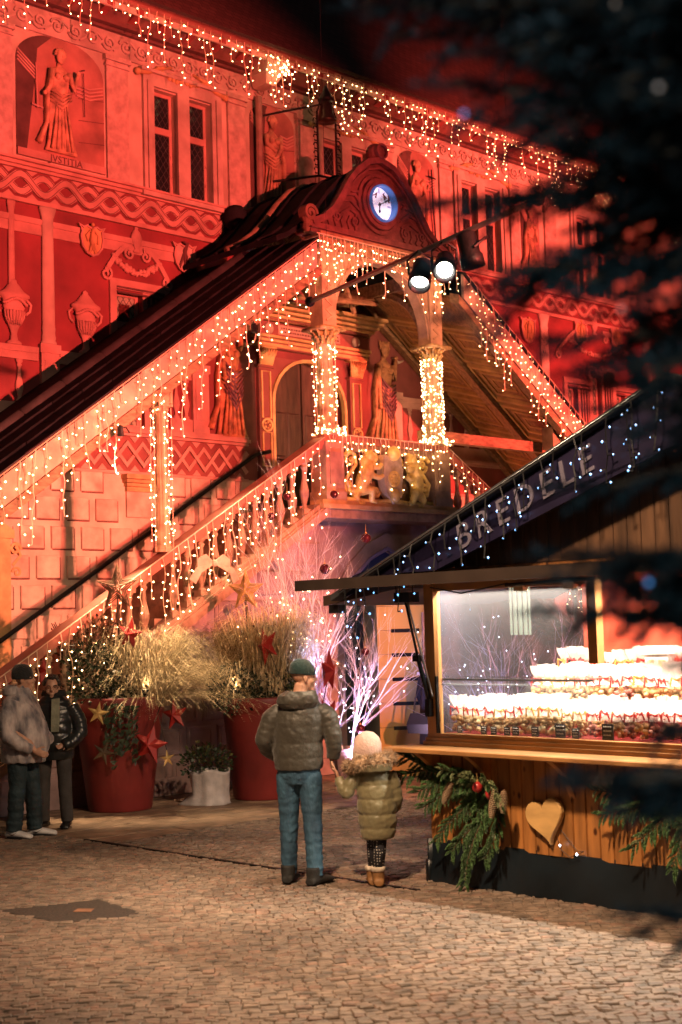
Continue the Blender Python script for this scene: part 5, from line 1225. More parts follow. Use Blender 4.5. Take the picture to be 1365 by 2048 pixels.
for lab, p, aim, w in (('small warm uplight among the grass of the left planter', (-2.30, 16.42, 1.36), (-2.0, 16.9, 2.2), 9), ('small warm uplight hidden in the middle planter', (-1.35, 17.15, 1.30), (-1.0, 17.6, 2.3), 8)):
    fl = thing('plant_uplight', lab, 'floodlight', p, 0, 'uplights in the planters')
    mb = MB(); mb.lathe([(.03,-.06),(.045,-.02),(.045,.02),(.03,.02)], 10); mb.build('lamp_body', IRON, fl)
    mb = MB(); mb.lathe([(.002,.021),(.032,.021),(.032,.026),(.002,.027)], 10); mb.build('lamp_lens', em('uplight_lens', (1.0,.7,.4), 2), fl)
    lamp('plant_uplight_beam', 'SPOT', Vector(p)+Vector((0,0,.05)), aim, w, (1.0,.70,.38), .04, 150, .6)

for lab, (lx, ly, lz), aim, w in (('added spot lamp under the left eaves brightening the pampas grass', (-1.9, -.45, ze(-1.9)-.55), (-2.45, 16.6, 1.7), 1300), ('added spot lamp under the left eaves brightening the middle planter', (.2, -.45, ze(.2)-.55), (-1.0, 17.3, 1.9), 1000)):  # lamps added to brighten the planter grass from above
    p = HW_(lx, ly, lz); d = (Vector(aim)-p).normalized()
    fl = thing('added_eaves_spot', lab, 'floodlight', p, 0, 'added spot lamps under the eaves'); fl.rotation_mode = 'QUATERNION'; fl.rotation_quaternion = d.to_track_quat('Z', 'Y')
    mb = MB(); mb.lathe([(.02,-.10),(.035,-.08),(.04,.03),(.034,.03)], 10); mb.build('lamp_body', IRON, fl)
    mb = MB(); mb.tube([(0,.0,-.06),(0,.10,-.08),(0,.16,-.02)], .008, 5); mb.build('lamp_arm', IRON, fl)
    lamp('added_eaves_beam', 'SPOT', p + d*.06, aim, w, (1.0,.70,.40), .04, 48, .8)
# ------------------------------------------------------------------ market stall (local axes: x along its front, y into the stall)
SX, SY, SA = .6633, 11.5415, R(-46.5)
stall = thing('market_stall', 'wooden market chalet selling bagged biscuits behind glass under its open shutter', 'market stall', (SX, SY, 0), SA)
WS, DS = 5.4, 2.4
PLK = pm('varnished_pine_plank', (0.40,0.165,0.045), 0.42, 0.22, 2.6, 0.15, 14, stretch=(5,5,.7), knots=9)
PLD = pm('dark_gable_plank', (0.11,0.055,0.028), 0.5, 0.25, 2.6, 0.15, 14, stretch=(5,5,.7))
FRM = pm('pine_frame', (0.42,0.20,0.07), 0.4, 0.18, 2.6, 0.12, 14)
DKB = pm('dark_brown_shutter', (0.028,0.018,0.014), 0.45, 0.2, 3, 0.1)
TARP = pm('dark_blue_tarpaulin', (0.006,0.011,0.016), 0.38, 0.3, 2, 0.25, 5)
mb = MB(); n_ = 40
rows = []
for z, o in ((.0, -.05), (.06, -.045), (.20, -.025), (.335, -.012)):
    rows.append([(-.02+(WS+.04)*i/n_, o + .010*math.sin(i*1.3+z*7)+jit(.004), z) for i in range(n_+1)])
V = [p for r in rows for p in r]; F_ = [(i*(n_+1)+j, i*(n_+1)+j+1, (i+1)*(n_+1)+j+1, (i+1)*(n_+1)+j) for i in range(3) for j in range(n_)]
mb.add(V, F_); mb.box(-.02, 0, -.05, DS, 0, .335); mb.box(-.04, -.0, -.055, .3, 0, .17); mb.build('skirt_sheet', TARP, stall, True)
x = 0; i = 0
while x < WS:
    w = .118; m1 = MB(); m1.add([(x+.002,0,.31),(x+w-.002,0,.31),(x+w-.002,0,1.05),(x+.002,0,1.05),(x+.008,-.016-jit(.002),.31),(x+w-.008,-.016,.31),(x+w-.008,-.016,1.05),(x+.008,-.016-jit(.002),1.05)],
        [(4,5,6,7),(0,1,5,4),(1,2,6,5),(2,3,7,6),(3,0,4,7)])
    o = m1.build('front_plank', PLK, stall); x += w; i += 1
mb = MB(); mb.box(0, WS, .0, .03, .30, 1.05); mb.box(0, .03, .03, DS, .30, 1.05); mb.box(WS-.03, WS, .03, DS, .3, 2.5); mb.build('stall_carcass', FRM, stall)
y = .0
while y < DS-.1:
    m1 = MB(); m1.box(-.018, 0, y+.002, y+.116, .31, 1.05); m1.build('side_plank', PLK, stall); y += .118
mb = MB(); mb.bbox(-.20, WS+.1, -.34, .0, 1.035, 1.072, .006); mb.build('counter_board', FRM, stall)
for bx in (.10, .62, 1.42, 2.2, 3.0, 3.9):
    m1 = MB(); m1.X = Matrix.Translation((bx, 0, 0)) @ Matrix.Rotation(-math.pi/2, 4, 'Z') @ Matrix.Identity(4)
    m1.prism([(.016, .74), (.016, 1.034), (.29, 1.034), (.20, .98), (.10, .90)], -.025, .025); m1.build('counter_bracket', PLK, stall)
mb = MB(); mb.box(-.03, WS, -.05, .06, 1.072, 1.105); mb.box(-.02, WS, -.03, .06, 1.105, 1.135); mb.box(-.01, WS, -.015, .06, 1.135, 1.165); mb.build('window_sill', FRM, stall)
mb = MB()
for a, b, zb in ((.0, .10, 1.165), (1.62, 1.70, 1.72), (3.3, 3.38, 1.165), (5.2, 5.3, 1.165)): mb.box(a, b, -.02, .06, zb, 2.44)
mb.box(.10, 1.62, -.01, .05, 2.30, 2.44); mb.box(1.70, 5.2, .0, .05, 2.36, 2.44); mb.box(0, .08, DS-.1, DS, 1.05, 2.44); mb.box(.0, .08, .06, DS-.1, 2.34, 2.44); mb.build('window_post', FRM, stall)
mb = MB(); mb.box(.10, 1.62, .018, .026, 1.165, 2.30); gp = mb.build('front_glass', glass('stall_glass', (0.95,0.97,0.97), 1.7, body=(.8,.8,.85), bodymix=.02), stall)  # milky share: dirty glass plus reflection haze put into the pane colour
mb = MB(); mb.box(.10, .118, -.03, -.005, 1.17, 1.62); mb.box(.118, 1.0, .03, .04, 1.55, 1.556); mb.build('glass_edge_strip', IRON, stall)
for gx in (.95, 1.42): m1 = MB(); m1.box(gx, gx+.09, -.03, .03, 2.27, 2.33); m1.build('glass_clip', pm('pale_clip', (0.6,0.45,0.3), .5, .1), stall)
# raised shutters and their gas struts
mb = MB(); mb.hexa([(-.20,-1.20,2.335),(WS,-1.20,2.335),(WS,-.03,2.40),(-.20,-.03,2.40),(-.20,-1.20,2.37),(WS,-1.20,2.37),(WS,-.03,2.44),(-.20,-.03,2.44)]); mb.box(-.21, WS, -1.225, -1.19, 2.315, 2.395); mb.build('front_shutter', DKB, stall)
mb = MB(); mb.hexa([(-.95,-.25,2.215),(-.05,-.25,2.33),(-.05,1.9,2.33),(-.95,1.9,2.215),(-.95,-.25,2.30),(-.05,-.25,2.385),(-.05,1.9,2.385),(-.95,1.9,2.27)]); mb.build('side_shutter', pm('side_shutter_brown', (0.06,0.032,0.02), .5, .2, 3, .1), stall)
mb = MB(); mb.tube([(.05,-.04,1.40), (-.06,-.05,1.78)], .019, 8); mb.tube([(-.06,-.05,1.78), (-.17,-.06,2.24)], .011, 8); mb.build('gas_strut', IRON, stall, True)
mb = MB(); mb.tube([(.09,-.05,1.46), (-.12,-.10,2.27)], .009, 6); mb.build('strut_rod', STEEL, stall)
for q in ((-.22, -.05, -.14, -.02, 2.22, 2.30), (.02, .07, -.07, -.02, 1.30, 1.44), (-.09,-.03,-.08,-.02,1.74,1.79), (-.83,-.72,-.30,-.2,2.15,2.22)): mb = MB(); mb.box(*q); mb.build('strut_bracket', IRON, stall)
mb = MB(); mb.tube([(.15,-.1,2.33),(.5,-.12,2.27),(.95,-.1,2.33)], .006, 5); mb.tube([(1.1,-.3,2.31),(2.2,-.3,2.33)], .014, 6); mb.build('lamp_cable', IRON, stall)
# walls behind the goods
REDB = pm('red_back_panel', (0.62,0.075,0.03), 0.55, 0.08, 2, 0.05)
mb = MB(); mb.box(.74, WS-.1, 1.10, 1.14, 1.0, 2.44); mb.build('back_panel', REDB, stall)
mb = MB(); mb.box(-.0, WS, -.02, DS, 2.445, 2.475); mb.build('stall_ceiling', PLK, stall)
mb = MB(); mb.box(0, WS, .06, DS, .30, .34); mb.build('stall_floor', PLD, stall)
# gable: planks, sloping sign boards, roof
GA, GZ0, GS = 2.62, 2.43, .41
def zg(s_): return 2.54 + GS*(min(s_, 2*GA-s_)+.14)-.05
x = 0.0
while x < WS-.12:
    m1 = MB(); z1 = min(zg(x), zg(x+.118))-.06
    if z1 > 2.47: m1.bbox(x+.002, x+.116, -.03, 0, 2.475, z1, .006); m1.build('gable_plank', PLD, stall)
    x += .118
mb = MB(); mb.prism([(0, 2.475), (GA, zg(GA)-.1), (2*GA, 2.475)], 0, .03); mb.build('gable_backing', PLD, stall)
SIGN = pm('dark_violet_sign_board', (0.012,0.009,0.028), 0.38, 0.15, 3, 0.06)
mb = MB(); mb.prism([(-.62, zg(-.62)-.02), (GA, zg(GA)-.02), (GA, zg(GA)-.44), (.42, 2.45), (-.50, 2.45)][::-1], -.33, -.29); mb.build('sign_board', SIGN, stall)
mb = MB(); mb.prism([(2*GA+.62, zg(-.62)-.02), (GA, zg(GA)-.02), (GA, zg(GA)-.44), (2*GA-.42, 2.45), (2*GA+.50, 2.45)], -.33, -.29); mb.build('sign_board', SIGN, stall)
RFM = pm('black_roof_felt', (0.03,0.03,0.035), .8, .2, 5, .3)
for s_ in (0, 1):
    P = [(-.72, zg(-.72)), (GA, zg(GA)), (GA, zg(GA)+.05), (-.72, zg(-.72)+.05)]
    if s_: P = [(2*GA-a, b) for a, b in P][::-1]
    mb = MB(); mb.prism(P, -.38, DS+.2); mb.build('roof_slope', RFM, stall)
lettering('sign_lettering', 'BREDELE', .27, pm('pale_lilac_letter', (0.125,0.11,0.15), .6, .05, 4, 0), stall, (.68, -.337, 2.585), (math.pi/2, -math.atan(GS)+.02, 0), .006, space_character=1.42, shear=.2)
icicles('blue white icicle lights along the sloping sign of the stall', [(-.60, -.40, zg(-.6)+.02), (GA, -.40, zg(GA)+.02)], .15, .22, .55, BULBB, 'blue stall lights', (SX, SY, 0), SA)
# light tube over the goods
mb = MB(); mb.tube([(.25, .12, 2.41), (5.1, .12, 2.41)], .016, 8); mb.build('light_tube', em('stall_tube_glow', (1.0,0.90,0.76), 26), stall)
c, s_ = math.cos(SA), math.sin(SA)
def SW(x, y, z): return Vector((SX + x*c - y*s_, SY + x*s_ + y*c, z))
la = bpy.data.lights.new('stall_tube_light', 'AREA'); la.shape = 'RECTANGLE'; la.size = 5.0; la.size_y = .06; la.energy = 300; la.color = (1.0, .86, .68)
lo = bpy.data.objects.new('stall_tube_light', la); COL.objects.link(lo); lo.location = SW(2.66, .14, 2.385); lo.rotation_euler = (0, 0, SA)
m1 = MB(); m1.box(.11, 1.60, .05, .30, 1.60, 1.608); m1.build('glass_shelf', glass('shelf_glass', (.95,.97,.97), 1.0), stall)
m1 = MB(); m1.box(.11, 1.60, .045, .065, 1.585, 1.60); m1.build('shelf_edge_profile', STEEL, stall)
l2 = bpy.data.lights.new('shelf_led_light', 'AREA'); l2.shape = 'RECTANGLE'; l2.size = 1.4; l2.size_y = .02; l2.energy = 9; l2.color = (1.0, .88, .72)
o2 = bpy.data.objects.new('shelf_led_light', l2); COL.objects.link(o2); o2.location = SW(.86, .056, 1.58); o2.rotation_euler = (R(8), 0, SA)
m1 = MB(); m1.box(.052, .058, .07, DS-.1, 1.05, 2.34); m1.build('added_haze_sheet', glass('haze_sheet', (.9,.9,.95), 1.2, body=(.62,.60,.78), bodymix=.05), stall)  # added sheet, its lavender share puts haze behind the pane
m1 = MB(); n_ = 8
for i in range(n_): m1.box(.42+.026*i, .42+.026*(i+1)-.002, .55+.012*(i%2), .556+.012*(i%2), 1.93, 2.40)
m1.build('pale_curtain', pm('pale_teal_cloth', (.06,.08,.072), .8, .1), stall)
# stepped display and the bags of biscuits
mb = MB(); mb.box(.12, WS-.1, .06, .34, 1.0, 1.17); mb.box(.62, WS-.1, .34, .64, 1.0, 1.40); mb.box(.62, WS-.1, .64, 1.0, 1.0, 1.52); mb.build('display_step', pm('red_display_cloth', (0.35,0.03,0.03), .7, .1), stall)
BISC = [pm('biscuit_brown', (0.55,0.32,0.13), .7, .3, 20, .3, 60), pm('biscuit_pale', (0.76,0.56,0.30), .7, .25, 20, .3, 60), pm('biscuit_red_white', (0.66,0.28,0.22), .7, .5, 26, .3, 60)]
CELLO = glass('cellophane_white', (.98,.97,.96), 1.4, .12, body=(.78,.72,.68), bodymix=.45)
RIB = pm('red_ribbon', (0.55,0.03,0.03), .4, .1, 6, 0)
GRIB = pm('gold_ribbon', (0.6,0.38,0.10), .35, .1, 6, 0, metal=.4)
bags = []
for v in range(5):
    random.seed(100+v); mb = MB()
    for _ in range(16): mb.sph((jit(.040), jit(.030), random.uniform(.015,.105)), (random.uniform(.016,.024), random.uniform(.012,.02), random.uniform(.012,.02)), 6, 4)
    b1 = mb.mesh('biscuits', True); b1.materials.append(BISC[v % 3])
    mb = MB(); rings = []
    for z, r in ((.115,.050),(.135,.028),(.15,.016),(.165,.030),(.20,.052),(.235,.060)):
        rings.append([(r*(1+.28*math.sin(5*a+v))*math.cos(a), .75*r*(1+.22*math.cos(4*a+v))*math.sin(a), z+jit(.008)*(z > .2)) for a in [2*math.pi*j/14 for j in range(14)]])
    mb.loft(rings, False); b2 = mb.mesh('cellophane'); b2.materials.append(CELLO)
    mb = MB(); mb.lathe([(.012,-.008),(.021,0),(.012,.008)], 8, (0,0,.15)); mb.tube([(0,-.02,.15),(.03,-.035,.165),(.045,-.03,.12)], .006, 4); mb.tube([(0,-.02,.15),(-.03,-.035,.165),(-.04,-.03,.11)], .006, 4)
    b3 = mb.mesh('ribbon'); b3.materials.append(RIB if v != 1 else GRIB); bags.append((b1, b2, b3))
random.seed(5)
for z, y, x0, gl in ((1.172, .13, .20, 'front row of biscuit bags'), (1.172, .25, .17, 'second row of biscuit bags'), (1.402, .44, .78, 'upper row of biscuit bags'), (1.402, .56, .75, 'upper back row of biscuit bags'), (1.522, .76, .80, 'top row of biscuit bags')):
    x = x0
    lab = {'front row of biscuit bags': 'cellophane biscuit bag in the front row right behind the glass', 'second row of biscuit bags': 'cellophane biscuit bag in the second row of the lower tier',
           'upper row of biscuit bags': 'cellophane biscuit bag in the front row of the upper tier', 'upper back row of biscuit bags': 'cellophane biscuit bag in the back row of the upper tier', 'top row of biscuit bags': 'cellophane biscuit bag on the topmost step of the display'}[gl]
    nb = 0
    while x < 3.9:
        nb += 1; v = random.choice([0,1,1,0,3,4] if x < 1.5 else [2,2,3,0,1]); p = SW(x, y+jit(.012), z)
        o_ = {1:'1st',2:'2nd',3:'3rd',21:'21st',22:'22nd',23:'23rd',31:'31st',32:'32nd',33:'33rd'}.get(nb, f'{nb}th')
        t = thing('biscuit_bag', f"{o_} biscuit bag from the left post in the {gl.replace(' of biscuit bags', '')}" + (', gold ribbon' if v == 1 else ', red ribbon'), 'biscuit bag', p, SA + jit(.5), gl)
        k = random.uniform(1.08, 1.32)
        for nm, me in zip(('biscuits', 'cellophane', 'ribbon'), bags[v]): put(nm, me, t, None, None, k)
        x += random.uniform(.098, .118)
CARD = pm('black_slate_card', (0.02,0.02,0.022), .5, .1, 6, 0); CHALK = pm('white_chalk', (0.8,0.8,0.78), .8, .05, 6, 0)
for i, (x, w) in enumerate(((.27,.05),(.52,.055),(.62,.055),(.755,.055),(.84,.06),(1.03,.065),(1.27,.09),(1.41,.065),(1.70,.10))):
    t = thing('price_card', ['black price card closest to the left stall post', 'second black price card from the left stall post', 'third price card from the left stall post', 'left one of the adjoining pair of price cards', 'right one of the adjoining pair of price cards', 'price card just right of the adjoining pair', 'largest black price card left of the middle post', 'small price card right beside the largest card', 'large price card right of the middle post'][i], 'price card', SW(x, .064, 1.168), SA, 'chalk price cards'); h = w*1.0
    mb = MB(); mb.box(-w/2, w/2, -.004, .004, 0, h*1.15); mb.build('card', CARD, t)
    mb = MB()
    for r_ in range(3):
        z = h*(.92-.30*r_); xx = -w*.36
        while xx < w*(.34 - .1*(r_ == 2)):
            L = random.uniform(.006,.014); mb.ribbon([(xx, z), (xx+L*.4, z+h*.09), (xx+L*.7, z-h*.03), (xx+L, z+h*.04)], .0035, -.0065, -.004); xx += L+.003
    mb.build('handwriting', CHALK, t, fix=False)
t = thing('white_toy_house', 'small white model house standing on the biscuit display', 'ornament', SW(1.72, .74, 1.525), SA)
mb = MB(); mb.box(-.10,.10,-.06,.06,.0,.24); mb.prism([(-.13,.24),(.13,.24),(.11,.30),(-.11,.30)], -.08, .08); mb.build('house_body', pm('white_glazed_house', (.8,.76,.72), .3, .05), t)
mb = MB(); mb.box(-.08,-.02,-.064,-.06,.12,.2); mb.box(.02,.08,-.064,-.06,.12,.2); mb.build('house_window', BISC[1], t)
# shop keeper shape is not shown; twigs added behind the stall replace a reflection in the panes
random.seed(33)
twig_tree('added white twig tree behind the stall, standing in for a glass reflection', (1.78, 15.2, .2), 11, 1.0, 3, pm('violet_light_twig_tint', (0.70,0.60,0.78), .6, .1, 9, 0), .7, .45, 120, BULBW)  # violet light put into the twig colour
lamp('twig_tree_spotlight', 'SPOT', (1.55, 14.8, .3), (1.8, 15.3, 1.9), 140, (.55,.48,1.0), .05, 130, .6)  # added lamp for the stand-in twigs

# ------------------------------------------------------------------ fir garland, cones, baubles and heart on the stall front
NEED = pm('fir_needle_green', (0.09,0.18,0.062), 0.45, 0.45, 12, 0)
NEEDP = pm('frosted_fir_needle', (0.30,0.36,0.17), 0.5, 0.3, 12, 0)
TWB = pm('fir_twig_brown', (0.10,0.06,0.03), .8, .2, 10, 0)
def shoot(L, seed, mat, nn=260, nl=.027, fat=1.0):
    rs = random.Random(seed); mb = MB(); mb.k = 1
    mb.tube([(0,0,0),(L*.5,rs.uniform(-.008,.008),-.004),(L,0,-.018)], [.0045,.0035,.002], 4); mb.k = 0
    for i in range(nn):
        t = (i+rs.random())/nn; a = rs.uniform(0, 2*math.pi); p = Vector((L*t, 0, -.018*t*t)); k = math.sin(math.pi*min(1, t*.75+.22))
        d = Vector((.75, math.cos(a)*.85*fat, math.sin(a)*.85*fat)).normalized()*nl*k*rs.uniform(.8,1.2); sd = d.cross(Vector((rs.uniform(-1,1), rs.uniform(-1,1), rs.uniform(-1,1)))).normalized()*.0028
        mb.add([p-sd, p+sd, p+d*.6+sd, p+d, p+d*.6-sd], [(0,1,2,3,4)])
    me = mb.mesh('fir_sprig'); me.materials.append(mat); me.materials.append(TWB); return me
SHOOTS = [shoot(.13+.018*i, i, NEED) for i in range(4)]; SHOOTP = [shoot(.09, 9, NEEDP, 110, .024), shoot(.11, 10, NEEDP, 130, .024)]
def garland(label, mains, cx):
    g_ = thing('fir_garland', label, 'garland', (SX, SY, 0), SA)
    for pts, side, pale in mains:
        pts = [Vector(p) for p in pts]; m1 = MB(); m1.tube(pts, [.011]+[.007]*(len(pts)-2)+[.003], 6); m1.build('fir_branch', TWB, g_)
        tot = sum((b-a).length for a, b in zip(pts, pts[1:])); n = int(tot/.021)
        for i in range(n+1):
            u = i/n*tot; k = 0
            while k < len(pts)-2 and u > (pts[k+1]-pts[k]).length: u -= (pts[k+1]-pts[k]).length; k += 1
            d = (pts[k+1]-pts[k]); L = d.length; d.normalize(); p = pts[k] + d*min(u, L)
            sd = -1 if i % 2 else 1
            dv = (d*.75 + Vector((sd*side*d.z*-1.0, 0, sd*side*d.x))*.8 + Vector((jit(.2), -.22+jit(.25), -.38+jit(.2)))).normalized()
            put('fir_sprig', random.choice(SHOOTP) if random.random() < pale else random.choice(SHOOTS), g_, p, dv.to_track_quat('X', 'Z').to_euler(), random.uniform(.8,1.15)*(1-.35*i/n))
    return g_
random.seed(14)
garland('dark green fir garland with cones and red balls on the stall front', [
    ([(.60,-.07,.84),(.30,-.09,.86),(.05,-.12,.88),(-.16,-.20,.84),(-.26,-.26,.72)], 1, 0), ([(.10,-.10,.88),(-.05,-.14,.95),(-.17,-.2,1.01)], 1, .25), ([(.62,-.07,.82),(.40,-.10,.78),(.20,-.13,.68),(.06,-.16,.60)], 1, .05),
    ([(.62,-.07,.76),(.45,-.11,.62),(.30,-.15,.48),(.20,-.17,.36)], 1, 0), ([(.70,-.07,.76),(.66,-.12,.58),(.58,-.16,.40),(.52,-.18,.22),(.50,-.20,.06)], 1, 0), ([(.75,-.07,.74),(.80,-.12,.58),(.78,-.16,.42),(.70,-.18,.26)], 1, 0),
    ([(.60,-.16,.82),(.52,-.28,.90),(.42,-.33,.93)], 1, .75), ([(.64,-.16,.82),(.66,-.28,.91),(.72,-.33,.92)], 1, .8), ([(.70,-.16,.80),(.82,-.26,.86),(.92,-.28,.79),(.94,-.26,.70)], 1, .65), ([(.60,-.05,.80),(.70,-.11,.72),(.62,-.14,.62)], 1, 0), ([(.55,-.05,.80),(.46,-.10,.70),(.52,-.13,.56)], 1, 0),
    ([(.3,-.06,.92),(.2,-.12,.80),(.02,-.17,.72)], 1, 0), ([(.66,-.06,.70),(.60,-.13,.52),(.42,-.17,.36),(.36,-.18,.28)], 1, 0)], .6)
garland('fir garland at the right of the stall front, partly hidden by the tree', [([(2.3,-.06,.80),(2.0,-.10,.72),(1.75,-.14,.66)], 1, .1), ([(2.35,-.06,.76),(2.15,-.12,.58),(2.02,-.15,.46)], 1, .1), ([(2.4,-.06,.74),(2.4,-.12,.52),(2.34,-.15,.36)], 1, .1), ([(2.4,-.06,.8),(2.5,-.12,.66),(2.6,-.15,.5)], 1, .1), ([(2.0,-.05,.74),(1.85,-.1,.82),(1.70,-.14,.83)], 1, .1)], 2.3)
CONE = pm('fir_cone_brown', (0.13,0.06,0.025), .6, .25, 14, .2); CONET = pm('fir_cone_tip', (0.75,0.58,0.38), .6, .15, 14, 0)
def cone(label, p, L, tilt):
    t = thing('fir_cone', label, 'fir cone', SW(*p), SA); t.rotation_euler = (0, 0, SA); hold = bpy.data.objects.new('cone_core', None)
    bpy.data.objects.remove(hold); mb = MB(); X = Matrix.Rotation(tilt, 4, 'Y'); mb.X = X; n = 15
    mb.lathe([(.006,0),(.022,-L*.15),(.026,-L*.45),(.020,-L*.8),(.004,-L)], 10)
    for i in range(n):
        u = (i+.5)/n; r = .034*math.sin(math.pi*(.12+.80*u))**.7; z = -L*u; m = 10
        for j in range(m):
            a = 2*math.pi*(j+.5*(i%2))/m; cx_, cy_ = math.cos(a), math.sin(a); sx_, sy_ = -cy_*.012, cx_*.012
            mb.k = 0; mb.add([(cx_*.012, cy_*.012, z), (cx_*r+sx_, cy_*r+sy_, z-L*.045), (cx_*r-sx_, cy_*r-sy_, z-L*.045), (cx_*r*.7, cy_*r*.7, z-L*.06)], [(0,1,2),(3,2,1)])
            mb.k = 1; mb.add([(cx_*r+sx_, cy_*r+sy_, z-L*.045), (cx_*r-sx_, cy_*r-sy_, z-L*.045), (cx_*(r-.001), cy_*(r-.001), z-L*.085)], [(0,1,2)])
    mb.build('cone_scales', [CONE, CONET], t, fix=False)
cone('single fir cone hanging left of the red balls on the garland', (.44,-.24,.83), .19, R(28)); cone('longer of two paired fir cones beside the heart', (.90,-.26,.82), .23, R(14)); cone('shorter of two paired fir cones beside the heart', (.96,-.24,.80), .17, R(6))
BALLR = pm('matt_red_ball', (0.42,0.03,0.03), .35, .1, 5, .02)
for lab, x, z in (('left red ball on the fir garland', .69, .80), ('right red ball on the fir garland touching the cones', .82, .755)):
    t = thing('red_ball', lab, 'bauble', SW(x, -.23, z), SA); mb = MB(); mb.sph((0,0,0), .042, 16, 12); mb.build('ball', BALLR, t, True); mb = MB(); mb.lathe([(.010,0),(.010,.014),(.002,.016),(.002,.07)], 6, (0,0,.04)); mb.build('cap', GOLDS, t)
t = thing('wooden_heart', 'large pale wooden heart fixed on the stall planks beside the garland', 'heart', SW(1.19, -.05, .585), SA)
hp = []
for i in range(40):
    a = 2*math.pi*i/40; hp.append((.172*math.sin(a)**3*1.0, .0108*(13*math.cos(a)-5*math.cos(2*a)-2*math.cos(3*a)-math.cos(4*a))*1.06))
rt = R(14); hp = [(a*math.cos(rt)-b*math.sin(rt), a*math.sin(rt)+b*math.cos(rt)) for a, b in hp]
mb = MB(); n = len(hp); V = [(a, .02, b) for a, b in hp] + [(a, -.012, b) for a, b in hp] + [(a*.955, -.022, b*.955) for a, b in hp]
mb.add(V, [tuple(range(n)), tuple(range(3*n-1, 2*n-1, -1))] + [(i, n+i, n+(i+1)%n, (i+1)%n) for i in range(n)] + [(n+i, 2*n+i, 2*n+(i+1)%n, n+(i+1)%n) for i in range(n)])
mb.build('heart_board', pm('pale_heart_wood', (0.60,0.37,0.14), .5, .14, 3, .1, 14, stretch=(1,1,3)), t)
t = thing('led_wire', 'thin wire with two tiny white lights below the wooden heart', 'string lights', SW(1.3, -.04, .35), SA)
mb = MB(); mb.k = 0; mb.tube([(-.02,0,.10),(.02,-.01,.02),(.10,-.01,-.03),(.22,-.01,.02)], .003, 4); mb.tube([(.02,0,.16),(.16,0,.02),(.22,0,.02)], .003, 4); mb.k = 1; mb.octa((.02,-.02,.05), .011); mb.octa((.17,-.02,-.0), .012); mb.build('led_cable', [IRON, BULBW], t, fix=False)
# ------------------------------------------------------------------ people
def puffy(pts, rs_, n, amp=.10, seg=14, per=7, flat=1.0):
    """limb with n quilted puffs"""
    pts = [Vector(p) for p in pts]; out = []; rad = []; m = n*per
    cum = [0]
    for a, b in zip(pts, pts[1:]): cum.append(cum[-1]+(b-a).length)
    for i in range(m+1):
        u = i/m*cum[-1]; k = 0
        while k < len(pts)-2 and u > cum[k+1]: k += 1
        f = (u-cum[k])/(cum[k+1]-cum[k]); 
        # smooth corners
        q = pts[k].lerp(pts[k+1], f); out.append(q); r = rs_[k]*(1-f)+rs_[k+1]*f
        rad.append(r*(1-amp+amp*abs(math.sin(math.pi*n*i/m))**.55))
    for _ in range(3): out = [out[0]] + [(out[i-1]+out[i]*2+out[i+1])/4 for i in range(1, m)] + [out[-1]]
    return out, rad
def ringz(c, z, rx, ry, n=40, wob=0, ph=0): return [(c[0]+rx*(1+wob*math.sin(5*a+ph))*math.cos(a), c[1]+ry*(1+wob*math.cos(4*a+ph))*math.sin(a), z) for a in [2*math.pi*j/n for j in range(n)]]
def torso(mb, levels, n, amp=.05, per=7, n_seg=40, wob=.012):
    """levels: (z, cx, cy, rx, ry) bottom to top, with n quilted bands"""
    rings = []; m = n*per
    for i in range(m+1):
        u = i/m*(len(levels)-1); k = min(int(u), len(levels)-2); f = u-k; a, b = levels[k], levels[k+1]
        z, cx_, cy_, rx, ry = [a[j]*(1-f)+b[j]*f for j in range(5)]; q = 1-amp+amp*abs(math.sin(math.pi*n*i/m))**.5
        rings.append(ringz((cx_, cy_), z, rx*q, ry*q, n_seg, wob, i*.35))
    mb.loft(rings)
def head(mb, c, s=1.0, yaw=0.0, pitch=0.0):
    X = Matrix.Translation(c) @ Matrix.Rotation(yaw, 4, 'Z') @ Matrix.Rotation(pitch, 4, 'X') @ Matrix.Scale(s, 4); o = mb.X; mb.X = X
    mb.sph((0,-.012,.035), (.076,.094,.086), 18, 12); mb.sph((0,.018,-.035), (.062,.068,.080), 16, 10); mb.sph((0,.062,-.092), (.030,.026,.024), 10, 7)
    mb.tube([(0,.085,.022),(0,.106,-.012),(0,.108,-.026)], [.010,.014,.017], 8); mb.sph((0,.09,-.028), (.021,.016,.012), 8, 6)
    mb.sph((0,.082,-.060), (.026,.014,.008), 8, 5); mb.sph((0,.080,-.070), (.022,.014,.008), 8, 5)
    for q in (-1, 1):
        mb.sph((q*.078,-.005,-.012), (.010,.020,.032), 8, 7); mb.sph((q*.034,.072,.020), (.026,.016,.012), 8, 6); mb.sph((q*.042,.060,-.030), (.026,.026,.024), 8, 6)
    mb.tube([(0,-.015,-.06),(0,-.03,-.17)], [.056,.062], 12); mb.X = o
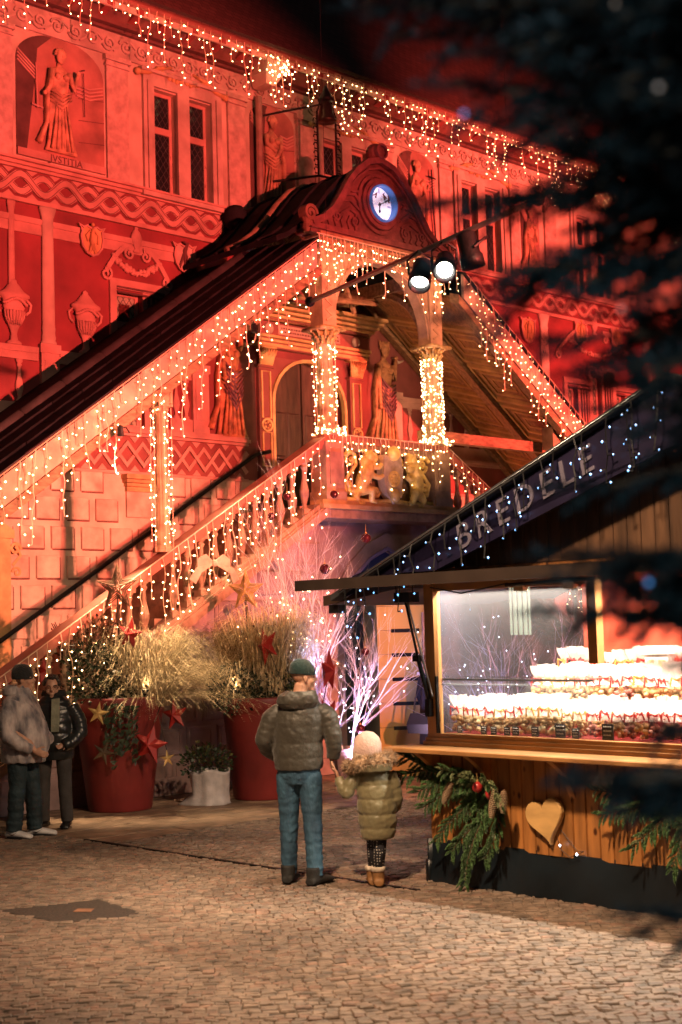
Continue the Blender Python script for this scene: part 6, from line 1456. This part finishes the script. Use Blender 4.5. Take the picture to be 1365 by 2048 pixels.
def eyes(parent, c, s, yaw, pitch, glasses=False):
    X = Matrix.Translation(c) @ Matrix.Rotation(yaw, 4, 'Z') @ Matrix.Rotation(pitch, 4, 'X') @ Matrix.Scale(s, 4)
    mb = MB(); mb.X = X
    for q in (-1, 1): mb.sph((q*.033,.078,.005), (.0085,.006,.005), 8, 6)
    mb.build('eye', pm('eye_dark', (0.05,0.035,0.03), .2, .1, 4, 0), parent, True)
    mb = MB(); mb.X = X
    for q in (-1, 1): mb.tube([(q*.015,.092,.027),(q*.034,.091,.033),(q*.054,.074,.027)], .005, 5)
    mb.build('eyebrow', HAIRD, parent)
    if glasses:
        mb = MB(); mb.X = X
        for q in (-1, 1):
            mb.tube([(q*.036+.027*math.cos(a), .098, .004+.020*math.sin(a)) for a in [2*math.pi*j/14 for j in range(14)]], .0017, 4, closed=True, ref=(0,1,0)); mb.tube([(q*.062,.096,.008),(q*.082,.0,.008)], .003, 4)
        mb.tube([(-.01,.098,.008),(.01,.098,.008)], .003, 4); mb.build('glasses', IRON, parent)
def hand(mb, w, d, s=1.0, curl=.6, side=1, up=(0,1,0)):
    """palm, four bent fingers and a thumb; d points along the palm"""
    d = Vector(d).normalized(); n_ = Vector(up); n_ = (n_-d*n_.dot(d)).normalized(); e = d.cross(n_)*side; w = Vector(w)
    mb.tube([w, w+d*.05*s, w+d*.085*s], [.026*s,.036*s,.032*s], 10, .55, ref=tuple(n_))
    for i, L in enumerate((.062,.070,.066,.052)):
        b = w + d*.08*s + e*(.026-.0175*i)*s; f1_ = b + (d*math.cos(curl*.5)+n_*math.sin(curl*.5))*L*.45*s; f2_ = f1_ + (d*math.cos(curl*1.4)+n_*math.sin(curl*1.4))*L*.32*s; f3_ = f2_ + (d*math.cos(curl*2.2)+n_*math.sin(curl*2.2))*L*.25*s
        mb.tube([b-d*.02*s, b, f1_, f2_, f3_], [.009*s,.0095*s,.009*s,.008*s,.006*s], 7)
    t0 = w + d*.025*s + e*.026*s; mb.tube([t0, t0+(d*.6+e*.7)*.035*s, t0+(d*1.0+e*.75+n_*.3)*.058*s], [.012*s,.011*s,.008*s], 7)
SKIN = pm('skin', (0.52,0.28,0.19), .5, .12, 14, .08, 60); HAIRD = pm('dark_hair', (0.035,0.022,0.016), .5, .4, 40, .3, 90, stretch=(1,1,.3))
def shoe(mb, p, yaw, L=.29, h=.085, w=.05, shaft=0.0):
    o = mb.X; mb.X = Matrix.Translation(p) @ Matrix.Rotation(yaw, 4, 'Z')
    prof = [(-.08,.040,.05),(-.05,.048,h),(.02,.050,h*.95),(L*.35,.054,h*.72),(L*.55,.056,h*.58),(L*.68,.046,h*.48),(L*.73,.02,h*.36)]
    mb.loft([[(w/.05*ww*math.cos(a), y, max(0.004, .004+hh*.5+hh*.5*math.sin(a))) for a in [2*math.pi*j/14 for j in range(14)]] for y, ww, hh in prof])
    if shaft: mb.tube([(0,-.02,h*.4),(0,-.025,h+shaft)], [.052*w/.05,.056*w/.05], 12)
    mb.X = o
def cloth(name, col, rough=.7, bump=.35, bs=22, var=.14, stretch=None, sheen=.2, scale=5): return pm(name, col, rough, var, scale, bump, bs, sheen=sheen, stretch=stretch)
def wrinkle(o, st, size, nm):
    tx = bpy.data.textures.new(nm, 'CLOUDS'); tx.noise_scale = size; tx.noise_depth = 3
    d = o.modifiers.new('wrinkle', 'DISPLACE'); d.texture = tx; d.strength = st; d.mid_level = .5; return o

# ---- the man, seen from behind, holding the child's hand
man = MB(); man.tube([(-.02,0,.86),(-.02,0,1.2),(0,-.01,1.40),(.01,0,1.52)], [.12,.13,.10,.06], 12)
head(man, (.025,.035,1.64), 1.0, R(-66), R(-4)); HW = (.235,.02,.99)
man.tube([(.18,0,1.40),(.245,-.02,1.17),(.24,.015,1.0),HW], [.05,.042,.034,.028], 10); hand(man, HW, (.12,-.02,-1), 1.05, .55, 1, (1,.1,.1))
for hx, fx, fy in ((-.115,-.135,.06),(.055,.085,-.06)): man.tube([(hx*.8,0,.90),((hx+fx)/2,fy/2+.018,.46),(fx,fy,.12)], [.05,.04,.03], 10)
man = man.build('person', SKIN, None, True); man.location = (-.37, 11.55, 0); man.rotation_euler = (0,0,R(-6)); rem(man, .007, 3)
tag(man, 'man in olive puffer jacket, green beanie and jeans holding the child by the hand', 'person')
JK = cloth('olive_brown_puffer', (0.045,0.040,0.030), .5, .6, 13, .14)
mb = MB(); torso(mb, [(.905,-.03,0,.192,.150),(1.0,-.03,0,.205,.158),(1.12,-.03,0,.205,.158),(1.25,-.02,-.005,.222,.165),(1.35,-.005,-.01,.215,.150),(1.42,0,-.01,.172,.125),(1.47,.003,-.01,.125,.105),(1.52,.005,-.005,.09,.09)], 7, .038)
for pts, rr in (([(.150,-.01,1.385),(.222,-.02,1.32),(.262,-.03,1.16),(.262,.0,1.06),(.248,.015,.985)], [.070,.082,.072,.062,.052]), ([(-.155,-.01,1.385),(-.235,-.02,1.32),(-.305,-.03,1.15),(-.285,.05,1.06),(-.215,.11,1.0)], [.070,.082,.072,.062,.054])):
    p, r = puffy(pts, rr, 10, .06); mb.tube(p, r, 16)
jk = mb.build('jacket', JK, man, True); rem(jk, .009, 2); wrinkle(jk, .012, .04, 'jacket_wrinkles')
mb = MB(); mb.loft([ringz((0,-.02),1.40,.10,.09,30,.02), ringz((-.01,-.075),1.39,.135,.085,30,.04,1), ringz((-.015,-.105),1.44,.165,.095,30,.06,2), ringz((-.005,-.09),1.50,.158,.105,30,.06,3), ringz((.01,-.035),1.54,.120,.105,30,.04,4), ringz((.015,-.0),1.51,.09,.09,30,0)])
hd = mb.build('hood', JK, man, True); rem(hd, .010, 3); wrinkle(hd, .02, .05, 'hood_wrinkles')
JEANS = pm('blue_denim', (0.035,0.095,0.155), .75, .28, 5, .4, 40, col2=(0.018,0.05,0.09), stretch=(2,2,.6))
mb = MB(); torso(mb, [(.79,-.03,0,.130,.095),(.85,-.03,0,.160,.120),(.90,-.03,0,.170,.128),(.97,-.03,0,.165,.125)], 1, .0)
def legs(mb, L, hipw, r0, r1, r2, crumple=.012, z0=.95):
    for hx, fx, fy in L:
        pts = []; rad = []
        for i in range(33):
            u = i/32; z = z0*(1-u)+.07*u; x = hx*(1-u)+fx*u; y = fy*u + .018*math.sin(math.pi*u)*1.2
            pts.append((x, y, z)); rr = r0*(1-u*2)+r1*u*2 if u < .5 else r1*(2-2*u)+r2*(2*u-1)
            if u < .16: rr *= .62 + .38*math.sin(math.pi/2*u/.16)
            rad.append(rr + crumple*.5*(math.sin(i*2.3+hx*40)*(u**2) + .5*math.sin(i*1.1)*(abs(u-.5) < .12)))
        mb.tube(pts, rad, 16)
legs(mb, ((-.115,-.138,.07),(.055,.092,-.07)), 0, .108, .078, .062, .009)
j = mb.build('jeans', JEANS, man, True); rem(j, .009, 2); wrinkle(j, .014, .04, 'jeans_wrinkles')
BOOT = pm('dark_suede_boot', (0.022,0.022,0.022), .75, .3, 12, .3)
for nm, p, yw in (('boot', (-.14,.06,0), R(-4)), ('boot', (.09,-.07,0), R(-28))):
    mb = MB(); shoe(mb, p, yw, .30, .095, .054, .05); b = mb.build(nm, BOOT, man, True); rem(b, .008, 2)
mb = MB(); X = Matrix.Translation((.025,.035,1.64)) @ Matrix.Rotation(R(-66), 4, 'Z') @ Matrix.Rotation(R(-6), 4, 'X'); mb.X = X
mb.loft([ringz((0,-.012),.018+.0,.086,.104,24), ringz((0,-.014),.022,.092,.110,24), ringz((0,-.016),.06,.092,.110,24), ringz((0,-.02),.10,.080,.096,24), ringz((0,-.024),.135,.052,.064,24), ringz((0,-.026),.147,.015,.018,24)])
mb.build('beanie', pm('dark_green_knit', (0.006,0.032,0.032), .85, .15, 9, .5, 70, sheen=.3), man, True)
eyes(man, (.025,.035,1.64), 1.0, R(-66), R(-4))

# ---- the child
ch = MB(); ch.tube([(.03,0,.5),(.02,0,.8),(0,0,.92),(-.02,0,1.0)], [.07,.08,.06,.04], 10); head(ch, (-.03,.02,1.075), .84, R(18), R(8))
CW = (-.262,.03,.838); ch.tube([(-.12,0,.86),(-.19,-.03,.735),CW], [.03,.026,.02], 8); hand(ch, CW, (-.25,.05,1), .72, .7, -1, (-1,.1,0))
ch.tube([(.005,.03,.5),(.0,.035,.28),(-.005,.045,.11)], [.04,.034,.028], 8); ch.tube([(.055,-.02,.5),(.048,-.015,.28),(.03,-.01,.11)], [.04,.034,.028], 8)
ch = ch.build('person', SKIN, None, True); ch.location = (.18, 11.38, 0); rem(ch, .0065, 3); tag(ch, 'small child in long olive quilted coat with fur hood and pale pink hat', 'person')
CO = cloth('olive_green_child_coat', (0.17,0.148,0.078), .42, .35, 16, .12)
mb = MB(); torso(mb, [(.365,.035,0,.128,.112),(.45,.04,0,.150,.125),(.56,.04,0,.158,.13),(.68,.035,0,.158,.128),(.79,.03,0,.148,.12),(.88,.02,0,.138,.108),(.955,.01,0,.085,.075)], 6, .085)
p, r = puffy([(-.105,-.005,.875),(-.165,-.03,.80),(-.20,-.045,.725),(-.225,-.02,.755),(-.258,.025,.845)], [.062,.058,.055,.050,.040], 5, .12); mb.tube(p, r, 14)
p, r = puffy([(.135,0,.875),(.178,-.01,.78),(.196,.0,.67),(.175,.06,.58)], [.060,.056,.052,.046], 5, .12); mb.tube(p, r, 14)
o = mb.build('quilted_coat', CO, ch, True); rem(o, .008, 2); wrinkle(o, .012, .035, 'coat_wrinkles')
mb = MB(); mb.loft([ringz((.0,-.03),.90,.11,.085,26), ringz((.0,-.06),.90,.165,.12,26,.02), ringz((0,-.055),.955,.175,.13,26,.02), ringz((-.01,-.01),.995,.13,.11,26), ringz((-.01,0),.97,.085,.08,26)]); o = mb.build('hood', CO, ch, True); rem(o, .009, 3)
FUR = pm('beige_fur', (0.50,0.33,0.20), .8, .35, 20, 0); mb = MB()
for i in range(4200):
    a = random.uniform(0, 2*math.pi); b = random.uniform(0, 2*math.pi); cr = .045
    c = Vector((-.01+.165*math.cos(a), -.03+.125*math.sin(a), .962+.028*math.cos(a)+.02*math.sin(a)*-1)); nrm = Vector((math.cos(a)*math.cos(b), math.sin(a)*math.cos(b), math.sin(b)))
    p = c + nrm*cr*.75; d = (nrm + Vector((jit(.6), jit(.6), jit(.6)-.1))).normalized()*random.uniform(.03,.06); sd = d.cross(Vector((jit(1),jit(1),jit(1)))).normalized()*.0025
    mb.add([p-sd, p+sd, p+d], [(0,1,2)])
mb.tube([(-.01+.165*math.cos(a), -.03+.125*math.sin(a), .962+.028*math.cos(a)-.02*math.sin(a)) for a in [2*math.pi*j/20 for j in range(20)]], .040, 8, closed=True)
o = mb.build('fur_trim', FUR, ch, False, fix=False); tag(o, kind='stuff')
TIGHT = bpy.data.materials.new('dotted_tights'); TIGHT.use_nodes = True; n = TIGHT.node_tree.nodes; l = TIGHT.node_tree.links
vo_ = n.new('ShaderNodeTexVoronoi'); vo_.inputs['Scale'].default_value = 46; vo_.inputs['Randomness'].default_value = .35; tc = n.new('ShaderNodeTexCoord'); l.new(tc.outputs['Object'], vo_.inputs['Vector'])
rp = n.new('ShaderNodeValToRGB'); rp.color_ramp.elements[0].position = .22; rp.color_ramp.elements[0].color = (.5,.48,.45,1); rp.color_ramp.elements[1].position = .28; rp.color_ramp.elements[1].color = (.012,.012,.018,1); l.new(vo_.outputs['Distance'], rp.inputs[0]); l.new(rp.outputs[0], n['Principled BSDF'].inputs['Base Color']); n['Principled BSDF'].inputs['Roughness'].default_value = .8
mb = MB(); mb.tube([(.005,.03,.50),(.0,.035,.28),(-.005,.045,.11)], [.062,.052,.040], 12); mb.tube([(.055,-.02,.50),(.048,-.015,.28),(.03,-.01,.11)], [.062,.052,.042], 12); mb.build('tights', TIGHT, ch, True)
TAN = pm('tan_boot', (0.32,0.155,0.055), .6, .2, 10, .25); CUFF = pm('cream_cuff', (0.6,0.5,0.40), .9, .15, 20, .4)
for p in ((-.012,.05,0), (.03,-.01,0)):
    mb = MB(); shoe(mb, p, R(4), .19, .075, .046, .06); b = mb.build('boot', TAN, ch, True); rem(b, .007, 2)
    mb = MB(); mb.lathe([(.048,-.012),(.060,0),(.060,.022),(.05,.03),(.042,.02)], 14, (p[0], p[1]-.024, .125)); mb.build('boot_cuff', CUFF, ch, True)
PINK2 = pm('pale_pink_knit', (0.74,0.50,0.43), .85, .14, 7, .45, 60, sheen=.3)
mb = MB(); mb.X = Matrix.Translation((-.03,.02,1.075)) @ Matrix.Rotation(R(18), 4, 'Z') @ Matrix.Rotation(R(10), 4, 'X')
mb.loft([ringz((0,-.01),-.075,.090,.098,24), ringz((0,-.012),-.070,.105,.114,24), ringz((0,-.012),-.02,.114,.122,24), ringz((0,-.014),.04,.112,.120,24), ringz((0,-.016),.088,.092,.10,24), ringz((0,-.018),.122,.055,.062,24), ringz((0,-.018),.134,.014,.016,24)]); mb.build('knit_hat', PINK2, ch, True)
mb = MB(); mb.X = Matrix.Translation((-.03,.02,1.075)) @ Matrix.Rotation(R(18), 4, 'Z') @ Matrix.Rotation(R(10), 4, 'X')
mb.loft([[((.113+.003*(j%2))*math.cos(2*math.pi*j/48), -.012+(.122+.003*(j%2))*math.sin(2*math.pi*j/48), z) for j in range(48)] for z in (-.078,-.07,-.035,-.028)]); mb.build('hat_cuff', pm('cream_knit_cuff', (0.80,0.62,0.46), .9, .12, 8, .4, 60), ch)
mb = MB(); mb.loft([ringz((-.02,.0),.965,.085,.085,20), ringz((-.02,.0),1.0,.092,.09,20,.03), ringz((-.025,.005),1.03,.075,.08,20)]); mb.build('scarf', pm('pink_scarf', (0.68,0.45,0.42), .85, .15, 8, .4), ch, True)
eyes(ch, (-.03,.02,1.075), .84, R(18), R(8))

# ---- the couple at the left
pl = MB(); pl.tube([(0,0,.86),(0,0,1.2),(0,-.01,1.42),(0,.0,1.52)], [.13,.14,.10,.06], 12); head(pl, (0,.045,1.595), 1.0, R(12), R(-2)); HW = (.18,.24,.88)
pl.tube([(.20,0,1.38),(.25,.0,1.10),(.20,.20,.96),HW], [.05,.042,.034,.028], 10); hand(pl, HW, (-.15,.9,-.35), 1.05, .5, 1, (-1,.1,-.2))
for hx, fx, fy in ((-.10,-.10,.10),(.09,.095,-.04)): pl.tube([(hx*.8,0,.90),((hx+fx)/2,fy/2+.018,.46),(fx,fy,.12)], [.05,.04,.03], 10)
pl = pl.build('person', SKIN, None, True); pl.location = (-3.34, 14.66, 0); pl.rotation_euler = (0,0,R(-104)); rem(pl, .008, 3); tag(pl, 'stout man in mottled grey jacket, black beanie and white trainers', 'person')
GJ = pm('mottled_grey_jacket', (0.50,0.42,0.40), .7, .3, 11, .5, 20, col2=(0.075,0.075,0.10), stretch=(1,1,.4), sheen=.2)
mb = MB(); torso(mb, [(.755,0,.02,.215,.225),(.85,0,.04,.235,.245),(1.0,0,.055,.24,.25),(1.15,0,.04,.235,.225),(1.30,0,.01,.235,.185),(1.40,0,-.01,.20,.145),(1.46,0,0,.12,.11),(1.51,0,.01,.10,.10)], 1, .0, 40)
mb.tube(*puffy([(.19,0,1.375),(.27,-.02,1.20),(.285,0,1.04),(.26,.12,.95),(.19,.22,.895)], [.092,.086,.080,.070,.058], 1, 0, 14, 30), 14); mb.tube(*puffy([(-.19,0,1.375),(-.27,0,1.20),(-.28,.05,1.04),(-.22,.22,.96)], [.092,.086,.080,.065], 1, 0, 14, 30), 14)
o = mb.build('jacket', GJ, pl, True); rem(o, .010, 2); wrinkle(o, .035, .10, 'grey_jacket_wrinkles')
mb = MB(); mb.loft([ringz((0,-.02),1.42,.11,.11,24), ringz((0,-.06),1.44,.15,.13,24,.03), ringz((0,-.065),1.50,.14,.12,24,.03), ringz((0,-.03),1.545,.105,.10,24), ringz((0,0),1.5,.09,.09,24)]); o = mb.build('hood', GJ, pl, True); rem(o, .010, 3)
mb = MB(); torso(mb, [(.76,0,.0,.13,.12),(.83,0,0,.165,.15),(.95,0,0,.18,.18)], 1, 0); legs(mb, ((-.10,-.10,.10),(.09,.095,-.04)), 0, .112, .086, .080)
o = mb.build('jeans', pm('dark_teal_denim', (0.016,0.035,0.045), .75, .3, 5, .4, 40), pl, True); rem(o, .010, 2); wrinkle(o, .02, .08, 'teal_wrinkles')
WSH = pm('white_trainer', (0.70,0.68,0.68), .5, .1, 12, .15)
for p, yw in (((-.11,.10,0), R(6)), ((.10,-.04,0), R(-12))):
    mb = MB(); shoe(mb, p, yw, .31, .095, .056, .0); b = mb.build('trainer', WSH, pl, True); rem(b, .008, 2)
    mb = MB(); mb.X = Matrix.Translation(p) @ Matrix.Rotation(yw, 4, 'Z'); mb.loft([[(.058*math.cos(a)*w_, .07+.155*math.sin(a), z) for a in [2*math.pi*j/18 for j in range(18)]] for z, w_ in ((.002,1.0),(.022,1.06))])
    for sgn in (-1, 1): mb.ribbon([(0,0),(0,0.001)], .001, 0, .001); mb.add([(sgn*.060,-.02,.05),(sgn*.060,.04,.045),(sgn*.061,.10,.075),(sgn*.060,.03,.032)], [(0,1,2,3)])
    mb.build('sole', pm('black_sole', (0.02,0.02,0.025), .7, .1), pl, fix=False)
mb = MB(); mb.X = Matrix.Translation((0,.045,1.595)) @ Matrix.Rotation(R(12), 4, 'Z'); mb.loft([ringz((0,-.014),.0,.088,.106,24), ringz((0,-.016),.01,.094,.112,24), ringz((0,-.018),.06,.095,.112,24), ringz((0,-.022),.11,.082,.098,24), ringz((0,-.028),.145,.05,.065,24), ringz((0,-.03),.155,.015,.02,24)])
mb.build('beanie', pm('black_knit', (0.012,0.012,0.013), .9, .15, 9, .5, 70, sheen=.3), pl, True); eyes(pl, (0,.045,1.595), 1.0, R(12), R(-2))
pr = MB(); pr.tube([(0,0,.82),(0,0,1.1),(0,-.01,1.32),(0,.0,1.42)], [.13,.13,.10,.06], 12); head(pr, (0,.035,1.475), .98, R(22), R(-3))
for q in (-1, 1): pr.tube([(q*.085,0,.86),(q*.115,.018,.46),(q*.135,0,.12)], [.05,.04,.03], 10); pr.tube([(q*.2,0,1.28),(q*.27,-.02,1.05),(q*.18,.12,.90)], [.045,.04,.03], 8); hand(pr, (q*.18,.12,.90), (-q*.5,.5,-.4), .9, .6, q, (0,1,.2))
pr = pr.build('person', SKIN, None, True); pr.location = (-3.13, 15.3, 0); pr.rotation_euler = (0,0,R(168)); rem(pr, .008, 3); tag(pr, 'short haired person in shiny black padded jacket, glasses and pale scarf', 'person')
BJ = pm('shiny_black_puffer', (0.016,0.018,0.018), .28, .3, 6, .35, 16)
mb = MB(); torso(mb, [(.72,0,0,.215,.175),(.85,0,.01,.23,.19),(1.0,0,.015,.23,.19),(1.14,0,.01,.225,.18),(1.26,0,0,.215,.155),(1.34,0,-.005,.17,.13),(1.40,0,0,.11,.10)], 9, .045)
for q in (-1, 1): mb.tube(*puffy([(q*.19,0,1.275),(q*.275,-.02,1.13),(q*.30,-.01,1.0),(q*.24,.09,.90),(q*.17,.15,.87)], [.088,.085,.078,.07,.06], 10, .10), 14)
o = mb.build('padded_jacket', BJ, pr, True); rem(o, .009, 2)
mb = MB(); mb.loft([ringz((0,-.02),1.34,.12,.11,24), ringz((0,-.02),1.40,.135,.125,24,.05), ringz((0,-.02),1.45,.12,.115,24,.04), ringz((0,-.0),1.43,.085,.085,24)]); mb.build('collar', pm('black_fur_collar', (0.012,0.011,0.011), .9, .3, 30, .6, 60), pr, True)
mb = MB(); mb.loft([[(-.13,.155,1.37),(-.05,.165,1.36),(-.05,.15,1.36),(-.13,.14,1.37)],[(-.15,.205,1.2),(-.065,.215,1.2),(-.065,.2,1.2),(-.15,.19,1.2)],[(-.14,.205,1.02),(-.06,.215,1.02),(-.06,.2,1.02),(-.14,.19,1.02)]]); mb.build('scarf', pm('pale_green_scarf', (0.30,0.31,0.23), .85, .15, 9, .4), pr)
mb = MB(); torso(mb, [(.76,0,.0,.165,.15),(.9,0,0,.17,.16)], 1, 0); legs(mb, ((-.11,-.14,.0),(.10,.13,.0)), 0, .10, .074, .066, .006); o = mb.build('trousers', pm('grey_trousers', (0.055,0.048,0.045), .8, .2, 8, .2, 40), pr, True); rem(o, .010, 2)
for q in (-1, 1): mb = MB(); shoe(mb, (q*.135,0,0), R(-14)*q, .27, .085, .05, .12); b = mb.build('boot', pm('black_leather_boot', (0.012,0.012,0.012), .25, .2, 8, .1), pr, True); rem(b, .008, 2)
mb = MB(); mb.X = Matrix.Translation((0,.035,1.475)) @ Matrix.Rotation(R(22), 4, 'Z')
for i in range(170):
    a = random.uniform(0, 2*math.pi); e = random.uniform(-.1, 1.5); v = Vector((math.cos(a)*math.cos(e), math.sin(a)*math.cos(e), math.sin(e)))
    if v.y > .55 and v.z < .72: continue
    mb.sph((v.x*.082, -.014+v.y*.098, .04+v.z*.088), random.uniform(.014,.024), 6, 4)
mb.build('hair', HAIRD, pr, True); eyes(pr, (0,.035,1.475), .98, R(22), R(-3), True)
# ---- woman with a handbag behind the stall
pw = MB(); pw.tube([(0,0,.8),(0,0,1.3),(0,0,1.5)], [.12,.11,.055], 12); head(pw, (0,.03,1.56), .95, R(-20))
for q in (-1, 1): pw.tube([(q*.09,0,.82),(q*.09,0,.06)], [.07,.04], 10); pw.tube([(q*.2,0,1.33),(q*.25,0,1.08),(q*.24,.1,.85)], [.045,.04,.03], 8); hand(pw, (q*.24,.1,.85), (0,.2,-1), .9, .6, q, (0,1,.2))
pw = pw.build('person', SKIN, None, True); pw.location = (1.16, 18.9, 0); pw.rotation_euler = (0,0,R(-50)); rem(pw, .009, 3); tag(pw, 'woman in dark coat with shoulder bag passing behind the stall', 'person')
mb = MB(); torso(mb, [(.45,0,0,.23,.20),(.8,0,0,.22,.18),(1.1,0,0,.20,.16),(1.3,0,0,.205,.15),(1.40,0,0,.16,.12),(1.47,0,0,.10,.09)], 1, 0)
for q in (-1, 1): mb.tube([(q*.18,0,1.34),(q*.26,0,1.1),(q*.26,.1,.88)], [.08,.07,.06], 12)
o = mb.build('coat', pm('navy_coat', (0.012,0.013,0.02), .8, .2, 8, .3), pw, True); rem(o, .012, 2)
mb = MB(); mb.loft([ringz((0,0),1.40,.16,.15,20,.05), ringz((0,0),1.47,.17,.16,20,.05), ringz((0,0),1.52,.11,.11,20,.05)]); mb.build('fur_collar', FUR, pw, True)
mb = MB(); mb.loft([ringz((0,-.06),1.38,.09,.07,18,.04), ringz((0,-.035),1.5,.105,.105,18,.03), ringz((0,-.02),1.62,.092,.11,18), ringz((0,-.02),1.68,.05,.06,18)]); mb.build('hair', pm('brown_hair', (0.12,0.06,0.03), .5, .3, 30, .3, 80), pw, True)
mb = MB(); torso(mb, [(.4,0,0,.16,.13),(.5,0,0,.16,.13)], 1, 0); legs(mb, ((-.09,-.1,0),(.09,.1,0)), 0, .09, .07, .06, 0, .5); mb.build('trousers', BJ, pw, True)
for q in (-1, 1): mb = MB(); shoe(mb, (q*.10,0,0), 0, .26, .085, .05, .1); mb.build('boot', BOOT, pw, True)
bagm = pm('black_leather_bag', (0.012,0.012,0.016), .4, .2, 8, .15)
t = thing('handbag', 'black handbag hanging on the arm of the woman in dark coat', 'handbag', (.96, 18.72, .62), R(-30))
mb = MB(); mb.loft([[(x*.16, y*.06, 0) for x, y in ((-1,-1),(1,-1),(1,1),(-1,1))], [(x*.17, y*.075, .12) for x, y in ((-1,-1),(1,-1),(1,1),(-1,1))], [(x*.13, y*.03, .26) for x, y in ((-1,-1),(1,-1),(1,1),(-1,1))]]); mb.build('bag_body', bagm, t)
mb = MB(); mb.tube([(-.10,0,.25),(-.08,.03,.45),(.02,.06,.68),(.08,.03,.45),(.10,0,.25)], .011, 6); mb.build('bag_strap', bagm, t)
# ------------------------------------------------------------------ dark fir tree close to the camera on the right
random.seed(77)
fir = thing('fir_tree', 'dark out of focus fir tree close by at the right edge', 'tree', (0.86, 1.95, 0))
mb = MB(); mb.lathe([(.11,0),(.09,1.0),(.07,2.2),(.04,3.2)], 10); mb.build('trunk', TWB, fir, True)
FN = pm('dark_fir_needle', (0.020,0.036,0.036), .6, .4, 12, 0)
FS = [shoot(.16, 40+i, FN, 90, .03) for i in range(4)]
brs = MB(); sprig = 0; tips = []
def fbranch(z, a, L, droop=None):
    droop = random.uniform(.0, .55) if droop is None else droop
    p0 = Vector((0,0,z)); d = Vector((math.cos(a), math.sin(a), .12))
    pts = [p0 + d*L*u + Vector((0,0,-droop*L*u*u)) for u in [i/5 for i in range(6)]]
    brs.tube(pts, [.016,.014,.011,.009,.006,.004], 5)
    n = max(3, int(L/.055))
    for i in range(n):
        u = .18 + .82*(i+1)/n; k = min(int(u*5), 4); p = pts[k].lerp(pts[k+1], u*5-k)
        for s in (-1, 1):
            dv = Vector((math.cos(a+s*.85+jit(.25)), math.sin(a+s*.85+jit(.25)), -.18+jit(.22)))
            tips.append((p, dv, random.uniform(.7,1.25)*(1.15-.5*u)))
    tips.append((pts[-1], d, .8))
def reach(z):
    return .34 if z < 1.5 else .40 if z < 1.65 else .44 if z < 1.86 else .30 if z < 1.99 else .44 if z < 2.15 else .49 if z < 2.42 else .58 if z < 2.7 else .66
z = 1.45
while z < 3.9:
    for k in range((15 if 2.42 < z < 2.85 else 10) if z > 1.5 else 5):
        a = random.uniform(0, 2*math.pi); fbranch(z+jit(.05), a, reach(z)*random.uniform(.62,1.0))
    z += .058
# a few longer boughs reaching over the square
for z, a, L in ((2.62, R(172), .70), (2.68, R(195), .66), (2.60, R(215), .66), (2.50, R(178), .64), (2.88, R(178), .74), (3.05, R(185), .74), (2.95, R(205), .7), (2.10, R(178), .50), (2.06, R(190), .5), (2.02, R(170), .5), (2.08, R(205), .52), (1.78, R(172), .46), (1.80, R(178), .46), (1.80, R(190), .5)): fbranch(z, a, L, .06)
brs.build('boughs', TWB, fir, True)
tips.sort(key=lambda t: (t[0]-Vector((-.86,-1.95,2.04))).length)
# the nearest sprays as parts, the rest joined
for p, dv, s in tips[:290]: put('fir_sprig', random.choice(FS), fir, p, dv.to_track_quat('X', 'Z').to_euler(), s)
mb = MB()
base = MB(); rs = random.Random(3)
for i in range(70):
    t_ = (i+rs.random())/60; a = rs.uniform(0, 6.283); p = Vector((.16*t_,0,-.018*t_*t_)); d = Vector((.75, math.cos(a)*.85, math.sin(a)*.85)).normalized()*.032*math.sin(math.pi*min(1,t_*.75+.22)); sd = d.cross(Vector((rs.uniform(-1,1),rs.uniform(-1,1),rs.uniform(-1,1)))).normalized()*.0045
    base.add([p-sd, p+sd, p+d], [(0,1,2)])
bv = [Vector(v) for v in base.v]; bf = base.f
for p, dv, s in tips[290:]:
    X = Matrix.Translation(p) @ dv.to_track_quat('X','Z').to_matrix().to_4x4() @ Matrix.Scale(s, 4); mb.add([X @ v for v in bv], bf)
o = mb.build('crown', FN, fir, fix=False); tag(o, kind='stuff')
DIM = em('needle_glint_glow', (1.0,.66,.40), .25); BDIM = em('dim_blue_led', (.1,.4,1.0), 1.0)  # warm glow stands in for glints on the needles
mb = MB()
for i in range(48):
    p, dv, s = random.choice(tips[:700]); q = p + dv*.10; mb.k = 1 if i % 9 == 0 else 0; mb.octa((q.x, q.y, q.z), .004)
t = mb.build('tree_leds_and_glints', [DIM, BDIM], None, fix=False, loc=(0.86, 1.95, 0)); tag(t, 'few dim blue fairy lights and stand-in needle glints on the dark fir tree', 'string lights')
